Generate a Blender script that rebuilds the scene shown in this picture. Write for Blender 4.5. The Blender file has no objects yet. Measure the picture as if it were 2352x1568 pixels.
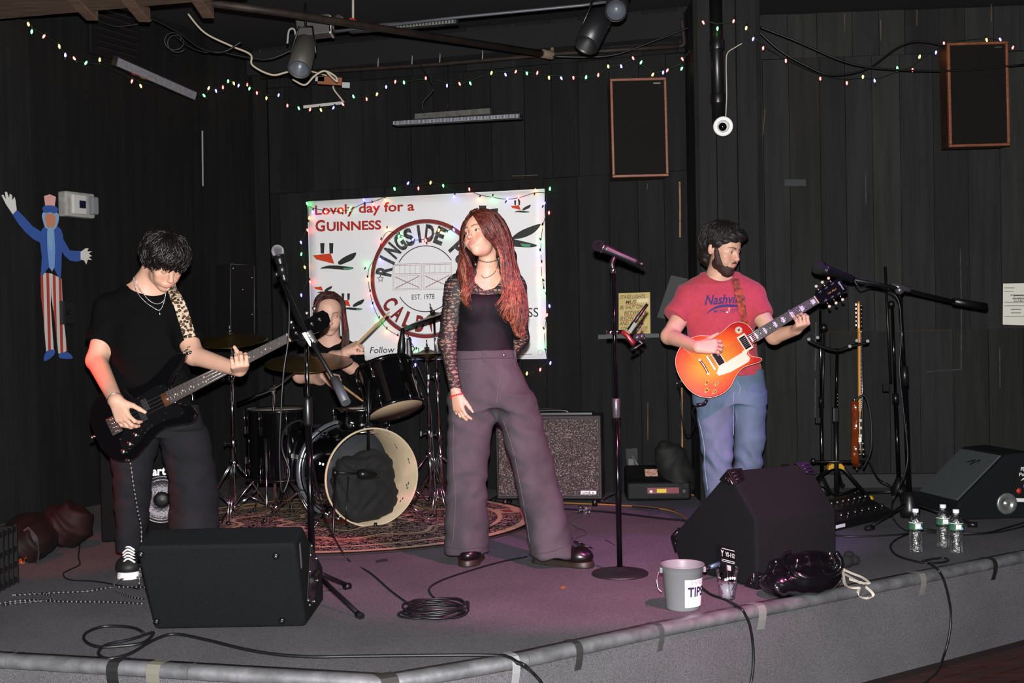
import bpy, math, random
import numpy as np
from mathutils import Vector as V, Matrix, Euler
from mathutils.bvhtree import BVHTree
random.seed(7)
SC = bpy.context.scene
COL = SC.collection
PI = math.pi
def rad(a): return a * PI / 180

# ------------------------------------------------------------ camera (stage top is z = 0, house floor is z = -0.41)
FPX = 2650.0
PIT, ROL = 39 / 2650.0, 0.019
CAM = V((0, 0, 1.14))
_F = V((0, math.cos(PIT), -math.sin(PIT)))
_U0 = V((0, math.sin(PIT), math.cos(PIT)))
_R0 = V((1, 0, 0))
_R = _R0 * math.cos(ROL) - _U0 * math.sin(ROL)
_U = _U0 * math.cos(ROL) + _R0 * math.sin(ROL)
cd = bpy.data.cameras.new('camera')
cd.sensor_width = 36
cd.lens = FPX / 2352 * 36
cam = bpy.data.objects.new('camera', cd)
COL.objects.link(cam)
cm = Matrix((_R, _U, -_F)).transposed().to_4x4()
cm.translation = CAM
cam.matrix_world = cm
SC.camera = cam

# ------------------------------------------------------------ world, flash, stage lamps, exposure
SC.view_settings.view_transform = 'Standard'
SC.view_settings.look = 'None'
SC.view_settings.gamma = 1
SC.view_settings.use_curve_mapping = False
SC.view_settings.exposure = 0.0
w = bpy.data.worlds.new('world')
SC.world = w
w.use_nodes = True
w.node_tree.nodes['Background'].inputs[0].default_value = (0.6, 0.6, 0.75, 1)
w.node_tree.nodes['Background'].inputs[1].default_value = 0.012
def lamp(name, kind, loc, power, col, aim=None, size=0.05, angle=40, blend=0.3):
    d = bpy.data.lights.new(name, kind)
    d.energy = power
    d.color = col
    if kind == 'SPOT':
        d.spot_size = rad(angle); d.spot_blend = blend
    d.shadow_soft_size = size
    o = bpy.data.objects.new(name, d)
    COL.objects.link(o)
    o.location = loc
    if aim is not None:
        o.rotation_euler = (V(aim) - V(loc)).to_track_quat('-Z', 'Y').to_euler()
    return o
lamp('camera_flash', 'SPOT', (0.0, 0.03, 1.26), 2500, (1.0, 0.985, 0.97), aim=(0.15, 6, 1.22), size=0.02, angle=112, blend=0.5)
lamp('magenta_stage_lamp', 'SPOT', (1.35, 3.3, 2.75), 700, (1.0, 0.20, 0.50), aim=(0.15, 5.6, 0.1), size=0.05, angle=46, blend=0.5)
lamp('violet_stage_lamp', 'SPOT', (2.9, 5.2, 2.9), 200, (0.55, 0.16, 1.0), aim=(1.15, 6.0, 0.5), size=0.05, angle=34, blend=0.5)
lamp('red_stage_lamp', 'SPOT', (-3.1, 5.0, 1.9), 260, (1.0, 0.02, 0.01), aim=(-1.9, 5.42, 0.72), size=0.04, angle=22, blend=0.5)
lamp('red_floor_lamp', 'SPOT', (-2.5, 4.6, 2.6), 130, (1.0, 0.05, 0.06), aim=(-2.35, 5.9, 0.0), size=0.05, angle=26, blend=0.7)
lamp('room_glow', 'AREA', (0.0, 2.5, 2.6), 9, (1.0, 0.93, 0.95), aim=(0.2, 6, 0), size=0.5)

# ------------------------------------------------------------ measuring helpers
def ray(u, v):
    return _F * FPX + _R * (u - 1176) + _U * (784 - v)
def P(u, v, Y):
    d = ray(u, v)
    return CAM + d * (Y / d.y)
def G(u, v, z=0.0):
    d = ray(u, v)
    return CAM + d * ((z - CAM.z) / d.z)
def onplane(u, v, p0, n):
    d = ray(u, v)
    return CAM + d * ((V(p0) - CAM).dot(n) / d.dot(n))

# ------------------------------------------------------------ materials
def lin(h):
    h = h.lstrip('#')
    r = [int(h[i:i + 2], 16) / 255 for i in (0, 2, 4)]
    return tuple((c / 12.92 if c <= .04045 else ((c + .055) / 1.055) ** 2.4) for c in r) + (1,)
MATS = {}
def mat(name, col, rough=0.5, metal=0.0, var=None, bump=None, spec=0.5, coat=0, col2=None, emit=None, trans=0, ior=1.45, sheen=0, alpha=1, stretch=None):
    if name in MATS: return MATS[name]
    m = bpy.data.materials.new(name); m.use_nodes = True
    nt = m.node_tree; N = nt.nodes; L = nt.links
    b = N['Principled BSDF']
    c = lin(col) if isinstance(col, str) else tuple(col) + ((1,) if len(col) == 3 else ())
    b.inputs['Base Color'].default_value = c
    b.inputs['Roughness'].default_value = rough
    b.inputs['Metallic'].default_value = metal
    b.inputs['Specular IOR Level'].default_value = spec
    b.inputs['Coat Weight'].default_value = coat
    b.inputs['Coat Roughness'].default_value = 0.05
    b.inputs['Transmission Weight'].default_value = trans
    b.inputs['IOR'].default_value = ior
    b.inputs['Alpha'].default_value = alpha
    if sheen: b.inputs['Sheen Weight'].default_value = sheen
    if emit:
        e = lin(emit[0]) if isinstance(emit[0], str) else emit[0]
        b.inputs['Emission Color'].default_value = e
        b.inputs['Emission Strength'].default_value = emit[1]
    tc = None
    if var or bump:
        tc = N.new('ShaderNodeTexCoord'); mp = N.new('ShaderNodeMapping')
        L.new(tc.outputs['Object'], mp.inputs[0])
        if stretch: mp.inputs['Scale'].default_value = stretch
    if var:
        n = N.new('ShaderNodeTexNoise'); n.inputs['Scale'].default_value = var[0]; n.inputs['Detail'].default_value = 5
        L.new(mp.outputs[0], n.inputs['Vector'])
        r = N.new('ShaderNodeValToRGB'); L.new(n.outputs[0], r.inputs[0])
        c2 = lin(col2) if col2 else tuple(x * (1 - var[1]) for x in c[:3]) + (1,)
        r.color_ramp.elements[0].position = .35; r.color_ramp.elements[1].position = .65
        r.color_ramp.elements[0].color = c2; r.color_ramp.elements[1].color = c
        L.new(r.outputs[0], b.inputs['Base Color'])
    if bump:
        n = N.new('ShaderNodeTexNoise'); n.inputs['Scale'].default_value = bump[0]; n.inputs['Detail'].default_value = 4
        L.new(mp.outputs[0], n.inputs['Vector'])
        bp = N.new('ShaderNodeBump'); bp.inputs['Strength'].default_value = bump[1]; bp.inputs['Distance'].default_value = 0.01
        L.new(n.outputs[0], bp.inputs['Height']); L.new(bp.outputs[0], b.inputs['Normal'])
    MATS[name] = m
    return m

# ------------------------------------------------------------ object helpers
WM = {}
def tag(o, label=None, cat=None, group=None, kind=None):
    if label: o['label'] = label
    if cat: o['category'] = cat
    if group: o['group'] = group
    if kind: o['kind'] = kind
    return o
def thing(name, label, cat, loc=(0, 0, 0), group=None, mtx=None):
    o = bpy.data.objects.new(name, None); COL.objects.link(o)
    o.empty_display_size = .1
    m = mtx if mtx is not None else Matrix.Translation(V(loc))
    o.matrix_world = m
    WM[o.name] = m.copy()
    return tag(o, label, cat, group)
def cr(pts, n=6, closed=False):
    """Catmull-Rom smoothing of a list of vectors"""
    pts = [V(p) for p in pts]; out = []; m = len(pts)
    if m < 3: return pts
    for i in range(m if closed else m - 1):
        if closed: a, b, c, d = pts[i - 1], pts[i], pts[(i + 1) % m], pts[(i + 2) % m]
        else: a, b, c, d = pts[max(i - 1, 0)], pts[i], pts[i + 1], pts[min(i + 2, m - 1)]
        for k in range(n):
            t = k / n
            out.append(0.5 * ((2 * b) + (c - a) * t + (2 * a - 5 * b + 4 * c - d) * t * t + (3 * b - a - 3 * c + d) * t ** 3))
    if not closed: out.append(pts[-1])
    return out
def basis(d):
    d = V(d).normalized()
    a = V((0, 0, 1)) if abs(d.z) < .9 else V((1, 0, 0))
    x = d.cross(a).normalized(); y = d.cross(x)
    return x, y, d
class MB:
    def __init__(s): s.v = []; s.f = []; s.sm = []; s.mi = []
    def add(s, vs, fs, smooth=False, mi=0):
        o = len(s.v); s.v += [V(v) for v in vs]
        for f in fs:
            s.f.append(tuple(i + o for i in f)); s.sm.append(smooth); s.mi.append(mi)
        return s
    def box(s, c, sz, M=None, mi=0):
        hx, hy, hz = [x / 2 for x in sz]; c = V(c)
        vs = [V((x, y, z)) for x in (-hx, hx) for y in (-hy, hy) for z in (-hz, hz)]
        if M is not None: vs = [M @ v for v in vs]
        return s.add([c + v for v in vs], [(0, 1, 3, 2), (4, 6, 7, 5), (0, 4, 5, 1), (2, 3, 7, 6), (0, 2, 6, 4), (1, 5, 7, 3)], False, mi)
    def tube(s, pts, r, n=8, caps=True, mi=0, closed=False):
        pts = [V(p) for p in pts]; m = len(pts)
        rs = r if isinstance(r, (list, tuple)) else [r] * m
        x = None; vs = []
        for i, p in enumerate(pts):
            if closed: d = pts[(i + 1) % m] - pts[i - 1]
            else: d = pts[min(i + 1, m - 1)] - pts[max(i - 1, 0)]
            if d.length < 1e-9: d = V((0, 0, 1))
            d.normalize()
            if x is None: x = basis(d)[0]
            x = (x - d * x.dot(d))
            if x.length < 1e-6: x = basis(d)[0]
            x.normalize(); y = d.cross(x)
            for k in range(n):
                a = 2 * PI * k / n
                vs.append(p + (x * math.cos(a) + y * math.sin(a)) * rs[i])
        fs = []
        for i in range(m if closed else m - 1):
            j = (i + 1) % m
            for k in range(n):
                l = (k + 1) % n
                fs.append((i * n + k, i * n + l, j * n + l, j * n + k))
        s.add(vs, fs, True, mi)
        if caps and not closed:
            o = len(s.v) - len(vs)
            s.f.append(tuple(o + k for k in reversed(range(n)))); s.sm.append(False); s.mi.append(mi)
            s.f.append(tuple(o + (m - 1) * n + k for k in range(n))); s.sm.append(False); s.mi.append(mi)
        return s
    def cyl(s, a, b, r0, r1=None, n=16, mi=0):
        return s.tube([a, b], [r0, r0 if r1 is None else r1], n, True, mi)
    def lathe(s, prof, o=(0, 0, 0), d=(0, 0, 1), n=24, mi=0, smooth=True, caps=True):
        """prof: list of (radius, height along d)"""
        x, y, z = basis(d); o = V(o); vs = []
        for r, h in prof:
            for k in range(n):
                a = 2 * PI * k / n
                vs.append(o + z * h + (x * math.cos(a) + y * math.sin(a)) * max(r, 1e-5))
        fs = [(i * n + k, i * n + (k + 1) % n, (i + 1) * n + (k + 1) % n, (i + 1) * n + k) for i in range(len(prof) - 1) for k in range(n)]
        s.add(vs, fs, smooth, mi)
        if caps:
            q = len(s.v) - len(vs)
            if prof[0][0] > 1e-4: s.f.append(tuple(q + k for k in reversed(range(n)))); s.sm.append(False); s.mi.append(mi)
            if prof[-1][0] > 1e-4: s.f.append(tuple(q + (len(prof) - 1) * n + k for k in range(n))); s.sm.append(False); s.mi.append(mi)
        return s
    def prism(s, poly, vec, mi=0, smooth=False):
        poly = [V(p) for p in poly]; vec = V(vec); n = len(poly)
        o = len(s.v); s.v += poly + [p + vec for p in poly]
        s.f.append(tuple(o + k for k in reversed(range(n)))); s.sm.append(False); s.mi.append(mi)
        s.f.append(tuple(o + n + k for k in range(n))); s.sm.append(False); s.mi.append(mi)
        for k in range(n):
            l = (k + 1) % n
            s.f.append((o + k, o + l, o + n + l, o + n + k)); s.sm.append(smooth); s.mi.append(mi)
        return s
    def sph(s, c, r, n=12, m=8, mi=0, M=None):
        r = (r, r, r) if not isinstance(r, (tuple, list)) else r
        c = V(c); vs = []
        for i in range(m + 1):
            t = PI * i / m
            for k in range(n):
                a = 2 * PI * k / n
                q = V((math.sin(t) * math.cos(a) * r[0], math.sin(t) * math.sin(a) * r[1], math.cos(t) * r[2]))
                vs.append(c + (M @ q if M is not None else q))
        fs = [(i * n + k, (i + 1) * n + k, (i + 1) * n + (k + 1) % n, i * n + (k + 1) % n) for i in range(m) for k in range(n)]
        return s.add(vs, fs, True, mi)
    def ribbon(s, pts, nrm, wid, th, mi=0):
        """flat strap: pts, surface normal per point (or one), width, thickness"""
        pts = [V(p) for p in pts]; m = len(pts); vs = []
        for i, p in enumerate(pts):
            d = (pts[min(i + 1, m - 1)] - pts[max(i - 1, 0)]).normalized()
            n = V(nrm[i] if isinstance(nrm, list) else nrm); n = (n - d * n.dot(d)).normalized()
            c = d.cross(n); ww = wid[i] if isinstance(wid, list) else wid
            for a, b in ((-.5, 0), (.5, 0), (.5, 1), (-.5, 1)): vs.append(p + c * a * ww + n * b * th)
        fs = []
        for i in range(m - 1):
            for k in range(4):
                l = (k + 1) % 4; fs.append((i * 4 + k, i * 4 + l, i * 4 + 4 + l, i * 4 + 4 + k))
        fs += [(3, 2, 1, 0), tuple((m - 1) * 4 + k for k in range(4))]
        return s.add(vs, fs, False, mi)
def ob(name, mb, material, parent=None, label=None, cat=None, group=None, kind=None, local=False, bevel=0, seg=2, base=None):
    me = bpy.data.meshes.new(name)
    if isinstance(mb, MB):
        vs = mb.v
        if parent is not None:
            W = WM[parent.name]
            if not local:
                Wi = W.inverted(); vs = [Wi @ v for v in vs]
        else:
            W = Matrix.Identity(4)
            if not local:
                if base is None:
                    xs = [v.x for v in vs]; ys = [v.y for v in vs]; zs = [v.z for v in vs]
                    base = ((min(xs) + max(xs)) / 2, (min(ys) + max(ys)) / 2, min(zs))
                W = Matrix.Translation(V(base)); vs = [v - V(base) for v in vs]
        me.from_pydata([tuple(v) for v in vs], [], mb.f)
        me.polygons.foreach_set('use_smooth', mb.sm)
        me.polygons.foreach_set('material_index', mb.mi)
    for m in (material if isinstance(material, (list, tuple)) else [material]): me.materials.append(m)
    me.update()
    o = bpy.data.objects.new(name, me); COL.objects.link(o)
    if parent is not None:
        o.parent = parent; WM[o.name] = WM[parent.name]
    else:
        o.matrix_world = W; WM[o.name] = W
    if bevel:
        b = o.modifiers.new('bevel', 'BEVEL'); b.width = bevel; b.segments = seg; b.limit_method = 'ANGLE'; b.angle_limit = rad(35)
    return tag(o, label, cat, group, kind)
def struct(name, mb, m, parent=None, label=None, **k):
    return ob(name, mb, m, parent, label=label, kind='structure', **k)
def kids(o): return [c for c in bpy.data.objects if c.parent is o]
def copy_tree(o, mtx=None, parent=None, label=None):
    c = o.copy(); COL.objects.link(c)
    if parent is not None: c.parent = parent; c.matrix_parent_inverse = o.matrix_parent_inverse
    if mtx is not None: c.matrix_world = mtx; WM[c.name] = mtx.copy()
    if label: c['label'] = label
    for ch in kids(o): copy_tree(ch, None, c)
    return c
def text_mb(txt, size, to3d, bold=0.0, shear=0.0, align='LEFT', depth=0.0, mi=0, font_scale=(1, 1), mb=None, spacing=1.0, res=3):
    """text as flat mesh geometry; to3d maps the text's own x, y, z to world"""
    c = bpy.data.curves.new('t', 'FONT'); c.body = txt; c.size = size; c.offset = bold; c.shear = shear; c.align_x = align
    c.extrude = depth / 2; c.resolution_u = res; c.space_character = spacing
    o = bpy.data.objects.new('t', c); COL.objects.link(o)
    dg = bpy.context.evaluated_depsgraph_get()
    me = bpy.data.meshes.new_from_object(o.evaluated_get(dg))
    mb = mb or MB()
    mb.add([to3d(v.co.x * font_scale[0], v.co.y * font_scale[1], v.co.z + depth / 2) for v in me.vertices], [tuple(p.vertices) for p in me.polygons], False, mi)
    bpy.data.objects.remove(o); bpy.data.curves.remove(c); bpy.data.meshes.remove(me)
    return mb
def planar(o, x, y, n=None):
    o, x, y = V(o), V(x), V(y); n = V(n) if n is not None else x.cross(y).normalized()
    return lambda a, b, c=0: o + x * a + y * b + n * c

def fit_text(txt, p0, p1, up, bold=0.02, shear=0.0, n=None, off=0.0015, mb=None, mi=0, fn=None):
    """text whose baseline runs p0 -> p1 and whose capitals are `up` tall"""
    raw = text_mb(txt, 1.0, lambda a, b, c=0: V((a, b, c)), bold, shear)
    xs = [v.x for v in raw.v]; x0, x1 = min(xs), max(xs)
    p0, p1, up = V(p0), V(p1), V(up); ax = (p1 - p0) / (x1 - x0)
    n = V(n) if n is not None else ax.cross(up).normalized()
    mb = mb or MB()
    f = fn or (lambda q: q)
    mb.add([f(p0 + ax * (v.x - x0) + up * (v.y / .70) + n * off) for v in raw.v], raw.f, False, mi)
    return mb

def thin_clear(name, tint, k, rough=.08, bump=60):
    """thin clear plastic: mostly see-through with a glossy skin"""
    m = bpy.data.materials.new(name); m.use_nodes = True; nt = m.node_tree; N = nt.nodes; L = nt.links
    for n in list(N): N.remove(n)
    o = N.new('ShaderNodeOutputMaterial'); t = N.new('ShaderNodeBsdfTransparent'); t.inputs[0].default_value = lin(tint); g = N.new('ShaderNodeBsdfGlossy'); g.inputs['Roughness'].default_value = rough
    mx = N.new('ShaderNodeMixShader'); fr = N.new('ShaderNodeFresnel'); fr.inputs[0].default_value = k; tc = N.new('ShaderNodeTexCoord'); nz = N.new('ShaderNodeTexNoise'); nz.inputs['Scale'].default_value = bump; bp = N.new('ShaderNodeBump'); bp.inputs['Strength'].default_value = .9; bp.inputs['Distance'].default_value = .01
    L.new(tc.outputs['Object'], nz.inputs['Vector']); L.new(nz.outputs[0], bp.inputs['Height']); L.new(bp.outputs[0], g.inputs['Normal']); L.new(bp.outputs[0], fr.inputs['Normal'])
    L.new(fr.outputs[0], mx.inputs[0]); L.new(t.outputs[0], mx.inputs[1]); L.new(g.outputs[0], mx.inputs[2]); L.new(mx.outputs[0], o.inputs[0]); MATS[name] = m
    return m
# ============================================================ SETTING
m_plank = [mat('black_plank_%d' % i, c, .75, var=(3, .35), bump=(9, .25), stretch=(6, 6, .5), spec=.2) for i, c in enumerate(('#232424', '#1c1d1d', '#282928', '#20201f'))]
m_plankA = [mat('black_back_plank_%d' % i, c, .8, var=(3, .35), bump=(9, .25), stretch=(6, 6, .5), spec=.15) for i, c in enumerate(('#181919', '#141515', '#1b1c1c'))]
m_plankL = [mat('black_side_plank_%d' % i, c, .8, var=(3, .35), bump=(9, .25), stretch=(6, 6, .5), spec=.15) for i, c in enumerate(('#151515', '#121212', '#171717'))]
m_gap = mat('bare_wood_backing', '#120c08', .85, var=(1.1, .8), col2='#4a2e1c')
m_black = mat('black_paint', '#101010', .6)
m_ceil = mat('black_ceiling', '#08080a', .9)
def carpet_mat():
    m = mat('grey_carpet', '#727075', .95, var=(260, .55), bump=(420, .6), spec=.1)
    nt = m.node_tree; N = nt.nodes; L = nt.links
    n = N.new('ShaderNodeTexNoise'); n.inputs['Scale'].default_value = 2.2; n.inputs['Detail'].default_value = 3
    tc = [x for x in N if x.type == 'TEX_COORD'][0]; L.new(tc.outputs['Object'], n.inputs['Vector'])
    ramp = [x for x in N if x.type == 'VALTORGB'][0]
    mx = N.new('ShaderNodeMix'); mx.data_type = 'RGBA'; mx.blend_type = 'MULTIPLY'; mx.inputs[0].default_value = .5
    L.new(ramp.outputs[0], mx.inputs[6]); L.new(n.outputs[0], mx.inputs[7]); L.new(mx.outputs[2], N['Principled BSDF'].inputs['Base Color'])
    return m
m_carpet = carpet_mat()
m_wood_floor = mat('dark_red_wood', '#3a1610', .35, var=(4, .6), stretch=(1, 9, 1))

# stage
EDGE = [V((-3.9, 4.58, 0)), V((-1.80, 4.06, 0)), V((-.426, 3.72, 0)), V((.03, 3.96, 0)), V((.537, 4.31, 0)), V((1.31, 4.79, 0)), V((2.44, 5.50, 0)), V((3.4, 6.1, 0)), V((4.4, 6.8, 0))]
poly = EDGE + [V((4.4, 9.3, 0)), V((-3.9, 9.3, 0))]
stage = struct('floor', MB().prism([p - V((0, 0, .41)) for p in poly], (0, 0, .41)), m_carpet, label='raised stage platform covered in speckled grey carpet')
hf = MB(); hf.box((0, 4, -.43), (12, 12, .04))
house = struct('floor', hf, mat('house_floor_base', '#1c0d0a', .6), label='dark reddish wood floor below the stage')
for i in range(14):  # floor boards seen at the lower right
    b = MB(); d = V((.85, .53, 0)).normalized(); nrm = V((-d.y, d.x, 0))
    o = V((1.0, 3.1, -.408)) + nrm * (i * .1 - .2)
    b.prism([o, o + d * 3.0, o + d * 3.0 + nrm * .096, o + nrm * .096], (0, 0, .006))
    ob('floorboard', b, m_wood_floor, house, bevel=.002)
m_alu = mat('worn_aluminium', '#838387', .5, .6, var=(14, .45), bump=(40, .15), stretch=(1, 1, 1))
edge = struct('trim_1', MB().tube([p + V((0, 0, -.03)) for p in EDGE], .006, 6), m_black, label='scratched aluminium edging along the stage front')
def strip(a, b):
    d = (b - a).normalized(); nrm = V((d.y, -d.x, 0))  # towards the audience
    prof = [(-.05, .0), (-.05, .004), (-.012, .006), (.006, .003), (.016, -.008), (.018, -.022), (.012, -.036), (.002, -.042), (.002, -.03), (.0, -.004)]
    vs = []
    for q in (a, b): vs += [q + nrm * x + V((0, 0, z)) for x, z in prof]
    n = len(prof)
    return MB().add(vs, [(k, (k + 1) % n, n + (k + 1) % n, n + k) for k in range(n)], True).add(vs, [tuple(reversed(range(n))), tuple(range(n, 2 * n))])
es = EDGE
for i in range(len(es) - 1):
    a, b = es[i], es[i + 1]; L = (b - a).length; k = max(1, round(L / .9))
    for j in range(k):
        ob('edging_strip', strip(a.lerp(b, j / k) + (b - a) * .001, a.lerp(b, (j + 1) / k) - (b - a) * .001), m_alu, edge)
def RS(u, v, i, off=.012):
    a, b = es[i], es[i + 1]; d = (b - a).normalized(); n = V((d.y, -d.x, 0)); return onplane(u, v, a + n * off, n)
def tape_on_edge(t_idx, f, wd, label, col):
    a, b = es[t_idx], es[t_idx + 1]; p = a.lerp(b, f); d = (b - a).normalized(); nrm = V((d.y, -d.x, 0))
    b_ = MB(); pr = [(-.055, .0045), (-.012, .0085), (.0085, .0055), (.019, -.008), (.021, -.022), (.018, -.05), (.006, -.09)]
    pts = [p + nrm * x + V((0, 0, z)) for x, z in pr]
    b_.ribbon(pts, [V((0, 0, 1)) if i < 2 else nrm for i in range(len(pts))], wd, .001)
    ob('tape_patch', b_, mat('tape_' + col, col, .6), edge)
for ti, f, wd, col in ((1, .30, .045, '#141414'), (2, .01, .06, '#2a2826'), (1, .41, .05, '#5f5d54'), (3, .35, .03, '#262626'), (3, .98, .025, '#3a3a3a'), (4, .55, .04, '#6a6a68'), (5, .42, .035, '#66625e'), (5, .80, .03, '#111111'), (2, .9, .03, '#77777a')):
    tape_on_edge(ti, f, wd, '', col)
# black gaffer marks on the carpet
for pts in ([(268, 1513), (285, 1510), (455, 1521), (440, 1529)], [(862, 1287), (888, 1282), (892, 1288), (866, 1292)], [(1390, 1238), (1412, 1251), (1414, 1253), (1390, 1240)]):
    ob('tape_strip', MB().prism([G(u, v, .0015) for u, v in pts], (0, 0, .0012)), mat('gaffer_tape', '#17161a', .8), stage)

# walls
def plank_wall(name, a, b, splits, wid, ms, label, z1=3.2, gap=.0035, seed=1):
    rnd = random.Random(seed)
    a, b = V(a), V(b); d = (b - a); L = d.length; d.normalize(); nrm = V((d.y, -d.x, 0))
    if nrm.y > 0 and abs(nrm.y) > .3: nrm = -nrm
    bk = MB().prism([a - nrm * .03, b - nrm * .03, b - nrm * .12, a - nrm * .12], (0, 0, z1))
    w_ = struct(name, bk, m_gap, label=label)
    for zi in range(len(splits) - 1):
        x = 0; z0, zt = splits[zi], splits[zi + 1]
        while x < L - .02:
            ww = min(wid * rnd.uniform(.82, 1.18), L - x)
            if L - x - ww < .05: ww = L - x
            pr = rnd.uniform(0, .006)
            p = a + d * (x + gap / 2)
            q = a + d * (x + ww - gap / 2)
            o_ = MB().prism([p + nrm * pr, q + nrm * pr, q - nrm * .03, p - nrm * .03], (0, 0, zt - z0 - rnd.choice((.002, .004, .006))))
            for v in o_.v: v.z += z0
            ob('plank', o_, rnd.choice(ms), w_)
            x += ww
    return w_
A0, A1 = V((-1.86, 8.5, 0)), V((1.19, 7.57, 0))
dA = (A1 - A0).normalized(); nA = V((dA.y, -dA.x, 0))
if nA.y > 0: nA = -nA
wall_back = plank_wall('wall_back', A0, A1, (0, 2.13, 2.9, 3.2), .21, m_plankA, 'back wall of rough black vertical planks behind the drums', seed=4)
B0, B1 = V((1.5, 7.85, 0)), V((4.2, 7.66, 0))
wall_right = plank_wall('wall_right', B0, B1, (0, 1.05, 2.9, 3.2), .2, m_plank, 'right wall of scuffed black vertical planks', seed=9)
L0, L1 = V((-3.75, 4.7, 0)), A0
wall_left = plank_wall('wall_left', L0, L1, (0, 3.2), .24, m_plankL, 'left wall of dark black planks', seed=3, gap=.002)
# pillar boxed in planks
pil = struct('wall_pillar', MB().box((1.375, 7.5, 1.6), (.33, .5, 3.2)), m_gap, label='black plank boxed pillar between the back and right walls')
for x0, x1 in ((1.19, 1.30), (1.304, 1.43), (1.434, 1.56)):
    ob('plank', MB().box(((x0 + x1) / 2, 7.237, 1.58), (x1 - x0, .03, 3.15)), m_plank[1], pil, bevel=.003)
for y0, y1 in ((7.222, 7.4), (7.404, 7.62)):
    ob('plank', MB().box((1.19 - .012, (y0 + y1) / 2, 1.58), (.025, y1 - y0, 3.15)), m_plankA[0], pil, bevel=.003)
    ob('plank', MB().box((1.56 + .012, (y0 + y1) / 2, 1.58), (.025, y1 - y0, 3.15)), m_plankA[0], pil, bevel=.003)
struct('trim_2', MB().box(((A0 + A1) / 2 + nA * .05 + V((0, 0, 3.06))), (3.16, .14, .16), M=Matrix.Rotation(math.atan2(dA.y, dA.x), 3, 'Z')), m_ceil, label='black soffit board above the back wall')
struct('baseboard_right', MB().prism([B0 + V((.06, -.06, 0)), B1 + V((0, -.06, 0)), B1 + V((0, -.02, 0)), B0 + V((.06, -.02, 0))], (0, 0, .09)), m_black, label='black baseboard of the right wall')
dL = (L1 - L0).normalized(); nL = V((dL.y, -dL.x, 0))
struct('baseboard_left', MB().prism([L0 + nL * .012, L1 + nL * .012, L1 + nL * .03, L0 + nL * .03], (0, 0, .085)), mat('worn_base', '#2b2726', .6, var=(5, .5)), label='scuffed dark baseboard of the left wall')
# corner post with its strip of bare wood
struct('trim_3', MB().box((-1.80, 8.44, 1.58), (.1, .05, 3.1)), m_plankL[1], label='black corner post where left and back walls meet')
for z0, z1 in ((2.6, 3.0), (2.5, 2.95), (1.9, 2.15), (.4, 1.0)):
    pass
struct('ceiling', MB().box((.3, 7.4, 3.26), (9, 4.2, .1)), m_ceil, label='black ceiling over the stage')
m_bwood = mat('brown_ceiling_wood', '#5e4a3c', .7, var=(5, .5), bump=(20, .3), stretch=(1, 8, 1))
c2 = struct('ceiling', MB().prism([(-4.4, 2.6, 2.75), (-1.25, 2.6, 2.75), (-1.25, 5.62, 2.75), (-2.62, 5.93, 2.75), (-4.4, 6.3, 2.75)], (0, 0, .05)), m_bwood, label='lower brown wooden ceiling over the audience side')
for (u0, v0, Y0), (u1, v1, Y1) in ((((60, -60, 4.9)), (212, 30, 5.95)), (((200, -70, 4.9)), (332, 28, 6.0)), ((380, -80, 4.9), (478, 8, 5.95))):
    a, b = P(u0, v0, Y0), P(u1, v1, Y1); zc = min(2.74, b.z)
    b.z = zc; a.z = zc
    d = (b - a).normalized(); n_ = V((-d.y, d.x, 0))
    ob('joist', MB().prism([a - n_ * .03, b - n_ * .03, b + n_ * .03, a + n_ * .03], (0, 0, .07)), mat('brown_joist', '#6e5546', .7, var=(6, .4), bump=(30, .3)), c2, bevel=.004)
# ============================================================ BANNER
pA = A0 + nA * .006
ROTA = Matrix.Rotation(math.atan2(dA.y, dA.x), 3, 'Z')
def wa(u, v, off=0.0): return onplane(u, v, A0 + nA * (.006 + off), nA)
def m_simple(n, c, **k): return mat(n, c, k.pop('rough', .6), **k)
m_vinyl = mat('white_vinyl', '#e4e4e6', .45, var=(2.5, .05), bump=(3, .25), spec=.35)
UPZ = V((0, 0, 1))
bc = [wa(716, 828, .012), wa(1255, 823, .012), wa(1250, 434, .012), wa(707, 463, .012)]
banner = thing('banner', 'large white printed vinyl pub banner hung on the black plank wall behind the drums', 'banner', (bc[0] + bc[1]) / 2)
bm_ = MB(); nx, nz = 24, 14; vs = []
for i in range(nx + 1):
    for j in range(nz + 1):
        s, t = i / nx, j / nz
        p = bc[0].lerp(bc[1], s).lerp(bc[3].lerp(bc[2], s), t)
        vs.append(p + nA * (.0012 * math.sin(s * 31) * math.sin(t * 9 + s * 7)))
bm_.add(vs, [(i * (nz + 1) + j, (i + 1) * (nz + 1) + j, (i + 1) * (nz + 1) + j + 1, i * (nz + 1) + j + 1) for i in range(nx) for j in range(nz)], True)
bs = ob('sheet', bm_, m_vinyl, banner); so = bs.modifiers.new('s', 'SOLIDIFY'); so.thickness = .0015; so.offset = -1 
hem = MB()
for a, b in ((0, 1), (1, 2), (2, 3), (3, 0)): hem.tube([bc[a], bc[b]], .003, 5)
ob('hem', hem, m_vinyl, banner)
OFF = .0175
def ba(u, v, o=OFF): return wa(u, v, o)
m_red = m_simple('print_red', '#a8261d', var=(60, .2)); m_blk = m_simple('print_black', '#17181a', var=(50, .6), col2='#4a4c50'); m_ink = m_simple('print_ink', '#1b1b1d'); m_rring = m_simple('print_brick_red', '#7c2420', var=(70, .3))
def line_on(pts, wid, mt, name='printed_line', par=banner, off=OFF, nn=None):
    pp = [ba(u, v, off) for u, v in pts]
    return ob(name, MB().ribbon(pp, nn or nA, wid, .0008), mt, par)
t = fit_text('Lovely day for a', ba(724, 493), ba(952, 483), UPZ * .066, .022, fn=None)
ob('lettering', t, m_red, banner)
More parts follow.
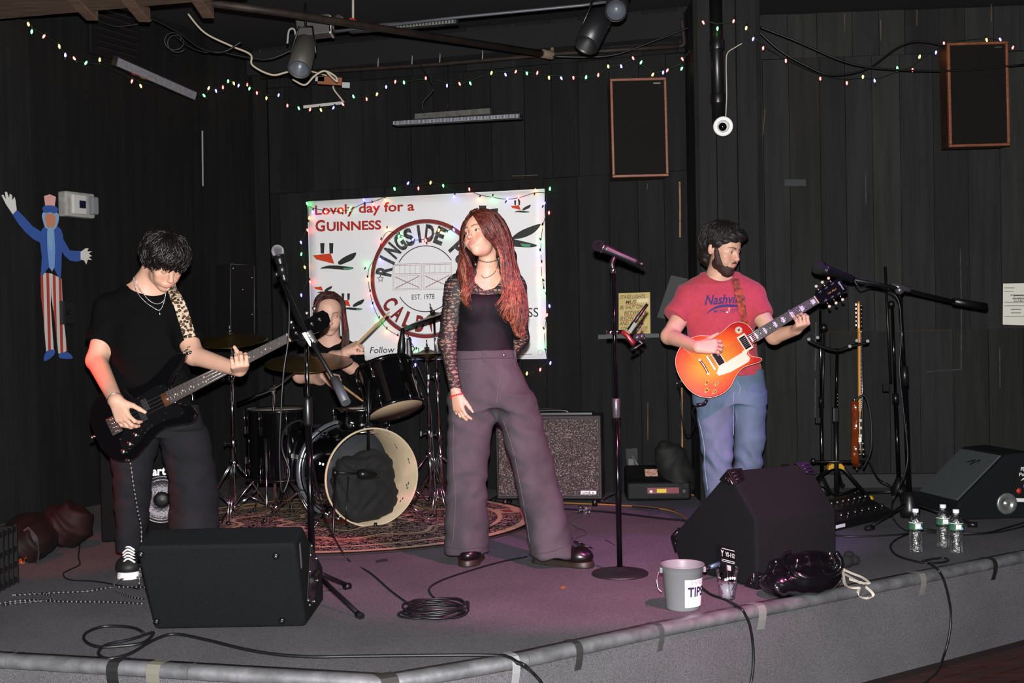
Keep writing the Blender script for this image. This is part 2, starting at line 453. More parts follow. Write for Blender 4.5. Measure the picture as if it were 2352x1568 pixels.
t = fit_text('G', ba(725, 531), ba(747, 530), UPZ * .078, .03); ob('lettering', fit_text('UINNESS', ba(751, 530), ba(876, 526), UPZ * .062, .03), m_red, banner)
ob('lettering', t, m_red, banner)
t = fit_text('Follow us On', ba(850, 811), ba(963, 808), UPZ * .045, .002, shear=.15); ob('lettering', t, m_ink, banner)
t = fit_text('GUINN', ba(1110, 729), ba(1196, 728), UPZ * .062, .0, mb=None); ob('lettering', fit_text('ESS', ba(1199, 728), ba(1237, 727), UPZ * .062, .004), m_ink, banner); ob('lettering', t, m_ink, banner)
RC = ba(977, 640)
Rr = (ba(977, 503) - RC).length
def disc_ring(r0, r1, mt, a0=0, a1=360, n=72, nm='ring', off=0.0):
    b = MB(); vs = []; m = int(n * (a1 - a0) / 360) or 1
    for i in range(m + 1):
        a = rad(a0 + (a1 - a0) * i / m)
        for r in (r0, r1): vs.append(RC + nA * (.001 + off) + dA * r * math.cos(a) + UPZ * r * math.sin(a))
    return ob(nm, b.add(vs, [(2 * i, 2 * i + 1, 2 * i + 3, 2 * i + 2) for i in range(m)]), mt, banner)
disc_ring(Rr * .935, Rr, m_rring); disc_ring(Rr * .925, Rr * .932, m_ink)
disc_ring(Rr * .545, Rr * .56, m_ink, 32, 148); disc_ring(Rr * .545, Rr * .56, m_ink, 212, 328)
def arc_text(txt, r, a0, a1, h, mt, up=1, bold=.02, wf=.8):
    n = len(txt)
    for i, ch in enumerate(txt):
        if ch == ' ': continue
        a = rad(a0 + (a1 - a0) * i / (n - 1))
        rd = dA * math.cos(a) + UPZ * math.sin(a); tg = dA * math.sin(a) - UPZ * math.cos(a)
        if up < 0: rd_, tg_ = -rd, -tg
        else: rd_, tg_ = rd, tg
        c = RC + rd * (r if up > 0 else r + h) + nA * .002
        w_ = h * wf * (.20 if ch == 'I' else .62)
        ob('letter', fit_text(ch, c - tg_ * w_ / 2, c + tg_ * w_ / 2, rd_ * h, bold, n=nA, off=0), mt, banner)
arc_text('RINGSIDE PUB', Rr * .63, 168, 12, Rr * .27, m_blk, 1, .045, .98)
arc_text('CALDWELL', Rr * .63, 212, 328, Rr * .26, m_rring, -1, .04, .98)
ob('lettering', fit_text('EST. 1978', ba(946, 688), ba(998, 686), UPZ * .036, .0), m_ink, banner)
# star outlines
for su in (874, 1078):
    c0 = ba(su, 640); pts = []
    for k in range(11):
        a = rad(90 + 36 * k); r = .026 if k % 2 == 0 else .011
        pts.append(c0 + dA * r * math.cos(a) + UPZ * r * math.sin(a))
    ob('star', MB().ribbon(pts, nA, .005, .0008), m_ink, banner)
# barn doors drawn in thin lines
m_thin = m_simple('print_pale_brown', '#9c7f7e')
def rect(u0, v0, u1, v1, wd=.0035): line_on([(u0, v0), (u1, v0 - (u1 - u0) * .03), (u1, v1 - (u1 - u0) * .01), (u0, v1), (u0, v0)], wd, m_thin)
for u0 in (903, 972):
    dv = -(u0 - 903) * .03
    rect(u0, 607 + dv, u0 + 65, 666 + dv * .5); rect(u0 + 3, 610 + dv, u0 + 62, 629 + dv); rect(u0 + 3, 634 + dv, u0 + 62, 663 + dv * .5, .002)
    line_on([(u0 + 5, 636 + dv), (u0 + 60, 660 + dv)], .006, m_thin); line_on([(u0 + 60, 634 + dv), (u0 + 5, 662 + dv)], .006, m_thin)
    for k in range(1, 5): line_on([(u0 + 3 + 12 * k, 610 + dv), (u0 + 3 + 12 * k, 628 + dv)], .002, m_thin)
    for k in range(1, 10): line_on([(u0 + 3 + 6 * k, 635 + dv), (u0 + 3 + 6 * k, 662 + dv)], .001, m_thin)
# plain generic shapes standing where the banner carries its printed decorations
m_or = m_simple('print_orange', '#c23c18'); m_dk = m_simple('print_dark', '#232624'); m_gn = m_simple('print_green', '#4a8f6c')
def shape(pts, mt, nm, off=.0):
    q = [ba(u, v, OFF + off) for u, v in pts]; ob(nm, MB().prism(cr(q, 4, True) if len(q) > 4 else q, nA * .0008), mt, banner)
def decor(cx, cy, s, k=1):
    q = lambda L: [(cx + a * s, cy + b * s) for a, b in L]
    shape(q([(-46, -10), (-8, -14), (0, 8), (-38, -1)]), m_or, 'orange_shape')
    shape(q([(8, 4), (24, -8), (46, -16), (40, -2), (24, 6), (12, 10)]), m_dk, 'dark_shape')
    shape(q([(-30, 18), (-14, 12), (10, 12), (40, 16), (30, 21), (8, 20), (-12, 18)]), m_dk, 'dark_shape')
    shape(q([(18, 17), (36, 16), (38, 19), (22, 21)]), m_gn, 'green_shape', .0012)
    if k:
        for dx in (-30, -11): shape(q([(dx, -36), (dx + 9, -36), (dx + 8, -14), (dx + 1, -14)]), m_dk, 'dark_bar')
decor(768, 597, 1.08); decor(742, 664, .45, 0); decor(805, 698, .68); decor(1196, 478, .5)
shape([(1100, 472), (1117, 472), (1116, 500), (1103, 500)], m_dk, 'dark_bar'); shape([(1126, 480), (1144, 478), (1142, 512), (1129, 512)], m_dk, 'dark_bar')
shape([(1176, 545), (1200, 528), (1241, 514), (1228, 533), (1204, 545), (1180, 549)], m_dk, 'dark_shape'); shape([(1150, 540), (1180, 549), (1232, 562), (1215, 568), (1160, 562)], m_dk, 'dark_shape'); shape([(1195, 559), (1220, 561), (1216, 567), (1200, 566)], m_gn, 'green_shape', .0012)
line_on([(1197, 814), (1222, 813)], .003, m_ink); 
c0 = ba(1241, 810); ob('seal', MB().ribbon([c0 + dA * .017 * math.cos(a * PI / 8) + UPZ * .017 * math.sin(a * PI / 8) for a in range(17)], nA, .004, .0008), m_simple('print_grey', '#a8ac9c'), banner)

# ============================================================ STRING LIGHTS
EMC = {'r': (1, .02, .015, 1), 'g': (.02, 1, .12, 1), 'b': (.09, .06, 1, 1), 'o': (1, .33, .02, 1)}
BM = {k: mat('lit_bulb_' + k, '#ffffff', .3, emit=(c, 15)) for k, c in EMC.items()}
m_wire = mat('dark_green_wire', '#0f2a1a', .6)
m_sock = mat('bulb_socket', '#0c1f14', .6)
bulb_p = MB().sph((0, 0, 0), (.0055, .0055, .010), 8, 6).v
_bmesh = {}
def bulb(par, p, c, d):
    d = V(d).normalized()
    if c not in _bmesh:
        o = ob('bulb', MB().lathe([(0.0, .03), (.003, .028), (.0058, .02), (.0062, .012), (.004, .006)], n=8), BM[c], par, local=True); _bmesh[c] = o.data
        s = ob('socket', MB().lathe([(.0045, -.014), (.005, .002), (.004, .007)], n=7), m_sock, par, local=True); _bmesh['s'] = s.data
    else:
        o = bpy.data.objects.new('bulb', _bmesh[c]); COL.objects.link(o); o.parent = par
        s = bpy.data.objects.new('socket', _bmesh['s']); COL.objects.link(s); s.parent = par
    M_ = Matrix.Translation(p - d * .015) @ d.to_track_quat('Z', 'Y').to_matrix().to_4x4()
    for q in (o, s): q.matrix_local = WM[par.name].inverted() @ M_
def garland(label, pos, bulbs, rndseed=1, extra=None, wr=.0022):
    """pos(u, v) -> world; bulbs: (u, v, colour)"""
    rnd = random.Random(rndseed)
    pts = [pos(*b[:2]) for b in bulbs]
    g = thing('string_light', label, 'string lights', pts[0])
    wp = []; 
    for i, p in enumerate(pts):
        wp.append((p, bulbs[i][2], rnd.choice((-1, -1, -1, .6))))
    line = [p + V((0, 0, .012 if s < 0 else -.008)) for p, c, s in wp]
    sm = []
    for i in range(len(line)):  # gentle averaging keeps the wire a smooth swag
        a = line[max(i - 1, 0)]; b = line[i]; c = line[min(i + 1, len(line) - 1)]
        sm.append(a * .2 + b * .6 + c * .2)
    if extra: sm = [pos(*e) for e in extra[0]] + sm + [pos(*e) for e in extra[1]]
    ob('wire', MB().tube(cr(sm, 4), wr, 5), m_wire, g)
    for (p, c, s) in wp: bulb(g, p, c, V((rnd.uniform(-.5, .5), rnd.uniform(-.3, 0), -1 if s < 0 else .7)))
    return g
nLw = nL if nL.x > 0 else -nL
def pos_left(u, v): return onplane(u, v, L1 + nLw * .18, nLw)
def pos_back(u, v): return wa(u, v, .22)
def pos_main(u, v):
    if u < 560: return pos_left(u, v)
    return pos_back(u, v)
def pl(s): return [(int(a.split(',')[0]), int(a.split(',')[1][:-1]), a[-1]) for a in s.split()]
garland('multicolour fairy lights swagged from the left ceiling to the pillar', pos_main, pl('65,55o 73,72g 101,83r 136,106o 150,127b 171,135r 197,145g 229,138o 303,186r 323,197o 406,198r 447,223r 469,220g 479,203o 496,208b 512,201r 524,186g 537,191o 548,196b 568,194r 573,203g 590,213r 612,225o 640,218b 660,243r 686,248g 712,252r 737,252o 766,247b 788,240r 812,222g 842,227r 866,216o 887,199b 908,187r 928,190g 978,179r 1027,196b 1056,193r 1080,191g 1129,167o 1161,171b 1185,164r 1210,168g 1234,168r 1261,178o 1289,179b 1317,178r 1346,178g 1374,173r 1397,152o 1427,153b 1454,133r 1472,144g 1499,172o 1523,166b 1533,161r 1566,157g 1567,135r 1593,113o 1598,79b'), extra=([(40, 45)], [(1612, 60)]))
def pos_right(u, v):
    if u < 1760: return P(u, v, 7.08)
    f = min(1, (u - 1760) / 120)
    return P(u, v, 7.08 + .45 * f)
garland('multicolour fairy lights swagged from the pillar to the right wall speaker', pos_right, pl('1615,51r 1648,65g 1685,48r 1714,64o 1730,89b 1753,110r 1805,139r 1884,180r 1945,190r 1982,176o 2009,186b 2061,157g 2096,160r 2112,131o 2150,120b 2168,99r 2266,91o 2297,90b 2326,110r'), 2, extra=([(1605, 60)], [(2350, 140)]))
pb = lambda u, v: wa(u, v, .035)
garland('multicolour fairy lights framing the top and right edge of the banner', pb, pl('692,677b 712,647r 700,613o 692,584g 691,556b 706,528r 710,501o 705,467g 718,486b 747,486r 783,484o 803,482g 836,460b 857,469r 885,459o 906,433g 937,421b 961,432r 989,419o 1018,426g 1043,451b 1078,434r 1100,456o 1131,455g 1165,457b 1191,453r 1229,438o 1263,434g 1250,468b 1261,488r 1244,521o 1244,555g 1241,580b 1244,607r 1244,637o 1250,667g 1262,702b 1256,724r 1250,760o 1249,797g 1264,834b 1241,848r 1210,858o'), 3)
garland('multicolour fairy lights laid around the red ring printed on the banner', pb, pl('1042,527b 1028,537g 1008,528o 978,552r 948,550b 916,542g 888,528o 874,554r 873,595b 841,610g 846,641o 849,674r 855,702b 869,735g 887,760o 912,775r 944,783b 956,806g 954,837b'), 4)

# ============================================================ WALL THINGS
m_metal = mat('bare_metal', '#9a9a9a', .3, .9); m_chrome = mat('chrome', '#d8d8da', .12, 1.0); m_blackmetal = mat('black_metal', '#111113', .35, .3, spec=.6)
m_plastic = mat('black_plastic', '#0e0e10', .35); m_grille = mat('black_grille_cloth', '#121110', .85, bump=(300, .3), spec=.15)
m_oakframe = mat('brown_wood_frame', '#7a452c', .45, var=(20, .35), stretch=(1, 1, 4)); m_white = mat('white_plastic', '#d9d9d6', .4)
def wall_speaker(tl, tr, br, bl, Y, dep, label):
    c = [P(tl[0], tl[1], Y), P(tr[0], tr[1], Y), P(br[0], br[1], Y), P(bl[0], bl[1], Y)]
    x = ((c[1] - c[0]) + (c[2] - c[3])) / 2; h = ((c[0] - c[3]) + (c[1] - c[2])) / 2; W_, H_ = x.length, h.length
    x.normalize(); z = h.normalized(); n = z.cross(x).normalized(); z = x.cross(n)   # n points away from the room
    o = (c[0] + c[1] + c[2] + c[3]) / 4
    R3 = Matrix((x, n, z)).transposed()
    t = thing('wall_speaker', label, 'speaker', o - z * H_ / 2)
    ob('cabinet', MB().box(o + n * (dep / 2 + .012), (W_ * .985, dep, H_ * .985), R3), mat('speaker_wood_side', '#2c160e', .5, var=(12, .4)), t, bevel=.003)
    ob('grille', MB().box(o + n * .004, (W_ - .03, .012, H_ - .03), R3), m_grille, t)
    fw = .016
    for cx, cz, sx, sz in ((0, H_ / 2 - fw / 2, W_, fw), (0, -H_ / 2 + fw / 2, W_, fw), (-W_ / 2 + fw / 2, 0, fw, H_ - 2 * fw), (W_ / 2 - fw / 2, 0, fw, H_ - 2 * fw)):
        ob('frame_rail', MB().box(o + x * cx + z * cz, (sx, .028, sz), R3), m_oakframe, t, bevel=.003)
    ob('badge', MB().box(o + x * (W_ / 2 - .06) + z * (H_ / 2 - .035) - n * .006, (.045, .004, .006), R3), m_metal, t)
    return t
wall_speaker((1400, 182), (1530, 178), (1535, 405), (1407, 408), 7.42, .22, 'black wooden framed wall speaker above the handwritten sign')
wall_speaker((2177, 100), (2316, 95), (2316, 335), (2177, 338), 7.3, .13, 'black wooden framed wall speaker high on the right wall')

# pipe and dome camera on the pillar
pt, pbm = P(1649, 10, 7.1), P(1655, 280, 7.1); pt.z = min(pt.z, 3.2)
pp = thing('drain_pipe', 'thick black vertical pipe running down the front of the pillar', 'pipe', (pbm.x, 7.12, pbm.z))
ob('tube', MB().cyl(V((pbm.x - .003, 7.15, pbm.z)), V((pbm.x - .01, 7.15, 3.2)), .040, n=20), m_plastic, pp)
for zz in (.12, .45, 1.0): ob('coupling', MB().cyl(V((pbm.x - .004, 7.15, pbm.z + zz)), V((pbm.x - .004, 7.15, pbm.z + zz + .06)), .047, n=20), m_plastic, pp, bevel=.003)
cc = P(1661, 290, 7.0)
dc = thing('security_camera', 'white round security camera under the black pipe on the pillar', 'camera', cc)
aim = V((-.1, -1, -.15)).normalized()
ob('housing', MB().lathe([(.03, .12), (.055, .11), (.058, .04), (.060, .0), (.056, -.012), (.048, -.012), (.044, 0)], cc, -aim * -1 * -1, n=28), m_white, dc)
eb = cc + aim * .0
ob('eyeball', MB().sph(eb, .040, 20, 14), m_white, dc)
ob('lens', MB().sph(eb + V((-.007, -.022, -.006)), .0265, 18, 12), mat('lens_black', '#050506', .08), dc)
tcw = ob('cable', MB().tube(cr([P(1667, 268, 7.09), P(1669, 215, 7.1), P(1668, 150, 7.12), P(1671, 122, 7.13), P(1690, 108, 7.14), P(1704, 100, 7.15)]), .0035, 6), mat('off_white_cable', '#a9a59a', .5), None, base=None)
tag(tcw, 'thin white cable running up the pillar from the security camera', 'cable')

# emergency light on the left wall
def wl(u, v, off=0.02): return onplane(u, v, L1 + nLw * off, nLw)
dLd = (L1 - L0).normalized()
R_L = Matrix((dLd, -nLw, UPZ)).transposed()
ec = wl(176, 471, .05)
el = thing('emergency_light', 'grey white emergency light box on the left wall beside the paper figure', 'emergency light', ec - UPZ * .08)
ob('case', MB().box(ec, (.225, .07, .15), R_L), mat('aged_white_plastic', '#8d8c88', .4, var=(30, .3)), el, bevel=.012)
ob('front_cover', MB().box(ec + nLw * .04 - dLd * .02, (.11, .025, .12), R_L), mat('grey_white_plastic', '#a3a29f', .35), el, bevel=.01)
ob('display', MB().box(ec + nLw * .055 - dLd * .005, (.045, .006, .045), R_L), mat('dark_window', '#14142a', .1), el)
ob('lamp_head', MB().box(ec + nLw * .045 + dLd * .085, (.055, .05, .11), R_L), mat('clear_lamp', '#6b6c70', .1, spec=1), el, bevel=.012)

# generic jointed cardboard figure on the left wall
FIG = thing('cardboard_figure', 'flat jointed cardboard figure waving in blue coat and striped trousers on left wall', 'wall decoration', wl(130, 820, .02))
m_bl = mat('card_blue', '#2a4684', .5); m_wh = mat('card_white', '#b4b2ae', .5); m_skin_c = mat('card_tan', '#a06a50', .6); m_hairc = mat('card_grey_blue', '#6d8aa8', .6)
ms = mat('card_stripes', '#a8a29e', .5)
nt = ms.node_tree; tcn = nt.nodes.new('ShaderNodeTexCoord'); sp = nt.nodes.new('ShaderNodeSeparateXYZ'); mth = nt.nodes.new('ShaderNodeMath'); mth.operation = 'MULTIPLY'; mth.inputs[1].default_value = 26
fr = nt.nodes.new('ShaderNodeMath'); fr.operation = 'FRACT'; gt = nt.nodes.new('ShaderNodeMath'); gt.operation = 'GREATER_THAN'; gt.inputs[1].default_value = .52
mx = nt.nodes.new('ShaderNodeMix'); mx.data_type = 'RGBA'; mx.inputs[6].default_value = lin('#a8a29e'); mx.inputs[7].default_value = lin('#8c3029')
nt.links.new(tcn.outputs['Object'], sp.inputs[0]); nt.links.new(sp.outputs[1], mth.inputs[0]); nt.links.new(mth.outputs[0], fr.inputs[0]); nt.links.new(fr.outputs[0], gt.inputs[0]); nt.links.new(gt.outputs[0], mx.inputs[0]); nt.links.new(mx.outputs[2], nt.nodes['Principled BSDF'].inputs['Base Color'])
def card(nm, pts, m, off=0.0, n=3, mb=None):
    pp = [wl(u, v, .02 + off) for u, v in pts]
    if n > 1: pp = cr(pp, n, True)
    return ob(nm, MB().prism(pp, nLw * .002), m, FIG)
card('trouser_leg', [(93, 625), (118, 628), (116, 700), (123, 805), (106, 808), (100, 730), (94, 680)], ms, 0, 1)
card('trouser_leg', [(118, 628), (141, 640), (144, 720), (154, 806), (134, 812), (126, 740), (118, 680)], ms, .003, 1)
card('coat', [(95, 528), (108, 518), (132, 520), (144, 540), (141, 590), (138, 642), (122, 612), (108, 618), (94, 635), (96, 590), (91, 550)], m_bl, .006, 2)
card('waistcoat', [(108, 530), (124, 530), (125, 612), (113, 614)], mat('card_pale_blue', '#5f7fb0', .5), .009, 2)
card('shirt_front', [(110, 525), (122, 527), (119, 572), (112, 568)], m_hairc, .0115, 2)
card('raised_sleeve', [(28, 492), (40, 483), (75, 520), (95, 533), (92, 557), (60, 535)], m_bl, .004, 2)
card('lowered_sleeve', [(142, 543), (160, 575), (186, 576), (186, 598), (160, 598), (140, 573)], m_bl, .004, 2)
card('raised_hand', [(29, 492), (14, 470), (3, 448), (7, 447), (14, 458), (11, 441), (15, 440), (21, 456), (22, 445), (27, 448), (28, 460), (33, 452), (35, 460), (38, 482)], m_wh, .007, 1)
card('lowered_hand', [(185, 578), (196, 570), (203, 570), (200, 577), (211, 577), (203, 582), (211, 588), (203, 590), (211, 597), (201, 596), (198, 607), (193, 598), (185, 596)], m_wh, .007, 1)
card('hair', [(97, 490), (115, 480), (134, 492), (132, 515), (122, 528), (105, 524), (99, 508)], m_hairc, .008, 3)
card('face', [(104, 495), (115, 490), (126, 496), (126, 515), (116, 526), (106, 516)], m_skin_c, .011, 3)
card('hat', [(101, 450), (114, 446), (128, 452), (125, 474), (104, 474)], mat('card_pink', '#b98a84', .5), .013, 1)
card('hat_brim', [(97, 480), (103, 472), (126, 473), (133, 482), (126, 490), (115, 487), (104, 489)], m_bl, .015, 2)
card('shoe', [(107, 806), (125, 803), (123, 816), (106, 828), (100, 825)], m_bl, .005, 2)
card('shoe', [(136, 812), (153, 808), (166, 818), (163, 824), (137, 822)], m_bl, .005, 2)

# left wall odds: white strip, vent, switch, tall speaker
ws = MB().prism([wl(463, 300, .01), wl(465.5, 300, .01), wl(466.5, 427, .01), wl(464.5, 427, .01)], nLw * .004); tag(ob('wall_strip', ws, mat('dull_silver', '#8f9194', .4)), 'thin pale vertical strip on the dark left wall', 'strip')
vg = thing('wall_vent', 'black louvred vent high on the left wall under the ceiling', 'vent', wl(262, 75, .02))
vc = wl(262, 60, .03)
ob('frame', MB().box(vc, (.42, .03, .42), R_L), mat('vent_black', '#0b0b0c', .5), vg, bevel=.004)
for k in range(9): ob('louvre', MB().box(vc + nLw * .02 + UPZ * (-.16 + k * .04), (.34, .02, .012), R_L @ Matrix.Rotation(.6, 3, 'X')), mat('vent_black2', '#0a0909', .5), vg)
sw = thing('wall_box', 'small black socket box on the left wall beside the figure legs', 'box', wl(152, 720, .02)); swc = wl(152, 718, .035)
ob('body', MB().box(swc, (.08, .06, .14), R_L), m_plastic, sw, bevel=.006); ob('knob', MB().cyl(swc + nLw * .03, swc + nLw * .045, .012), m_blackmetal, sw)
ts = thing('tall_speaker', 'tall narrow black speaker panel standing behind the left cymbal', 'speaker', wl(552, 765, .1))
q = [P(529, 608, 7.75), P(583, 608, 8.0), P(583, 768, 8.0), P(529, 768, 7.75)]
xx = (q[1] - q[0]).normalized(); nn = V((xx.y, -xx.x, 0)); nn = nn if nn.y < 0 else -nn
q[2].z = q[3].z = 1.02; q[0].z = q[1].z = (q[0].z + q[1].z) / 2
ob('cabinet', MB().prism(q, -nn * .12), mat('dark_cabinet', '#060606', .75, spec=.2), ts, bevel=.006)
edge_m = MB()
for a, b in ((0, 1), (1, 2), (0, 3)): edge_m.tube([q[a] + nn * .002, q[b] + nn * .002], .003, 4)
ob('edge_trim', edge_m, mat('grey_edge', '#3b3c40', .4), ts)
for a, b in ((.5, .3), (.9, .15), (.9, .6), (.1, .05)):
    p = q[0].lerp(q[1], a).lerp(q[3].lerp(q[2], a), b); ob('screw', MB().sph(p + nn * .003, .006, 8, 5), m_metal, ts)
br = MB().box(((q[2] + q[3]) / 2) - UPZ * .03 - nn * .06, (.05, .05, .06)); ob('bracket', br, m_blackmetal, ts)

# handwritten sign, rail, black panel, notice, outlet
SG = [wa(1421, 673, .01), wa(1493, 671, .01), wa(1494, 768, .01), wa(1421, 768, .01)]
sg = thing('handwritten_sign', 'yellowed cardboard sign with black handwriting about stage lights', 'sign', (SG[2] + SG[3]) / 2)
ob('card', MB().prism(SG, -nA * .004), mat('yellowed_card', '#b9a468', .7, var=(6, .15)), sg)
m_marker = mat('marker_black', '#221d16', .6); m_mred = mat('marker_red', '#a3312a', .6)
for i, (tx, u0, u1) in enumerate((('STAGE LIGHTS', 1424, 1482), ('MUST', 1437, 1470), ('BE SHUT OFF', 1424, 1478), ('BETWEEN', 1434, 1484), ('SHOW SETS', 1424, 1480), ('AND AT THE', 1423, 1480), ('CONCLUSION OF', 1426, 1488))):
    v = 685 + i * 12.2
    ob('lettering', fit_text(tx, wa(u0, v + 1, .0115), wa(u1, v - 1, .0115), UPZ * .024, .004, shear=.2, n=nA), m_marker, sg)
    if i in (1, 3, 4, 6): ob('underline', MB().ribbon([wa(u0, v + 3, .0115), wa((u0 + u1) / 2, v + 1.6, .0115), wa(u1, v + 2, .0115)], nA, .004, .001), m_mred, sg)
ob('label_patch', MB().prism([wa(1463, 687, .0125), wa(1490, 685, .0125), wa(1490, 693, .0125), wa(1463, 695, .0125)], nA * .001), mat('pale_label', '#c9bd98', .6), sg)
rl = MB().prism([wa(1376, 768, .0), wa(1516, 765, .0), wa(1516, 775, .0), wa(1376, 779, .0)], nA * .035)
tag(ob('wall_rail', rl, mat('grey_rail', '#3d4142', .6), bevel=.003), 'short dark grey wooden rail on the wall under the sign', 'rail')
bp_ = [P(1538, 632, 7.25), P(1572, 640, 7.3), P(1560, 700, 7.3), P(1510, 728, 7.3)]
bp2 = MB().prism([wa(1542, 632, .004), wa(1580, 640, .004), wa(1560, 740, .004), wa(1510, 728, .004)], nA * .012)
tag(ob('black_panel', bp2, mat('matt_grey_panel', '#2c2d2f', .7)), 'tilted dark grey panel behind the guitarist in red', 'panel')
NB = V((dA.x, 0, 0))
dB = (B1 - B0).normalized(); nB = V((dB.y, -dB.x, 0))
def wb(u, v, off=0.0): return onplane(u, v, B0 + nB * (.008 + off), nB)
nq = [wb(2304, 651, .0), wb(2362, 650, .0), wb(2361, 747, .0), wb(2303, 745, .0)]
nt_ = thing('notice', 'white printed paper notice on the right wall at the frame edge', 'notice', (nq[2] + nq[3]) / 2)
ob('paper', MB().prism(nq, nB * .001), mat('paper', '#c9c7bd', .6), nt_)
for i, (a, b, h) in enumerate(((2307, 2330, .008), (2307, 2328, .006), (2320, 2360, .010), (2325, 2355, .008), (2307, 2360, .006), (2307, 2360, .006), (2322, 2345, .008), (2322, 2345, .008), (2307, 2360, .005))):
    v = 661 + i * 8.2
    ob('printed_line', MB().ribbon([wb(a, v, .0016), wb(b, v, .0016)], nB, h * .6, .0004), m_simple('print_dim', '#55544f'), nt_)
ob('stamp', MB().ribbon([wb(2329, 679, .002), wb(2350, 679, .002), wb(2350, 692, .002), wb(2329, 692, .002), wb(2329, 679, .002)], nB, .004, .0005), m_ink, nt_)
ob('lettering', fit_text('192', wb(2333, 690, .002), wb(2347, 690, .002), UPZ * .022, .0, n=nB), m_ink, nt_)
oc = [wa(1438, 1030, .0), wa(1465, 1028, .0), wa(1466, 1071, .0), wa(1441, 1073, .0)]
ou = thing('wall_outlet', 'black recessed wall outlet with a grey plug left of the guitarist', 'outlet', (oc[2] + oc[3]) / 2)
ob('plate', MB().prism(oc, nA * .012), mat('outlet_black', '#070707', .4), ou)
ob('socket', MB().prism([wa(1444, 1053, .013), wa(1456, 1053, .013), wa(1458, 1071, .013), wa(1445, 1072, .013)], nA * .012), mat('outlet_grey', '#555558', .4), ou)
ob('plug', MB().tube([wa(1452, 1046, .03), wa(1460, 1060, .03), wa(1467, 1072, .05)], .008, 7), mat('outlet_grey', '#555558', .4), ou)

# ============================================================ CEILING RIG
m_bar = mat('dark_bar', '#17181a', .5)
m_pipe = mat('rusty_black_pipe', '#131110', .6, var=(12, .4), col2='#271c17', spec=.3)
def tmesh(name, pts, r, m, label, cat, n=8, group=None):
    return tag(ob(name, MB().tube(pts, r, n), m), label, cat, group)
dp = thing('diagonal_pipe', 'dark rusty pipe crossing the ceiling diagonally to a grey end cap', 'pipe', P(1262, 126, 7.3))
ob('tube', MB().tube([P(470, 5, 5.9), P(640, 28, 6.1), P(1250, 124, 7.3)], .021, 12), m_pipe, dp)
ob('end_cap', MB().cyl(P(1246, 123, 7.28), P(1268, 127, 7.33), .028, n=12), mat('tan_cap', '#6b5d50', .6), dp, bevel=.003)
ob('tape_band', MB().cyl(P(806, 50, 6.43), P(814, 52, 6.45), .0225, n=12), mat('red_tape', '#8c2a22', .6), dp)
ob('clamp', MB().cyl(P(776, 45, 6.37), P(782, 46, 6.385), .027, n=12), m_metal, dp)
ob('drop_rod', MB().tube([P(811, -40, 6.44), P(811, 52, 6.44)], .007, 6), mat('pale_cord', '#8a857b', .6), dp)
hp = thing('conduit_pipe', 'long dark conduit running under the soffit of the back wall', 'pipe', P(950, 150, 8.0))
ob('tube', MB().tube([wa(600, 178, .12), wa(760, 163, .12), wa(1000, 148, .12), wa(1300, 122, .12), wa(1560, 106, .12)], .016, 10), m_pipe, hp)
ob('elbow', MB().tube(cr([wa(1560, 106, .12), wa(1570, 103, .12), wa(1571, 92, .12), wa(1566, 45, .12)]), .014, 10), m_pipe, hp)
ob('riser', MB().tube([wa(1268, 124, .1), wa(1269, 65, .1)], .013, 10), mat('tan_pipe', '#5c4a3a', .6), hp)
for u in (868, 946, 1010, 1108): ob('strap', MB().tube([wa(u, 165 - (u - 700) * .07, .142), wa(u + 1, 146 - (u - 700) * .075, .142)], .004, 5), mat('grey_strap', '#7d7d7c', .5), hp)
tr = thing('lighting_track', 'thin black lighting track under the ceiling above the singer', 'track', P(1100, 35, 6.6))
ob('rail', MB().tube([P(770, 72, 6.7), P(1050, 40, 6.6), P(1340, 12, 6.5), P(1420, 0, 6.5)], .009, 6), mat('track_metal', '#44464a', .4), tr)
def can(c0, c1, Y0, Y1, r, label, open_face=True, rear=False):
    a, b = P(c0[0], c0[1], Y0), P(c1[0], c1[1], Y1)   # a: back end, b: mouth
    t = thing('can_light', label, 'spotlight', b)
    d = (b - a).normalized(); L = (b - a).length
    ob('barrel', MB().lathe([(r * .92, 0), (r, .006), (r, L), (r * .93, L), (r * .9, L - .03)], a, d, 24, caps=False).lathe([(0, 0), (r * .92, 0)], a, d, 24), mat('can_grey', '#36342f', .55) if not rear else mat('can_black', '#17171a', .4), t)
    ob('reflector', MB().lathe([(r * .88, L - .012), (r * .55, L - .05), (r * .2, L - .07), (0, L - .07)], a, d, 20, caps=False), mat('reflector_grey', '#54575f', .4, .3) if open_face else m_black, t)
    ob('yoke', MB().tube([a + V((0, 0, .0)) + d * L * .4 - V((r + .008, 0, 0)), a + d * .0 + V((-r * .6, 0, .09)), a + V((r * .6, 0, .09)), a + d * L * .4 + V((r + .008, 0, 0))], .006, 6), m_blackmetal, t)
    ob('stem', MB().tube([a + V((0, 0, .09)), a + V((0, 0, .22))], .008, 6), m_blackmetal, t)
    return t
can((703, 98), (687, 160), 6.5, 6.35, .063, 'dark grey can spotlight pointing down at the left of the rig')
can((1380, 38), (1346, 104), 6.3, 6.2, .068, 'black can spotlight above the wall speaker, lower of the two', False, True)
can((1420, -22), (1415, 26), 6.3, 6.0, .058, 'black can spotlight cut by the top of the frame, upper of the two', True, True)
tb = thing('rig_box', 'dark metal junction box on the ceiling pipe beside the left can light', 'box', P(730, 65, 6.6))
ob('body', MB().box(P(724, 63, 6.7), (.2, .12, .11), Matrix.Rotation(-.1, 3, 'Y')), mat('box_grey', '#2e2c29', .5), tb, bevel=.006)
ob('flange', MB().box(P(762, 62, 6.7), (.012, .12, .10)), mat('pale_flange', '#9b9b98', .5), tb)
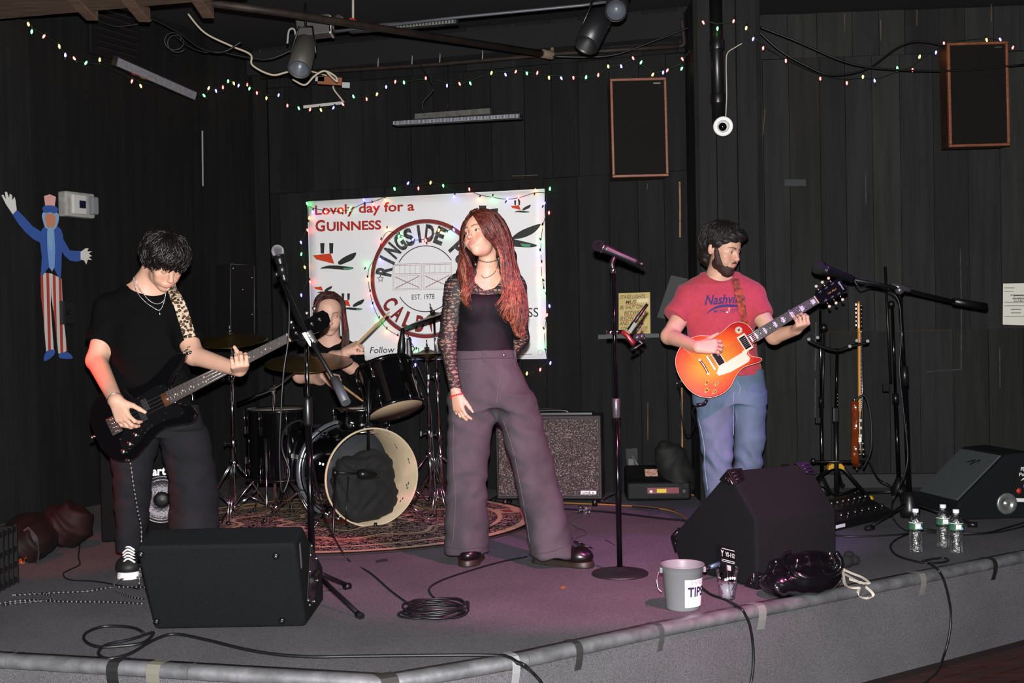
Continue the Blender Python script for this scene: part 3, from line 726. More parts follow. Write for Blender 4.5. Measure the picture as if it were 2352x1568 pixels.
ob('handle', MB().tube(cr([P(660, 100, 6.6), P(664, 70, 6.6), P(676, 68, 6.6), P(680, 92, 6.6)]), .006, 6), mat('grey_strap', '#7d7d7c', .5), tb)
def led_bar(a, b, wd, dp_, label, mface, cells=0, up=None, name='led_bar', cat='light bar'):
    a, b = V(a), V(b); t = thing(name, label, cat, (a + b) / 2)
    x = (b - a).normalized(); y = V((0, 1, 0)); y = (y - x * y.dot(x)).normalized(); z = x.cross(y)
    Rb = Matrix((x, y, z)).transposed(); L = (b - a).length; c = (a + b) / 2
    ob('housing', MB().box(c + y * dp_ * .5 + z * .004, (L, dp_, wd * 1.25), Rb), m_bar, t, bevel=.004)
    ob('lens_strip', MB().box(c - y * .003, (L * .985, .008, wd), Rb), mface, t)
    if cells:
        m = MB()
        for k in range(cells): m.box(c + x * (L * (k + .5) / cells - L / 2) - y * .008, (L / cells * .35, .004, wd * .9), Rb)
        ob('led_cells', m, mat('led_cell', '#2b2c30', .2), t, kind='stuff')
    return t
m_ledface = mat('led_face_pale', '#8d8f98', .25, spec=.7)
t = led_bar(P(902, 283, 7.3), P(1194, 266, 7.0), .022, .06, 'long black led bar hanging in front of the back wall above the banner', m_ledface, 90)
ob('mount_plate', MB().box(P(1040, 262, 7.25), (.5, .04, .035), ROTA), mat('dusty_metal', '#4a4945', .7, var=(40, .4)), t, bevel=.003)
for pts in ([(973, 256), (972, 235), (995, 205), (985, 178), (965, 160)], [(1025, 254), (1030, 230), (1028, 195)]):
    ob('power_cable', MB().tube(cr([P(u, v, 7.3) for u, v in pts[:-1]] + [wa(pts[-1][0], 150, .12)]), .004, 5), m_black, t)
t = led_bar(pos_left(240, 146) + nLw * .1, pos_left(436, 223) + nLw * .05, .05, .04, 'long grey led bar slanting down along the left wall top', mat('led_face_grey', '#77757a', .35, var=(60, .3)), 0)
t = led_bar(P(697, 246, 8.24), P(789, 236, 8.17), .02, .03, 'short white under-cabinet light bar hanging from beige cables', mat('white_lens', '#a9aaa6', .4))
t = led_bar(P(800, 68, 6.9), P(1048, 47, 6.7), .03, .05, 'pale slotted light bar fixed to the ceiling behind the diagonal pipe', mat('pale_green_grey', '#60645e', .4), 34)
m_beige = mat('beige_cable', '#a69c8a', .6)
for pts, Y, lab in (([(432, 32), (470, 75), (530, 105), (575, 125), (580, 150), (625, 172), (665, 165), (690, 175)], 7.2, 'beige cable looping along the ceiling from the left to the can light'),
                    ([(712, 163), (745, 172), (775, 180), (765, 200), (782, 225), (790, 235)], 8.12, 'beige cable hanging down to the short white light bar'),
                    ([(672, 182), (700, 195), (722, 175), (745, 163), (770, 175), (773, 187), (750, 165)], 7.3, 'beige cable curled in a loop beside the can light')):
    tmesh('beige_cable', cr([P(u, v, Y) for u, v in pts]), .0065, m_beige, lab, 'cable', 7)
m_bc = mat('black_cable', '#0e0e10', .45, spec=.5)
for pts, Y, lab in (([(190, 25), (260, 60), (340, 50), (352, 45), (410, 75), (460, 110), (510, 120), (555, 95)], 7.0, 'black cable drooping under the wooden ceiling at upper left'),
                    ([(400, 80), (430, 105), (470, 120), (500, 118), (560, 130), (620, 135), (680, 110)], 7.3, 'black cable looped between the ceiling pipe and the left can light'),
                    ([(1270, 130), (1400, 128), (1500, 95), (1585, 62)], 7.3, 'black cable swagged from the conduit to the pillar'),
                    ([(1745, 62), (1830, 95), (1950, 145), (2060, 160), (2200, 162), (2352, 148)], 7.25, 'black cable swagged across the right wall past the wall speaker'),
                    ([(1740, 70), (1790, 115), (1850, 150), (1910, 172), (1990, 158), (2060, 110), (2110, 95), (2170, 105)], 7.3, 'black cable hanging with the fairy lights from the pillar')):
    tmesh('ceiling_cable', cr([P(u, v, Y) for u, v in pts]), .006, m_bc, lab, 'cable', 6)
tmesh('cable_coil', [P(395, 92, 7.2) + V((.055 * math.cos(a), .01 * a, .05 * math.sin(a))) for a in np.linspace(0, 12, 60)], .0035, mat('grey_thin_cable', '#2a2b2d', .5), 'small coil of thin grey cable hanging at upper left', 'cable', 5)
for (u, v, w_, h_, c, lab) in ((758, 186, .16, .05, '#7a4426', 'orange brown wood scrap behind the beige cables'), (735, 182, .06, .03, '#9a9c9a', 'small white tag among the beige cables'), (795, 196, .05, .035, '#9a9c9a', 'small white paper tag at the end of the conduit cables')):
    tag(ob('ceiling_scrap', MB().box(P(u, v, 7.7), (w_, .02, h_), Matrix.Rotation(.08, 3, 'Y')), mat('scrap_' + c, c, .7)), lab, 'scrap')

# bare wood slivers, scuffs and patches on the planks
m_sliver = mat('bare_wood_sliver', '#8a6242', .8, var=(9, .6), stretch=(1, 1, 3)); m_dsl = mat('dull_wood_sliver', '#5c4634', .8, var=(9, .6)); m_scuff = mat('grey_scuff', '#37393b', .8, var=(25, .6)); m_patch = mat('patch_grey', '#2e3032', .8)
def sliver(par, f, pts, wd, m, nm='bare_wood_sliver', n=None): ob(nm, MB().ribbon([f(u, v, .008) for u, v in pts], n if n is not None else nA, wd, .001), m, par)
for pts in ([(1561, 417), (1562, 470), (1562, 545)], [(1565, 742), (1566, 800), (1566, 860)], [(1566, 880), (1567, 960), (1567, 1040)]): sliver(wall_back, wa, pts, .011, m_sliver)
for u in (812, 881, 952, 1023, 1096, 1168, 1243, 1322, 1397, 1473): sliver(wall_back, wa, [(u, 116 - (u - 770) * .075), (u, 152 - (u - 770) * .075)], .007, m_dsl)
for pts in ([(1487, 422), (1487, 434)], [(1488, 925), (1488, 1010)], [(597, 115), (596, 200), (597, 300)], [(599, 395), (598, 445)]): sliver(wall_back, wa, pts, .006, m_dsl)
for pts in ([(1177, 404), (1235, 402)],): sliver(wall_back, wa, pts, .004, m_dsl)
for pts in ([(1940, 32), (1940, 74)], [(2023, 45), (2023, 92)], [(2106, 22), (2106, 60)], [(2277, 6), (2277, 50)], [(1757, 250), (1752, 310)]): sliver(wall_right, wb, pts, .006, m_dsl, n=nB)
for pts, wd in (([(1874, 740), (1874, 800), (1872, 850)], .012), ([(1873, 870), (1872, 960)], .010), ([(2206, 570), (2208, 700), (2208, 850)], .007), ([(2129, 854), (2170, 850), (2207, 848)], .006), ([(2296, 800), (2297, 890)], .008), ([(1988, 390), (1989, 470)], .007)): sliver(wall_right, wb, pts, wd, m_scuff, 'scuff', nB)
for q in ([(1802, 412), (1851, 412), (1851, 427), (1802, 427)],): ob('paint_patch', MB().prism([wb(u, v, .007) for u, v in q], nB * .001), m_patch, wall_right)

# ============================================================ SMOOTH BODY BUILDER (signed distance field -> one continuous surface)
class SDF:
    def __init__(s, lo, hi, h, fine=()):
        s.ax = []
        for a in range(3):
            rg = sorted([(max(f[1], lo[a]), min(f[2], hi[a]), f[3]) for f in fine if f[0] == a])
            c = []; x = lo[a]
            for p, q, hf in rg:
                if q <= x: continue
                p = max(p, x)
                if p > x: c += list(np.linspace(x, p, max(2, int((p - x) / h) + 1))[:-1])
                c += list(np.linspace(p, q, max(2, int((q - p) / hf) + 1))[:-1]); x = q
            if hi[a] > x: c += list(np.linspace(x, hi[a], max(2, int((hi[a] - x) / h) + 1)))
            else: c.append(hi[a])
            s.ax.append(np.array(c, np.float32))
        s.F = np.full([len(a) for a in s.ax], 1.0, np.float32)
    def op(s, fn, lo, hi, k=.0, mode='u'):
        sl = []; g = []
        for a in range(3):
            i = max(0, np.searchsorted(s.ax[a], lo[a] - k - .004) - 1); j = min(len(s.ax[a]), np.searchsorted(s.ax[a], hi[a] + k + .004) + 1)
            if j - i < 2: return s
            sl.append(slice(i, j)); sh = [1, 1, 1]; sh[a] = -1; g.append(s.ax[a][i:j].reshape(sh))
        d = fn(*g).astype(np.float32); sl = tuple(sl); F = s.F[sl]
        if mode == 's': F = -F
        if k > 0:
            hh = np.maximum(k - np.abs(F - d), 0) / k
            r = np.minimum(F, d) - hh * hh * k * .25
        else: r = np.minimum(F, d)
        if mode == 's': r = -r
        s.F[sl] = r
        return s
    def cone(s, a, b, r0, r1, k=.02, flat=False, sq=None, mode='u'):
        a, b = V(a), V(b); ba = b - a; L2 = max(ba.length_squared, 1e-9); L = math.sqrt(L2); R = max(r0, r1)
        lo = [min(a[i], b[i]) - R for i in range(3)]; hi = [max(a[i], b[i]) + R for i in range(3)]
        def fn(X, Y, Z):
            px, py, pz = X - a.x, Y - a.y, Z - a.z
            t = (px * ba.x + py * ba.y + pz * ba.z) / L2; tc_ = np.clip(t, 0, 1)
            dx, dy, dz = px - tc_ * ba.x, py - tc_ * ba.y, pz - tc_ * ba.z
            if sq:
                n, f = sq; w_ = (dx * n[0] + dy * n[1] + dz * n[2]) * (f - 1)
                dx, dy, dz = dx + n[0] * w_, dy + n[1] * w_, dz + n[2] * w_
            if flat:
                dx, dy, dz = px - t * ba.x, py - t * ba.y, pz - t * ba.z
                if sq:
                    w_ = (dx * n[0] + dy * n[1] + dz * n[2]) * (f - 1)
                    dx, dy, dz = dx + n[0] * w_, dy + n[1] * w_, dz + n[2] * w_
            d = np.sqrt(dx * dx + dy * dy + dz * dz) - (r0 + (r1 - r0) * tc_)
            if flat: d = np.maximum(d, (np.abs(t - .5) - .5) * L)
            return d
        return s.op(fn, lo, hi, k, mode)
    def chain(s, pts, rs, k=.02, **kw):
        for i in range(len(pts) - 1): s.cone(pts[i], pts[i + 1], rs[i], rs[i + 1], k, **kw)
        return s
    def ell(s, c, r, k=.02, R=None, mode='u'):
        c = V(c); m = max(r) * 1.02
        Ri = R.transposed() if R is not None else None
        def fn(X, Y, Z):
            x, y, z = X - c.x, Y - c.y, Z - c.z
            if Ri is not None: x, y, z = [Ri[i][0] * x + Ri[i][1] * y + Ri[i][2] * z for i in range(3)]
            k0 = np.sqrt((x / r[0]) ** 2 + (y / r[1]) ** 2 + (z / r[2]) ** 2)
            k1 = np.sqrt((x / r[0] ** 2) ** 2 + (y / r[1] ** 2) ** 2 + (z / r[2] ** 2) ** 2) + 1e-6
            return k0 * (k0 - 1) / k1
        return s.op(fn, [c[i] - m for i in range(3)], [c[i] + m for i in range(3)], k, mode)
    def loft(s, rows, k=.02, ex=2.0, mode='u'):
        """rows: (z, cx, cy, a, b) flat-ended stack of (super)ellipses"""
        rows = sorted(rows); A = np.array(rows, float)
        q = []
        m = len(A)
        for i in range(m - 1):
            p0, p1, p2, p3 = A[max(i - 1, 0)], A[i], A[i + 1], A[min(i + 2, m - 1)]
            for j in range(8):
                t = j / 8
                c_ = p1 + (p2 - p1) * (t * t * (3 - 2 * t)) * .4 + (p2 - p1) * t * .6
                c_[0] = p1[0] + (p2[0] - p1[0]) * t
                q.append(c_)
        q.append(A[-1]); q = np.array(q)
        z0, z1 = q[0, 0], q[-1, 0]
        lo = [(q[:, 1] - q[:, 3]).min(), (q[:, 2] - q[:, 4]).min(), z0]; hi = [(q[:, 1] + q[:, 3]).max(), (q[:, 2] + q[:, 4]).max(), z1]
        def fn(X, Y, Z):
            zc = np.clip(Z, z0, z1)
            cx, cy, a, b = [np.interp(zc, q[:, 0], q[:, i]) for i in (1, 2, 3, 4)]
            x, y = np.abs(X - cx), np.abs(Y - cy)
            k0 = ((x / a) ** ex + (y / b) ** ex) ** (1 / ex)
            k1 = np.sqrt((x / a ** 2) ** 2 + (y / b ** 2) ** 2) + 1e-6
            d = np.where(k0 > .2, k0 * (k0 - 1) / k1, -np.minimum(a, b) * .8)
            d = np.maximum(d, -np.minimum(a, b))
            return np.maximum(d, np.maximum(z0 - Z, Z - z1))
        return s.op(fn, lo, hi, k, mode)
    def mesh(s):
        F = s.F; S = F < 0
        c = [S[i:S.shape[0] - 1 + i, j:S.shape[1] - 1 + j, l:S.shape[2] - 1 + l] for i in (0, 1) for j in (0, 1) for l in (0, 1)]
        anyv = c[0].copy(); allv = c[0].copy()
        for q in c[1:]: anyv |= q; allv &= q
        act = anyv & ~allv
        ijk = np.argwhere(act); idx = np.full(act.shape, -1, np.int32); idx[act] = np.arange(len(ijk))
        co = [(0, 0, 0), (1, 0, 0), (0, 1, 0), (1, 1, 0), (0, 0, 1), (1, 0, 1), (0, 1, 1), (1, 1, 1)]
        fv = [F[ijk[:, 0] + a, ijk[:, 1] + b, ijk[:, 2] + d] for a, b, d in co]
        acc = np.zeros((len(ijk), 3)); n = np.zeros(len(ijk))
        for p, q in ((0, 1), (2, 3), (4, 5), (6, 7), (0, 2), (1, 3), (4, 6), (5, 7), (0, 4), (1, 5), (2, 6), (3, 7)):
            fa, fb = fv[p], fv[q]; m = (fa < 0) != (fb < 0)
            t = np.where(m, fa / np.where(fa == fb, 1, fa - fb), 0)
            for a in range(3): acc[:, a] += m * (co[p][a] + (co[q][a] - co[p][a]) * t)
            n += m
        acc /= n[:, None]
        V_ = np.empty((len(ijk), 3))
        for a in range(3):
            ax = s.ax[a].astype(float); i0 = ijk[:, a]; V_[:, a] = ax[i0] + (ax[i0 + 1] - ax[i0]) * acc[:, a]
        quads = []
        for a in range(3):
            b, d = (a + 1) % 3, (a + 2) % 3
            sl0 = [slice(None)] * 3; sl1 = [slice(None)] * 3; sl0[a] = slice(0, -1); sl1[a] = slice(1, None)
            ch = S[tuple(sl0)] != S[tuple(sl1)]
            e = np.argwhere(ch); e = e[(e[:, b] > 0) & (e[:, d] > 0) & (e[:, b] < F.shape[b] - 1) & (e[:, d] < F.shape[d] - 1)]
            o = [e.copy() for _ in range(4)]
            o[0][:, b] -= 1; o[0][:, d] -= 1; o[1][:, d] -= 1; o[3][:, b] -= 1
            ids = np.stack([idx[q[:, 0], q[:, 1], q[:, 2]] for q in o], 1)
            ins = S[e[:, 0], e[:, 1], e[:, 2]]
            ids[~ins] = ids[~ins][:, ::-1]
            quads.append(ids[(ids >= 0).all(1)])
        return V_, np.concatenate(quads)
def vnormals(Vx, Q):
    n = np.cross(Vx[Q[:, 2]] - Vx[Q[:, 0]], Vx[Q[:, 3]] - Vx[Q[:, 1]]); N_ = np.zeros_like(Vx)
    for k in range(4): np.add.at(N_, Q[:, k], n)
    return N_ / (np.linalg.norm(N_, axis=1)[:, None] + 1e-12)
def np_ob(name, Vx, Q, material, parent, col=None, **k):
    me = bpy.data.meshes.new(name)
    Wi = np.array(WM[parent.name].inverted()) if parent is not None else np.eye(4)
    L_ = Vx @ Wi[:3, :3].T + Wi[:3, 3]
    me.vertices.add(len(L_)); me.vertices.foreach_set('co', L_.astype(np.float32).ravel())
    me.loops.add(Q.size); me.loops.foreach_set('vertex_index', Q.astype(np.int32).ravel())
    me.polygons.add(len(Q)); me.polygons.foreach_set('loop_start', np.arange(0, Q.size, 4, dtype=np.int32))
    me.polygons.foreach_set('use_smooth', np.ones(len(Q), bool))
    me.update(calc_edges=True); me.validate()
    if col is not None:
        at = me.color_attributes.new('Col', 'FLOAT_COLOR', 'POINT'); at.data.foreach_set('color', col.astype(np.float32).ravel())
    me.materials.append(material)
    o = bpy.data.objects.new(name, me); COL.objects.link(o)
    if parent is not None: o.parent = parent; WM[o.name] = WM[parent.name]
    return tag(o, **k)
def sdf_ob(name, S, material, parent, disp=None, color=None, keep=False, **k):
    Vx, Q = S.mesh()
    if disp is not None:
        N_ = vnormals(Vx, Q); Vx = Vx + N_ * disp(Vx, N_)[:, None]
    c = color(Vx) if color else None
    o = np_ob(name, Vx, Q, material, parent, c, **k)
    if keep: return o, BVHTree.FromPolygons(Vx.tolist(), Q.tolist())
    return o
def drape(bvh, pts, off=.002, Ydef=5.5):
    """drop measured points onto a surface; returns points and normals"""
    out = []; nn = []; last = Ydef; bl = bvh if isinstance(bvh, list) else [bvh]
    for u, v in pts:
        d = ray(u, v).normalized(); hs_ = [q for q in (b.ray_cast(CAM, d) for b in bl) if q[0] is not None]; h = min(hs_, key=lambda q: q[3]) if hs_ else (None,)
        if h[0] is not None:
            n = h[1]; n = n if n.dot(d) < 0 else -n
            out.append(h[0] + n * off); nn.append(n); last = h[0].y
        else: out.append(P(u, v, last)); nn.append(-d)
    return out, nn
def R4(v, uL, uR, b, Y, dy=0.0):
    p = P((uL + uR) / 2, v, Y)
    return (p.z, p.x, Y + dy, (uR - uL) / 2 * Y / FPX, b)
def fold_disp(amp, f=1.0, seed=0, zs=None):
    def fn(X, N_):
        x, y, z = X[:, 0] * f, X[:, 1] * f, X[:, 2] * f
        w1 = np.sin(x * 17 + seed) * 1.7 + np.sin(z * 11 + y * 9 + seed * 2) * 1.3
        w2 = np.sin(z * 23 - x * 8 + seed) * 1.1
        r = np.sin(z * 48 + x * 26 + w1 * 1.6) * .5 + np.sin(x * 60 - z * 22 + w2 * 2 + seed) * .35 + np.sin(z * 95 + x * 50 + w1 * 3) * .2
        r = np.sign(r) * np.abs(r) ** 1.3
        a = amp if zs is None else amp * np.interp(X[:, 2], zs[0], zs[1])
        return r * a
    return fn
def vmat(name, rough=.5, sss=.0, spec=.4, bump=None):
    m = mat(name, '#ffffff', rough, spec=spec, bump=bump); nt = m.node_tree
    a = nt.nodes.new('ShaderNodeVertexColor'); a.layer_name = 'Col'
    nt.links.new(a.outputs[0], nt.nodes['Principled BSDF'].inputs['Base Color'])
    if sss:
        b = nt.nodes['Principled BSDF']; b.inputs['Subsurface Weight'].default_value = sss; b.inputs['Subsurface Radius'].default_value = (.012, .005, .003); b.inputs['Subsurface Scale'].default_value = 1.0
    return m
m_skin = vmat('skin', .48, .12, .35, bump=(220, .12))
def HM(origin, yaw, pitch, roll, sc=1.0):
    return Matrix.Translation(V(origin)) @ Matrix.Rotation(rad(yaw), 4, 'Z') @ Matrix.Rotation(rad(pitch), 4, 'X') @ Matrix.Rotation(rad(roll), 4, 'Y') @ Matrix.Scale(sc, 4)
def head(S, M, male=False, lids=.5, smile=0.0):
    sc = M.to_scale()[0]; R = (M.to_3x3() * (1 / sc))
    def E(c, r, k=.015, rot=None, mode='u'):
        RR = R if rot is None else R @ rot
        S.ell(M @ V(c), [x * sc for x in r], k * sc, RR, mode)
    def C(a, b, r0, r1, k=.01, mode='u'): S.cone(M @ V(a), M @ V(b), r0 * sc, r1 * sc, k * sc, mode=mode)
    rz = lambda a: Matrix.Rotation(rad(a), 3, 'Z'); rx = lambda a: Matrix.Rotation(rad(a), 3, 'X'); ry = lambda a: Matrix.Rotation(rad(a), 3, 'Y')
    E((0, .018, .034), (.074, .092, .082), .001)
    E((0, -.03, .03), (.062, .06, .062), .03)                      # forehead
    E((0, -.028, -.038), (.055, .058, .070), .03)                  # mid face
    jw = .052 if male else .046
    E((0, -.018, -.070), (jw, .055, .038), .03)                    # jaw
    E((0, -.066, -.098), (.021 if male else .017, .019, .017), .03)  # chin
    for s in (-1, 1):
        E((s * .041, -.058, -.026), (.021, .020, .017), .022)      # cheek bone
        E((s * .034, -.062, -.052), (.018, .020, .020), .02)
        E((s * .022, -.0815, .020), (.019, .009, .006), .012, ry(s * 8))  # brow ridge
        E((s * .031, -.092, .0), (.0165, .016, .0105), .012, mode='s')  # socket
        E((s * .031, -.0725, .0), (.0135, .0135, .0128), .004)     # lids over the eyeball
        E((s * .031, -.088, -.001), (.0115, .012, .0045 * lids), .0015, mode='s')
        E((s * .077, .012, -.004), (.006, .019, .031), .006, rz(s * -18))  # ear
        E((s * .083, .008, .002), (.005, .010, .016), .004, rz(s * -18), mode='s')
        E((s * .0095, -.098, -.034), (.0075, .009, .0065), .006)   # nostril wing
        E((s * .0062, -.104, -.0405), (.0032, .005, .003), .002, mode='s')
    C((0, -.082, .012), (0, -.104, -.027), .0075, .0095, .012)
    E((0, -.108, -.031), (.0095, .009, .0085), .008)
    mz = -.064
    E((0, -.083, mz), (.026, .014, .016), .014)                    # muzzle
    for i in range(-3, 4):                                         # lips
        x = i * (.0068 + .0020 * smile); cz = smile * (abs(i) / 3) ** 2 * .006; yy = -.0955 + .0015 * smile + abs(i) ** 1.6 * .0014
        t = 1 - (abs(i) / 3.6) ** 2
        k_ = 1 - .35 * smile; E((x, yy, mz + .0035 * k_ + cz - (0.0008 if i == 0 else 0)), (.0065, .0055, (.0035 * t + .001) * k_), .003)
        E((x, yy + .001, mz - .005 * k_ + cz), (.0065, .0060, (.0045 * t + .001) * k_), .003)
    for i in range(-4, 5):
        E((i * (.0058 + .0017 * smile), -.1015 + abs(i) ** 1.6 * .0011, mz - .0003 + smile * (abs(i) / 3.3) ** 2 * .006), (.0045, .004, .0009), .0012, mode='s')
    if smile:
        for s in (-1, 1): E((s * .038, -.072, -.045), (.013, .012, .012), .012)
def face_color(Vx, M, base, lip=(.42, .12, .11), brow=(.05, .03, .025), blush=.25, male=False, browlift=0, extra=None):
    Mi = np.array(M.inverted()); L_ = Vx @ Mi[:3, :3].T + Mi[:3, 3]
    n = len(Vx); c = np.tile(np.array(list(base) + [1.0]), (n, 1))
    nz = (np.sin(Vx[:, 0] * 70 + 2 * np.sin(Vx[:, 2] * 50)) * np.sin(Vx[:, 2] * 63 + Vx[:, 1] * 40)) * .04
    c[:, :3] *= (1 + nz)[:, None]
    x, y, z = L_[:, 0], L_[:, 1], L_[:, 2]
    fr_ = y < -.055
    def mix(m, col):
        m = np.clip(m, 0, 1)[:, None]; c[:, :3] = c[:, :3] * (1 - m) + np.array(col) * m
    redc = np.array(base) * np.array([1.02, .68, .66])
    for s in (-1, 1): mix(fr_ * np.exp(-(((x - s * .038) / .018) ** 2 + ((z + .03) / .018) ** 2)) * blush, redc)
    mix(fr_ * np.exp(-((x / .011) ** 2 + ((z + .033) / .012) ** 2)) * blush, redc)
    lm = 1 - np.sqrt((x / (.0245 if blush < .5 else .029)) ** 2 + ((z + .0655 - (0 if blush < .5 else 5) * x * x) / (.0088 if blush < .5 else .0066)) ** 2); mix((y < -.078) * np.clip(lm * 5, 0, 1) * .9, lip)
    for s in (-1, 1):
        t = (x * s - .010) / .040; cz = .0235 + .007 * np.sin(np.clip(t, 0, 1) * 2.6) - .002 + browlift
        bmask = (t > 0) & (t < 1) & (y < -.04); th = .0036 * (1 - .6 * np.clip(t, 0, 1)) * (1.35 if male else 1)
        mix(bmask * np.clip(1.6 - np.abs(z - cz) / th, 0, 1) * .85, brow)
        mix(fr_ * np.clip(1.5 - np.abs(np.sqrt(((x - s * .031) / .0155) ** 2 + ((z - .0005) / .0085) ** 2) - .75) * 6, 0, 1) * .28, np.array(base) * .45)
        lash = (np.abs(x - s * .031) < .0135) * np.clip(1.3 - np.abs(z - (.0012 + .0035 * (1 - ((x - s * .031) / .0135) ** 2))) / .0016, 0, 1); mix((y < -.06) * lash * .8, (.03, .02, .02))
    if extra: extra(L_, c, mix)
    return c
m_eyew = mat('eye_white', '#b9b2ab', .15); m_iris = mat('eye_iris', '#2c1d12', .1)
def eyes(M, par, look=(0, 0)):
    sc = M.to_scale()[0]
    for s in (-1, 1):
        c = M @ V((s * .031, -.0735, 0)); f = ((M.to_3x3() @ V((look[0], -1, look[1]))).normalized())
        b = MB().sph(c, .0118 * sc, 16, 12); b.lathe([(.0058 * sc, .0102 * sc), (.0045 * sc, .0114 * sc), (.002 * sc, .0121 * sc), (0, .0122 * sc)], c, f, 14, mi=1, caps=False)
        ob('eye', b, (m_eyew, m_iris), par)
def hand(S, w, f, n, th, curls=(35, 40, 25), sc=1.0, spread=.10, thumb=(.55, .75, .25), tcurl=25, per=None, h=None):
    """w wrist, f towards the fingers, n out of the palm, th towards the thumb side"""
    f = V(f).normalized(); n = V(n); n = (n - f * n.dot(f)).normalized(); s = f.cross(n); s = s if s.dot(V(th)) > 0 else -s
    w = V(w); K = []
    for i, (o, l) in enumerate(((.030, .086), (.010, .090), (-.010, .086), (-.028, .078))):
        kp = w + (f * l + s * o) * sc - n * .004 * sc; K.append(kp)
        S.cone(w + s * o * .55 * sc, kp, .0145 * sc, .0108 * sc, .014 * sc)
    S.ell(w + (f * .05) * sc + n * .004 * sc, [.034 * sc, .042 * sc, .014 * sc], .015 * sc, Matrix((s, f, n)).transposed())
    tips = []
    for i, L in enumerate((.073, .082, .076, .060)):
        q = K[i]; cu = curls if per is None else per[i]
        fd = (f + s * spread * (1.5 - i) * .7).normalized(); ax = fd.cross(n).normalized()
        ang = 0; r = (.0092, .0094, .0090, .0080)[i] * sc
        for j, fr_ in enumerate((.45, .31, .24)):
            ang += cu[j]; d = (fd * math.cos(rad(ang)) + n * math.sin(rad(ang))).normalized()
            q2 = q + d * L * fr_ * sc; S.cone(q, q2, r * (1.0 - .09 * j), r * (.93 - .1 * j), .0045 * sc); q = q2
        tips.append(q)
    t0 = w + (f * .022 + s * .024 + n * .008) * sc; d1 = (f * thumb[0] + s * thumb[1] + n * thumb[2]).normalized()
    t1 = t0 + d1 * .042 * sc; d2 = (d1 * math.cos(rad(tcurl)) + (f * .8 + n * .35 - s * .2).normalized() * math.sin(rad(tcurl))).normalized()
    t2 = t1 + d2 * .032 * sc; t3 = t2 + d2 * .026 * sc
    S.cone(t0, t1, .0150 * sc, .0112 * sc, .014 * sc); S.cone(t1, t2, .0110 * sc, .0102 * sc, .004 * sc); S.cone(t2, t3, .0100 * sc, .0078 * sc, .004 * sc)
    return K, tips
def hair_mat(name, c1, c2, scale=120, rough=.38, spec=.5, sheen=0):
    m = mat(name, c1, rough, var=(scale, .5), col2=c2, spec=spec, bump=(scale * 2, .3))
    return m
def strands(M, n, seed, t1f, r=.004, infl=(1.06, 1.22), wave=.06, hang=None, hangdir=(0, 0, -1), crown=(0, .25, 1), mb=None, a0=0, a1=360, t0=.03, seg=9, curl=0.0, wfreq=9, hw=.01, tip=.3, c0=(0, .018, .036), rr=(.077, .094, .084)):
    rnd = random.Random(seed); mb = mb or MB(); cw = V(crown).normalized(); X, Y_, _ = basis(cw)
    Y2 = V((0, -1, 0)); Y2 = (Y2 - cw * Y2.dot(cw)).normalized(); X2 = Y2.cross(cw)   # azimuth 0 = front
    sc = M.to_scale()[0]
    for i in range(n):
        a = rad(rnd.uniform(a0, a1)); tt = t1f(math.degrees(a) % 360) * rnd.uniform(.88, 1.08); ph = rnd.uniform(0, 6.3); k = rnd.uniform(*infl)
        ts = rnd.uniform(t0, t0 + .5 * (tt - t0)) if rnd.random() < .6 else t0
        pts = []
        for j in range(seg + 1):
            u = j / seg; t = ts + (tt - ts) * u; aa = a + wave * math.sin(u * wfreq + ph) + curl * u * u * rnd.choice((1, 1))
            d = cw * math.cos(t) + (Y2 * math.cos(aa) + X2 * math.sin(aa)) * math.sin(t)
            kk = 1.01 + (k - 1.01) * math.sin(min(1, u * 1.3 + .12) * PI / 2) * (1 - .25 * u)
            q = V((d.x * rr[0], d.y * rr[1], d.z * rr[2])) * (kk + wave * .35 * math.sin(u * wfreq * 1.3 + ph * 2))
            pts.append(M @ (V(c0) + q))
        if hang:
            L = hang(math.degrees(a) % 360) * rnd.uniform(.8, 1.05); p = pts[-1]; hd = V(hangdir).normalized(); ns = 8
            ox = rnd.uniform(-.006, .006)
            for j in range(1, ns + 1):
                u = j / ns; pts.append(p + hd * L * u + V((hw * math.sin(u * 9 + ph) * u + ox * u, hw * .6 * math.cos(u * 8 + ph) * u, 0)))
        m = len(pts); R_ = r * sc * rnd.uniform(.7, 1.25)
        mb.tube(pts, [R_ * (.45 + .55 * math.sin(min(1, 3 * (q / (m - 1)) + .15) * PI / 2)) * (1 if q < m * .6 else 1 - (1 - tip) * (q - m * .6) / (m * .4)) for q in range(m)], 5)
    return mb
def guide_strands(guides, per, r, seed, jit=.006, wave=.006, wf=14, mb=None, tip=.3, n=18):
    """interpolate strands between neighbouring 3-D guide curves"""
    rnd = random.Random(seed); mb = mb or MB()
    G_ = [cr(g, 8) for g in guides]
    def samp(g, u):
        x = u * (len(g) - 1); i = min(int(x), len(g) - 2); return g[i].lerp(g[i + 1], x - i)
    for gi in range(len(G_) - 1):
        for k in range(per):
            f = (k + rnd.random()) / per; ph = gi * 1.3 + f * 2.6 + rnd.uniform(-.5, .5); j = V([rnd.uniform(-jit, jit) for _ in range(3)]); endu = rnd.uniform(.86, 1.0)
            pts = []
            for q in range(n + 1):
                u = q / n * endu; p = samp(G_[gi], u).lerp(samp(G_[gi + 1], u), f)
                a = wave * (u ** 1.2)
                pts.append(p + j * (.3 + u) + V((a * math.sin(u * wf + ph), a * .8 * math.cos(u * wf + ph), 0)))
            R_ = r * rnd.uniform(.6, 1.3)
            mb.tube(pts, [R_ * min(1, .5 + 3 * q / n) * (1 if q < n * .65 else 1 - (1 - tip) * (q - n * .65) / (n * .35)) for q in range(n + 1)], 5)
    return mb
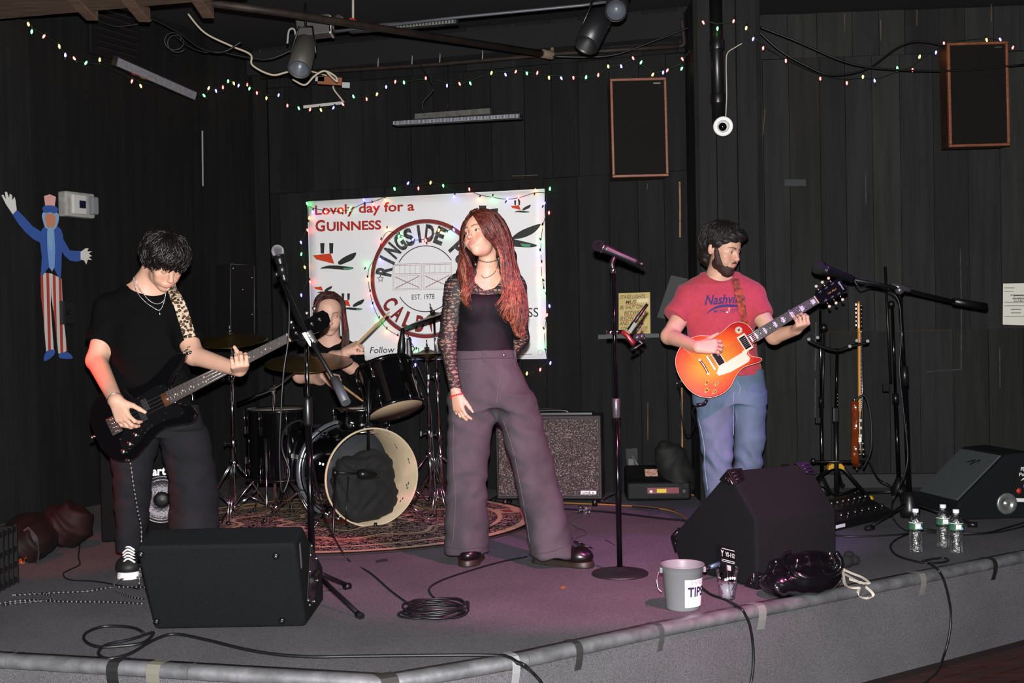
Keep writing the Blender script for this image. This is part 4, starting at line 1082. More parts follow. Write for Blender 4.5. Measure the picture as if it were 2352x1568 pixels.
def frame_guitar(pb_, Yb, pn, L, nrm=(0, -1, .15)):
    """matrix of a guitar: origin at the bridge, x along the strings, z out of its face"""
    a = P(pb_[0], pb_[1], Yb); best = None
    for k in range(400):
        Y = Yb - .6 + k * .0022; b = P(pn[0], pn[1], Y); e = abs((b - a).length - L) + abs(Y - Yb) * .0005
        if best is None or e < best[0]: best = (e, b)
    b = best[1]; x = (b - a).normalized(); z = V(nrm); z = (z - x * z.dot(x)).normalized(); y = z.cross(x)
    M = Matrix((x, y, z)).transposed().to_4x4(); M.translation = a
    return M
# ============================================================ PEOPLE
m_blackshirt = mat('black_cotton', '#09090a', .9, bump=(400, .25), spec=.08)
BASSM = frame_guitar((264, 974), 5.20, (662, 775), .864, (0.05, -1, .18))
GTRM = frame_guitar((1633, 833), 5.93, (1875, 688), .6287, (0.0, -1, .22))
def person(label, p): return thing('person', label, 'person', p)
def shoe(par, ankle, toe, wid, m_up, m_sole, h=.085, sole_t=.03, welt=None):
    a, t = V(ankle), V(toe); d = t - a; d.z = 0; L = d.length; d.normalize(); sd = V((d.y, -d.x, 0))
    lo = [min(a.x, t.x) - .12, min(a.y, t.y) - .12, -.004]; hi = [max(a.x, t.x) + .12, max(a.y, t.y) + .12, .16]
    S = SDF(lo, hi, .004)
    z0 = sole_t
    heel = a - d * .05; heel.z = z0 + .03; ball = a + d * (L - .07); ball.z = z0 + .02
    S.cone(heel, V((ball.x, ball.y, z0 + .022)), .036, wid * .48, .02, sq=(tuple(sd), .85))
    S.ell(V((t.x, t.y, z0 + .022)) - d * .05, (wid * .5, .058, .036), .03, Matrix((sd, d, UPZ)).transposed())
    S.cone(V((a.x, a.y, z0 + .03)), V((a.x, a.y, z0 + h)), .040, .037, .03)
    S.op(lambda X, Y, Z: (z0 - Z) * -1 + X * 0 + Y * 0, lo, hi, 0, 's')
    up = sdf_ob('shoe_upper', S, m_up, par)
    S2 = SDF(lo, hi, .004)
    out = lambda g: [S2.cone(V((heel.x, heel.y, 0)) , V((ball.x, ball.y, 0)), .042 + g, wid * .5 + g, .01), S2.ell(V((t.x, t.y, 0)) - d * .052, (wid * .52 + g, .064 + g, .08), .01, Matrix((sd, d, UPZ)).transposed())]
    out(.0)

    S2.F = np.maximum(S2.F, (S2.ax[2][None, None, :] - (z0 + .003)).astype(np.float32)); S2.F = np.maximum(S2.F, (.002 - S2.ax[2][None, None, :]).astype(np.float32))
    sdf_ob('shoe_sole', S2, m_sole, up)
    return up
# ------------------------------------------------------------ singer
Ys = 5.55
singer = person('woman singing with long auburn hair, black lace sleeved top and faded wide jeans', (P(1150, 1280, Ys).x, Ys, 0))
M = HM(P(1106, 538, 5.50), -35, -6, -13, .96)
skinS = (.55, .30, .215)
S = SDF((-.52, 5.20, 0.02), (.30, 5.95, 1.72), .0055, [(0, -.25, -.03, .0022), (1, 5.36, 5.60, .0026), (2, 1.46, 1.70, .0022), (2, .72, .92, .003), (0, -.34, -.25, .003)])
head(S, M, False, .55, 1.0)
neck = [P(1122, 570, 5.55), P(1120, 615, 5.56), P(1122, 645, 5.57)]
S.chain(neck, [.044, .045, .055], .03)
S.loft([R4(625, 1092, 1150, .05, 5.57), R4(645, 1060, 1182, .065, 5.57), R4(665, 1046, 1190, .08, 5.57), R4(700, 1052, 1185, .095, 5.56), R4(745, 1058, 1180, .088, 5.56), R4(790, 1060, 1170, .08, 5.55), R4(850, 1048, 1190, .095, 5.55), R4(915, 1040, 1210, .10, 5.55)], .04)
shR, elR, wrR = P(1046, 662, 5.55), P(1029, 785, 5.56), P(1046, 895, 5.47)
shL, elL, wrL = P(1184, 662, 5.59), P(1194, 775, 5.74), P(1150, 850, 5.80)
S.chain([shR, elR, wrR], [.048, .038, .024], .03); S.chain([shL, elL, wrL], [.046, .036, .025], .03)
hand(S, P(1047, 903, 5.465), (.20, -.10, -1), (.55, .55, .1), (1, -.6, 0), (18, 22, 15), .92, .08, (.8, .35, .25), 10)
for pts in ([(1090, 910), (1078, 1090), (1078, 1260)], [(1172, 910), (1224, 1090), (1262, 1260)]):
    S.chain([P(u, v, 5.54 - .06 * (v > 1000) * (u > 1100)) for u, v in pts], [.07, .045, .035], .03)
def tat(L_, c, mix): pass
sb, bvs = sdf_ob('body', S, m_skin, singer, color=lambda X: face_color(X, M, skinS, lip=(.52, .16, .17), brow=(.10, .05, .035), blush=.55), keep=True)
eyes(M, singer, (-.15, .05))
# lace top: sheer patterned sleeves and yoke over skin
def lace_mat():
    m = bpy.data.materials.new('black_lace'); m.use_nodes = True; nt = m.node_tree; N = nt.nodes; L = nt.links
    b = N['Principled BSDF']; b.inputs['Base Color'].default_value = lin('#0f0a10'); b.inputs['Roughness'].default_value = .7
    tc = N.new('ShaderNodeTexCoord'); mp = N.new('ShaderNodeMapping'); mp.inputs['Scale'].default_value = (1, 1, 1.9); L.new(tc.outputs['Object'], mp.inputs[0])
    v1 = N.new('ShaderNodeTexVoronoi'); v1.feature = 'DISTANCE_TO_EDGE'; v1.inputs['Scale'].default_value = 34
    v2 = N.new('ShaderNodeTexVoronoi'); v2.inputs['Scale'].default_value = 26
    w_ = N.new('ShaderNodeTexWave'); w_.inputs['Scale'].default_value = 9; w_.inputs['Distortion'].default_value = 5; w_.bands_direction = 'Z'; w_.inputs['Detail Scale'].default_value = 9
    for q in (v1, v2, w_): L.new(mp.outputs[0], q.inputs['Vector'])
    def mth(op, a, bv):
        x = N.new('ShaderNodeMath'); x.operation = op
        for i, q in enumerate((a, bv)):
            if isinstance(q, (int, float)): x.inputs[i].default_value = q
            elif q is not None: L.new(q, x.inputs[i])
        return x.outputs[0]
    e = mth('LESS_THAN', v1.outputs['Distance'], .085); f = mth('LESS_THAN', v2.outputs['Distance'], .30); g = mth('GREATER_THAN', w_.outputs[0], .72)
    a = mth('MAXIMUM', mth('MAXIMUM', e, f), g); a = mth('MULTIPLY', a, .62); a = mth('ADD', a, .36)
    L.new(a, b.inputs['Alpha'])
    return m
m_lace = lace_mat()
S = SDF((-.52, 5.25, .75), (.30, 5.95, 1.50), .0055)
for u0, u1 in ((1096, 1056), (1146, 1178)): S.cone(P(u0, 634, 5.575), P(u1, 652, 5.57), .052, .055, .04)
S.loft([R4(648, 1062, 1178, .070, 5.57), R4(660, 1046, 1190, .088, 5.57), R4(672, 1040, 1196, .096, 5.57), R4(700, 1046, 1190, .104, 5.56), R4(740, 1052, 1184, .10, 5.56)], .03)
S.chain([shR, elR, P(1046, 892, 5.47)], [.0565, .0455, .030], .03, flat=False); S.chain([shL, elL, wrL], [.055, .044, .032], .03)
S.cone(P(1122, 570, 5.53), P(1120, 636, 5.49), .055, .060, .01, mode='s')
S.ell(P(1118, 645, 5.45), (.062, .06, .045), .01, mode='s')
S.cone(P(1046, 893, 5.47), P(1050, 960, 5.44), .05, .05, 0, mode='s', flat=True)
sdf_ob('lace_top', S, m_lace, singer, disp=fold_disp(.0016, 1.2, 2), label='sheer black lace sleeves and yoke')
S = SDF((-.40, 5.35, .95), (.20, 5.80, 1.45), .005)
S.loft([R4(672, 1062, 1178, .100, 5.565), R4(700, 1046, 1189, .112, 5.56), R4(725, 1048, 1186, .112, 5.56), R4(765, 1050, 1180, .10, 5.555), R4(806, 1048, 1180, .098, 5.55)], .02)
S.ell(P(1092, 705, 5.475), (.058, .05, .06), .04); S.ell(P(1150, 705, 5.475), (.058, .05, .06), .04)
S.ell(P(1118, 668, 5.46), (.09, .09, .016), .02, mode='s')
sdf_ob('tank_top', S, mat('black_jersey', '#131015', .7, bump=(500, .2), spec=.2), singer, disp=fold_disp(.003, 1.0, 5, ([1.0, 1.08, 1.25], [1, .8, .3])), label='black sleeveless top')
# wide jeans
m_jeanS = mat('faded_black_denim', '#474247', .85, var=(7, .35), bump=(500, .35), spec=.15, stretch=(1, 1, .8))
S = SDF((-.42, 5.28, .0), (.42, 5.82, 1.06), .0055)
S.loft([R4(803, 1047, 1181, .099, 5.55), R4(830, 1042, 1188, .108, 5.55), R4(870, 1036, 1205, .118, 5.55), R4(905, 1033, 1222, .118, 5.55), R4(935, 1032, 1235, .11, 5.55)], .03)
S.loft([R4(905, 1033, 1150, .11, 5.55), R4(960, 1029, 1139, .105, 5.55), R4(1010, 1027, 1128, .10, 5.54), R4(1080, 1025, 1120, .095, 5.53), R4(1150, 1024, 1119, .10, 5.54), R4(1215, 1022, 1121, .112, 5.55), R4(1266, 1021, 1124, .125, 5.56)], .035)
S.loft([R4(905, 1130, 1222, .11, 5.55), R4(950, 1142, 1240, .105, 5.54), R4(1010, 1160, 1258, .10, 5.52), R4(1080, 1178, 1276, .095, 5.49), R4(1150, 1193, 1292, .10, 5.47), R4(1215, 1206, 1310, .115, 5.46), R4(1272, 1216, 1322, .13, 5.45)], .035)
def jd(X, N_):
    x, z = X[:, 0], X[:, 2]
    r = fold_disp(.0075, .9, 1)(X, N_) * np.interp(z, [0, .3, .7, 1.0], [1.1, .9, .6, .25])
    r += .005 * np.sin(z * 70 + x * 30) * np.exp(-((z - .72) / .10) ** 2)          # pulls at the crotch
    r += .006 * np.sin(x * 55 + 2 * np.sin(z * 9)) * np.interp(z, [0, .25, .6], [1, .5, 0])   # flare pleats
    return r
jo, bvj = sdf_ob('jeans', S, m_jeanS, singer, disp=jd, keep=True, label='wide leg faded black jeans')
m_thread = mat('denim_thread', '#544d54', .8); m_dseam = mat('denim_dark_seam', '#332e34', .9)
def seam(bv, pts, par, r=.0012, m=None, off=.001, nm='stitching', n=6, uvs=None):
    pp, nn = drape(bv, [(q.x, q.y) for q in cr([V((u, v, 0)) for u, v in pts], n)], off)
    ob(nm, MB().tube(pp, r, 4), m or m_thread, par)
seam(bvj, [(1048, 826), (1090, 824), (1135, 822), (1180, 822)], jo, .0016, m_dseam)
seam(bvj, [(1049, 850), (1080, 852), (1097, 842), (1102, 826)], jo); seam(bvj, [(1049, 853), (1082, 855), (1100, 844), (1106, 826)], jo)
seam(bvj, [(1051, 830), (1085, 829), (1085, 846)], jo, .001)
seam(bvj, [(1150, 826), (1154, 845), (1148, 870), (1143, 900), (1140, 925)], jo, .0018); seam(bvj, [(1166, 826), (1164, 860), (1152, 895), (1142, 915)], jo, .001)
seam(bvj, [(1181, 826), (1184, 842), (1194, 846)], jo)
seam(bvj, [(1043, 930), (1041, 1050), (1046, 1150), (1040, 1250)], jo, .0014); seam(bvj, [(1156, 965), (1180, 1040), (1200, 1140), (1218, 1250)], jo, .0014)
seam(bvj, [(1024, 1256), (1070, 1260), (1120, 1256)], jo, .0012, m_dseam); seam(bvj, [(1214, 1272), (1260, 1268), (1318, 1248)], jo, .0012, m_dseam)
for u in (1112, 1182):
    pp, nn = drape(bvj, [(u, 806), (u + 1, 830)], .002); ob('belt_loop', MB().ribbon(pp, nn, .012, .003), m_jeanS, jo)
pp, nn = drape(bvj, [(1157, 815)], .004); ob('button', MB().lathe([(0, .004), (.008, .003), (.0085, 0)], pp[0], nn[0], 14), m_metal, jo)
wb_ = MB(); 
for (v, uL, uR, b) in ((805, 1046, 1182, .101), (824, 1042, 1187, .109)): pass
m_boot = mat('oxblood_leather', '#0e080a', .3, spec=.5, coat=.15); m_bsole = mat('dark_rubber_sole', '#241a14', .5)
for an, to in ((P(1088, 1272, 5.56), P(1070, 1290, 5.43)), (P(1262, 1272, 5.47), P(1358, 1290, 5.36))):
    sh = shoe(singer, (an.x, an.y, 0), (to.x, to.y, 0), .098, m_boot, m_bsole, .11, .028)
d_ = mat('yellow_welt', '#8c6d2c', .6)
pp = [G(u, v, .03) for u, v in ((1225, 1280), (1260, 1283), (1310, 1280), (1345, 1273), (1360, 1262))]
# beads, choker, cord
b = MB(); c0 = P(1049, 909, 5.462)
ax = (wrR - elR).normalized(); X_, Y_, Z_ = basis(ax)
for k in range(24):
    a = 2 * PI * k / 24; b.sph(c0 + (X_ * math.cos(a) + Y_ * math.sin(a)) * .032 + ax * .006 * math.sin(a * 1 + 1), .0042, 8, 6)
ob('bead_bracelet', b, mat('red_beads', '#a3141a', .2, spec=.7), singer, label='red bead bracelet', kind='stuff')
ch = []
for k in range(40):
    u = 1097 + 46 * k / 39; ch.append((u, 596 + 6 * math.sin(PI * k / 39) + 1.6 * math.sin(k * 1.9)))
pp, nn = drape(bvs, ch, .0012, 5.5); ob('choker', MB().tube(pp, .0016, 5), m_black, singer, label='black tattoo choker')
pp, nn = drape(bvs, [(1143, 605), (1136, 625), (1122, 636), (1112, 638), (1106, 632)], .003, 5.48); ob('cord_necklace', MB().tube(cr(pp, 5), .0014, 5), m_black, singer)
# hair
m_hS = hair_mat('auburn_hair', '#642c22', '#2a110d', 60, .4); m_hS2 = hair_mat('copper_hair', '#8c5238', '#4a1f17', 60, .42)
m_hS3 = hair_mat('dark_root_hair', '#2a120f', '#150a09', 60, .4)
def HL(x, y, z): return M @ V((x, y, z))
S = SDF((-.36, 5.30, 1.0), (.12, 5.85, 1.74), .006, [(0, -.26, -.02, .004), (2, 1.5, 1.72, .004)])
sc_ = M.to_scale()[0]; R_ = M.to_3x3() * (1 / sc_)
S.ell(HL(0, .026, .042), (.084, .096, .088), .001, R_)
S.ell(HL(.0, .07, -.02), (.07, .05, .10), .05, R_)
S.ell(HL(0, -.09, -.03), (.052, .085, .098), .008, R_, mode='s')
S.ell(HL(0, -.075, .035), (.040, .05, .055), .008, R_, mode='s')
S.cone(P(1120, 572, 5.49), P(1121, 640, 5.50), .052, .056, .01, mode='s')
S.chain([P(1136, 560, 5.63), P(1146, 600, 5.63), P(1152, 650, 5.62)], [.045, .045, .04], .03)
S.chain([P(1164, 590, 5.62), P(1166, 640, 5.60), P(1178, 720, 5.55), P(1188, 770, 5.52)], [.05, .048, .034, .018], .03)
S.chain([P(1078, 580, 5.62), P(1066, 630, 5.56), P(1068, 680, 5.47)], [.03, .034, .02], .03)
ho = sdf_ob('hair', S, m_hS3, singer, label='long wavy auburn hair')
T_ = lambda L_: [P(u, v, y) for u, v, y in L_]
right_g = [T_([(1086, 492, 5.42), (1101, 517, 5.385), (1113, 540, 5.39), (1132, 558, 5.41), (1148, 590, 5.44), (1152, 640, 5.44), (1160, 690, 5.43), (1166, 735, 5.43)]),
           T_([(1088, 490, 5.42), (1116, 505, 5.39), (1132, 535, 5.39), (1148, 565, 5.41), (1158, 600, 5.43), (1164, 650, 5.43), (1170, 700, 5.42), (1182, 755, 5.43)]),
           T_([(1091, 488, 5.44), (1130, 492, 5.43), (1152, 535, 5.43), (1164, 580, 5.45), (1176, 630, 5.46), (1186, 680, 5.45), (1196, 730, 5.46), (1194, 775, 5.47)]),
           T_([(1094, 486, 5.47), (1140, 488, 5.49), (1168, 535, 5.51), (1178, 585, 5.52), (1190, 625, 5.52), (1200, 670, 5.51), (1206, 720, 5.50), (1197, 765, 5.50)]),
           T_([(1098, 485, 5.52), (1146, 496, 5.56), (1174, 550, 5.58), (1184, 600, 5.58), (1192, 645, 5.57), (1204, 695, 5.55), (1200, 740, 5.54)])]
left_g = [T_([(1085, 493, 5.42), (1072, 506, 5.40), (1065, 530, 5.42), (1065, 565, 5.44), (1076, 600, 5.46), (1086, 640, 5.44), (1084, 675, 5.43), (1092, 705, 5.43)]),
          T_([(1085, 491, 5.45), (1066, 510, 5.45), (1059, 540, 5.48), (1059, 580, 5.50), (1066, 615, 5.48), (1074, 650, 5.45), (1072, 680, 5.44), (1076, 705, 5.44)]),
          T_([(1088, 488, 5.50), (1064, 514, 5.51), (1056, 560, 5.54), (1054, 600, 5.54), (1056, 640, 5.50), (1060, 675, 5.46), (1064, 705, 5.45)])]
mb = guide_strands(right_g, 80, .0030, 3, .006, .015, 12)
ob('hair_strands', mb, m_hS, ho, kind='stuff')
mb = guide_strands(left_g, 60, .0028, 4, .005, .013, 12)
ob('hair_strands', mb, m_hS, ho, kind='stuff')
tips = [T_([(1140, 560, 5.41), (1152, 600, 5.42), (1156, 650, 5.42), (1146, 690, 5.41), (1150, 705, 5.41)]), T_([(1160, 560, 5.44), (1168, 620, 5.44), (1176, 680, 5.43), (1186, 740, 5.43), (1180, 772, 5.43)]), T_([(1172, 560, 5.48), (1182, 620, 5.49), (1196, 690, 5.47), (1200, 745, 5.46), (1192, 780, 5.46)])]
ob('hair_strands', guide_strands(tips, 42, .0026, 8, .008, .020, 12), m_hS2, ho, kind='stuff', label='lighter copper ends')
tips = [T_([(1066, 590, 5.44), (1072, 630, 5.43), (1074, 670, 5.42), (1082, 705, 5.42)]), T_([(1058, 600, 5.46), (1062, 640, 5.45), (1064, 680, 5.44), (1070, 710, 5.44)])]
ob('hair_strands', guide_strands(tips, 42, .0025, 9, .008, .018, 13), m_hS2, ho, kind='stuff', label='lighter copper ends')
ob('hair_strands', strands(M, 150, 5, lambda a: 1.9 if 60 < a < 300 else .4, .0036, (1.12, 1.2), .03, crown=(0, -.35, 1), rr=(.079, .094, .086)), m_hS, ho, kind='stuff')

# ------------------------------------------------------------ guitarist in red
Yg = 6.2
gman = person('bearded man in red tee and blue jeans playing the sunburst guitar', (P(1680, 1220, Yg).x, Yg, 0))
M = HM(P(1660, 571, 6.17), 42, 17, 0, 1.03)
skinG = (.47, .27, .19)
GI = GTRM.inverted()
S = SDF((.72, 5.72, .0), (1.66, 6.45, 1.72), .0055, [(0, 1.02, 1.25, .0024), (1, 6.03, 6.28, .0028), (2, 1.36, 1.66, .0024), (2, .98, 1.22, .003), (0, 1.44, 1.64, .003), (0, .98, 1.02, .003)])
head(S, M, True, .35, 0)
S.chain([P(1652, 600, 6.22), P(1650, 632, 6.23), P(1650, 650, 6.24)], [.052, .058, .066], .03)
S.loft([R4(640, 1608, 1695, .06, 6.24), R4(668, 1590, 1722, .075, 6.24), R4(700, 1580, 1726, .095, 6.22), R4(760, 1585, 1722, .10, 6.21), R4(830, 1600, 1730, .10, 6.2), R4(900, 1604, 1745, .10, 6.2)], .04)
shR, elR, wrR = P(1584, 692, 6.22), P(1537, 772, 6.13), P(1603, 797, 5.88)
shL, elL, wrL = P(1726, 690, 6.2), P(1778, 772, 6.08), P(1829, 757, 5.925)
S.chain([shR, elR], [.055, .042], .03); S.chain([elR, wrR], [.043, .029], .02)
S.chain([shL, elL], [.055, .042], .03); S.chain([elL, wrL], [.042, .028], .02)
hand(S, wrR + V((.0, -.005, 0)), (1, -.15, .02), (-.05, .9, -.35), (0, 0, 1), (38, 42, 25), 1.0, .12, (.75, .55, .15), 5)
hand(S, wrL, (.14, -.9, .36), (-.2, .3, .9), (.85, 0, .5), (66, 62, 34), 1.0, .10, (-.15, -.30, .85), 8)
for pts in ([(1642, 900, 6.2), (1648, 1050, 6.12), (1655, 1195, 6.15)], [(1715, 900, 6.2), (1718, 1050, 6.22), (1704, 1195, 6.27)]):
    S.chain([P(*q) for q in pts], [.07, .045, .035], .03)
gb, bvg = sdf_ob('body', S, m_skin, gman, color=lambda X: face_color(X, M, skinG, lip=(.45, .17, .15), brow=(.03, .02, .018), blush=.35, male=True, browlift=-.004), keep=True)
eyes(M, gman, (0, -.3))
m_red_tee = mat('heather_red_cotton', '#a83c49', .9, var=(60, .12), bump=(450, .25), spec=.15, sheen=.1)
S = SDF((.78, 5.95, .80), (1.50, 6.45, 1.50), .0055)
S.loft([R4(629, 1612, 1696, .06, 6.25), R4(640, 1590, 1716, .075, 6.245), R4(655, 1567, 1742, .095, 6.24), R4(680, 1562, 1746, .112, 6.23), R4(710, 1568, 1738, .118, 6.215), R4(750, 1577, 1730, .118, 6.205), R4(800, 1588, 1738, .118, 6.2), R4(861, 1598, 1750, .122, 6.2)], .03)
S.cone(P(1584, 684, 6.22), P(1549, 729, 6.165), .072, .067, .04, flat=True); S.cone(P(1726, 682, 6.21), P(1752, 729, 6.14), .070, .066, .04, flat=True)
for u0, u1 in ((1628, 1588), (1680, 1722)): S.cone(P(u0, 652, 6.24), P(u1, 678, 6.22), .060, .070, .05)
S.ell(P(1655, 620, 6.17), (.082, .12, .058), .008, Matrix.Rotation(rad(10), 3, 'Y'), mode='s')
te, bvt = sdf_ob('t_shirt', S, m_red_tee, gman, disp=lambda X, N_: fold_disp(.0045, .75, 3)(X, N_) * np.interp(X[:, 2], [.9, 1.1, 1.3, 1.42], [1.2, 1, .5, .15]), keep=True, label='heather red t shirt with blue lettering')
m_navy = mat('navy_print', '#2c2458', .8); m_wp = mat('white_print', '#e0d8dc', .7)
def tee_text(tx, p0, p1, up, m, bold=.01, shear=0, nm='lettering', lift=.002):
    mb = MB(); raw = text_mb(tx, 1.0, lambda a, b, c=0: V((a, b, c)), bold, shear); xs = [v.x for v in raw.v]; x0, x1 = min(xs), max(xs)
    uv = [(p0[0] + (p1[0] - p0[0]) * (v.x - x0) / (x1 - x0), p0[1] + (p1[1] - p0[1]) * (v.x - x0) / (x1 - x0) - v.y / .7 * up) for v in raw.v]
    pp, nn = drape(bvt, uv, lift, 6.1); mb.add(pp, raw.f); return ob(nm, mb, m, te)
tee_text('Nashville', (1619, 700), (1711, 695), 22, m_navy, .018, .25)
tee_text('MUSIC', (1640, 718), (1668, 716), 6.5, m_navy, .012); tee_text('CITY', (1679, 717), (1701, 715), 6.5, m_navy, .012)
pp, nn = drape(bvt, [(q.x, q.y) for q in cr([V(p + (0,)) for p in ((1622, 721), (1640, 708), (1665, 702), (1700, 702), (1712, 692))], 6)], .0022, 6.1)
wd = [.002 + .012 * math.sin(PI * i / (len(pp) - 1)) for i in range(len(pp))]
ob('swoosh', MB().ribbon(pp, nn, wd, .0006), m_navy, te)
pp, nn = drape(bvt, [(1670, 717), (1674, 716), (1674, 706), (1677, 710)], .003, 6.1)
ob('music_note', MB().tube(pp[1:], .0016, 5).sph(pp[0], (.006, .002, .0045), 10, 6), m_wp, te)
S = SDF((.88, 5.98, .0), (1.46, 6.42, .92), .0055)
m_jeanG = mat('blue_denim', '#5a6a80', .85, var=(9, .30), bump=(450, .3), spec=.15, stretch=(1, 1, .5))
S.loft([R4(850, 1600, 1752, .112, 6.2), R4(885, 1594, 1758, .12, 6.2), R4(925, 1592, 1760, .12, 6.2)], .03)
S.loft([R4(900, 1593, 1690, .112, 6.19), R4(950, 1600, 1686, .105, 6.16), R4(1000, 1607, 1685, .095, 6.13), R4(1050, 1613, 1682, .085, 6.12), R4(1100, 1616, 1682, .08, 6.14), R4(1160, 1622, 1684, .078, 6.15), R4(1214, 1622, 1688, .085, 6.15)], .035)
S.loft([R4(900, 1670, 1759, .112, 6.2), R4(950, 1683, 1758, .105, 6.2), R4(1000, 1687, 1757, .095, 6.2), R4(1050, 1688, 1752, .082, 6.22), R4(1100, 1682, 1745, .078, 6.25), R4(1160, 1678, 1738, .076, 6.27), R4(1208, 1672, 1735, .08, 6.27)], .03)
def jg(X, N_):
    z = X[:, 2]; r = fold_disp(.0045, .7, 7)(X, N_) + .006 * np.sin(z * 60 + X[:, 0] * 45 + 2 * np.sin(X[:, 0] * 30)) * np.exp(-((z - .40) / .06) ** 2)
    return r
jn, bvn = sdf_ob('jeans', S, m_jeanG, gman, disp=jg, keep=True, label='faded blue jeans')
m_th2 = mat('pale_thread', '#8ba0b8', .8)
seam(bvn, [(1604, 960), (1617, 1020), (1620, 1080), (1626, 1125)], jn, .0013, m_th2); seam(bvn, [(1686, 900), (1684, 950), (1685, 1000)], jn, .0013, m_th2); seam(bvn, [(1692, 875), (1700, 890), (1697, 905)], jn, .0015, m_th2)
shoe(gman, (P(1655, 1200, 6.15).x, 6.15, 0), (P(1640, 1200, 5.97).x, 5.97, 0), .10, m_boot, m_bsole); shoe(gman, (P(1705, 1200, 6.27).x, 6.27, 0), (P(1740, 1200, 6.1).x, 6.1, 0), .10, m_boot, m_bsole)
m_hG = hair_mat('black_brown_hair', '#191110', '#0a0707', 80, .55)
sc_ = M.to_scale()[0]; R_ = M.to_3x3() * (1 / sc_); HL = lambda x, y, z: M @ V((x, y, z))
S = SDF((.95, 5.95, 1.30), (1.35, 6.42, 1.75), .004)
S.ell(HL(0, .024, .054), (.094, .112, .096), .001, R_); S.ell(HL(0, .078, -.035), (.068, .052, .082), .04, R_)
S.ell(HL(.015, -.064, .086), (.066, .044, .032), .04, R_)
S.ell(HL(0, -.09, -.015), (.066, .075, .070), .012, R_, mode='s'); S.ell(HL(0, -.03, -.065), (.085, .075, .06), .012, R_, mode='s')
ho = sdf_ob('hair', S, m_hG, gman, disp=lambda X, N_: .004 * np.sin(X[:, 0] * 120 + 3 * np.sin(X[:, 2] * 60)) * np.sin(X[:, 2] * 110 + X[:, 1] * 60), label='thick dark wavy hair')
def tG(a): a = min(a, 360 - a); return 1.34 if a < 35 else (1.35 if a < 70 else (1.55 if a < 110 else 2.15))
ob('hair_strands', strands(M, 520, 21, tG, .0044, (1.22, 1.46), .10, crown=(0, .1, 1), wfreq=8), m_hG, ho, kind='stuff')
# beard
S = SDF((1.0, 5.95, 1.25), (1.32, 6.3, 1.60), .003)
S.ell(HL(0, -.022, -.070), (.062, .067, .050), .001, R_); S.ell(HL(0, -.062, -.106), (.034, .032, .031), .03, R_); S.ell(HL(0, -.082, -.058), (.030, .016, .012), .012, R_)
for s in (-1, 1): S.cone(HL(s * .069, -.012, .0), HL(s * .054, -.034, -.062), .011, .022, .02)
S.ell(HL(0, -.090, -.010), (.040, .055, .034), .012, R_, mode='s'); S.ell(HL(0, -.108, -.066), (.019, .022, .008), .004, R_, mode='s'); S.ell(HL(0, .075, -.07), (.10, .07, .09), .012, R_, mode='s')
for s in (-1, 1): S.ell(HL(s * .032, -.092, -.040), (.012, .022, .014), .008, R_, mode='s')
bd = sdf_ob('beard', S, hair_mat('brown_beard', '#3a211a', '#170d0b', 260, .6), gman, disp=lambda X, N_: .0022 * np.sin(X[:, 0] * 420 + 2 * np.sin(X[:, 2] * 300)) * np.sin(X[:, 2] * 380 + X[:, 1] * 300), label='full brown beard')

# ------------------------------------------------------------ bassist
Yb = 5.48
bman = person('dark haired man in black tee bowed over the black bass guitar', (P(340, 1310, Yb).x, Yb, 0))
M = HM(P(378, 601, 5.40), 42, 40, 0, 1.02)
skinB = (.50, .29, .21)
S = SDF((-2.12, 4.90, .0), (-1.10, 5.72, 1.66), .0055, [(0, -1.78, -1.50, .0026), (1, 5.25, 5.52, .003), (2, 1.34, 1.60, .0024), (0, -1.90, -1.78, .003), (0, -1.32, -1.13, .003), (2, .66, .82, .003), (2, .92, 1.10, .003)])
head(S, M, True, .2, 0)
S.chain([P(352, 620, 5.47), P(335, 655, 5.5), P(330, 672, 5.5)], [.055, .058, .064], .03)
S.loft([R4(655, 285, 385, .06, 5.52), R4(688, 262, 408, .075, 5.52), R4(730, 245, 412, .10, 5.5), R4(800, 262, 415, .115, 5.48), R4(880, 258, 430, .115, 5.47), R4(960, 252, 448, .115, 5.46)], .04)
shR, elR, wrR = P(254, 720, 5.5), P(222, 828, 5.42), P(266, 920, 5.12)
shL, elL, wrL = P(410, 722, 5.48), P(446, 816, 5.36), P(550, 850, 5.175)
S.chain([shR, elR], [.062, .046], .03); S.chain([elR, wrR], [.047, .031], .02)
S.chain([shL, elL], [.058, .045], .03); S.chain([elL, wrL], [.045, .030], .02)
hand(S, wrR, (.42, -.12, -.88), (.25, .9, .1), (1, 0, .2), (30, 38, 22), 1.05, .14, (.65, .65, .25), 20)
hand(S, wrL, (.22, -.9, .30), (-.15, .25, .95), (1, 0, .45), (66, 64, 36), 1.05, .10, (-.15, -.30, .85), 8)
for pts in ([(305, 950), (306, 1100), (300, 1250)], [(415, 950), (436, 1100), (447, 1250)]):
    S.chain([P(u, v, 5.45) for u, v in pts], [.07, .05, .035], .03)
bb, bvb = sdf_ob('body', S, m_skin, bman, color=lambda X: face_color(X, M, skinB, lip=(.55, .2, .18), brow=(.03, .02, .02), blush=.4, male=True), keep=True)
S = SDF((-2.15, 5.15, .60), (-1.30, 5.75, 1.44), .0055)
S.loft([R4(662, 298, 392, .06, 5.53), R4(676, 272, 402, .082, 5.52), R4(700, 240, 420, .105, 5.515), R4(730, 232, 424, .122, 5.5), R4(790, 256, 418, .13, 5.48), R4(860, 250, 436, .135, 5.47), R4(945, 244, 455, .14, 5.46)], .03)
S.cone(P(256, 712, 5.51), P(232, 788, 5.45), .078, .074, .05, flat=True); S.cone(P(406, 716, 5.48), P(436, 788, 5.39), .072, .066, .05, flat=True)
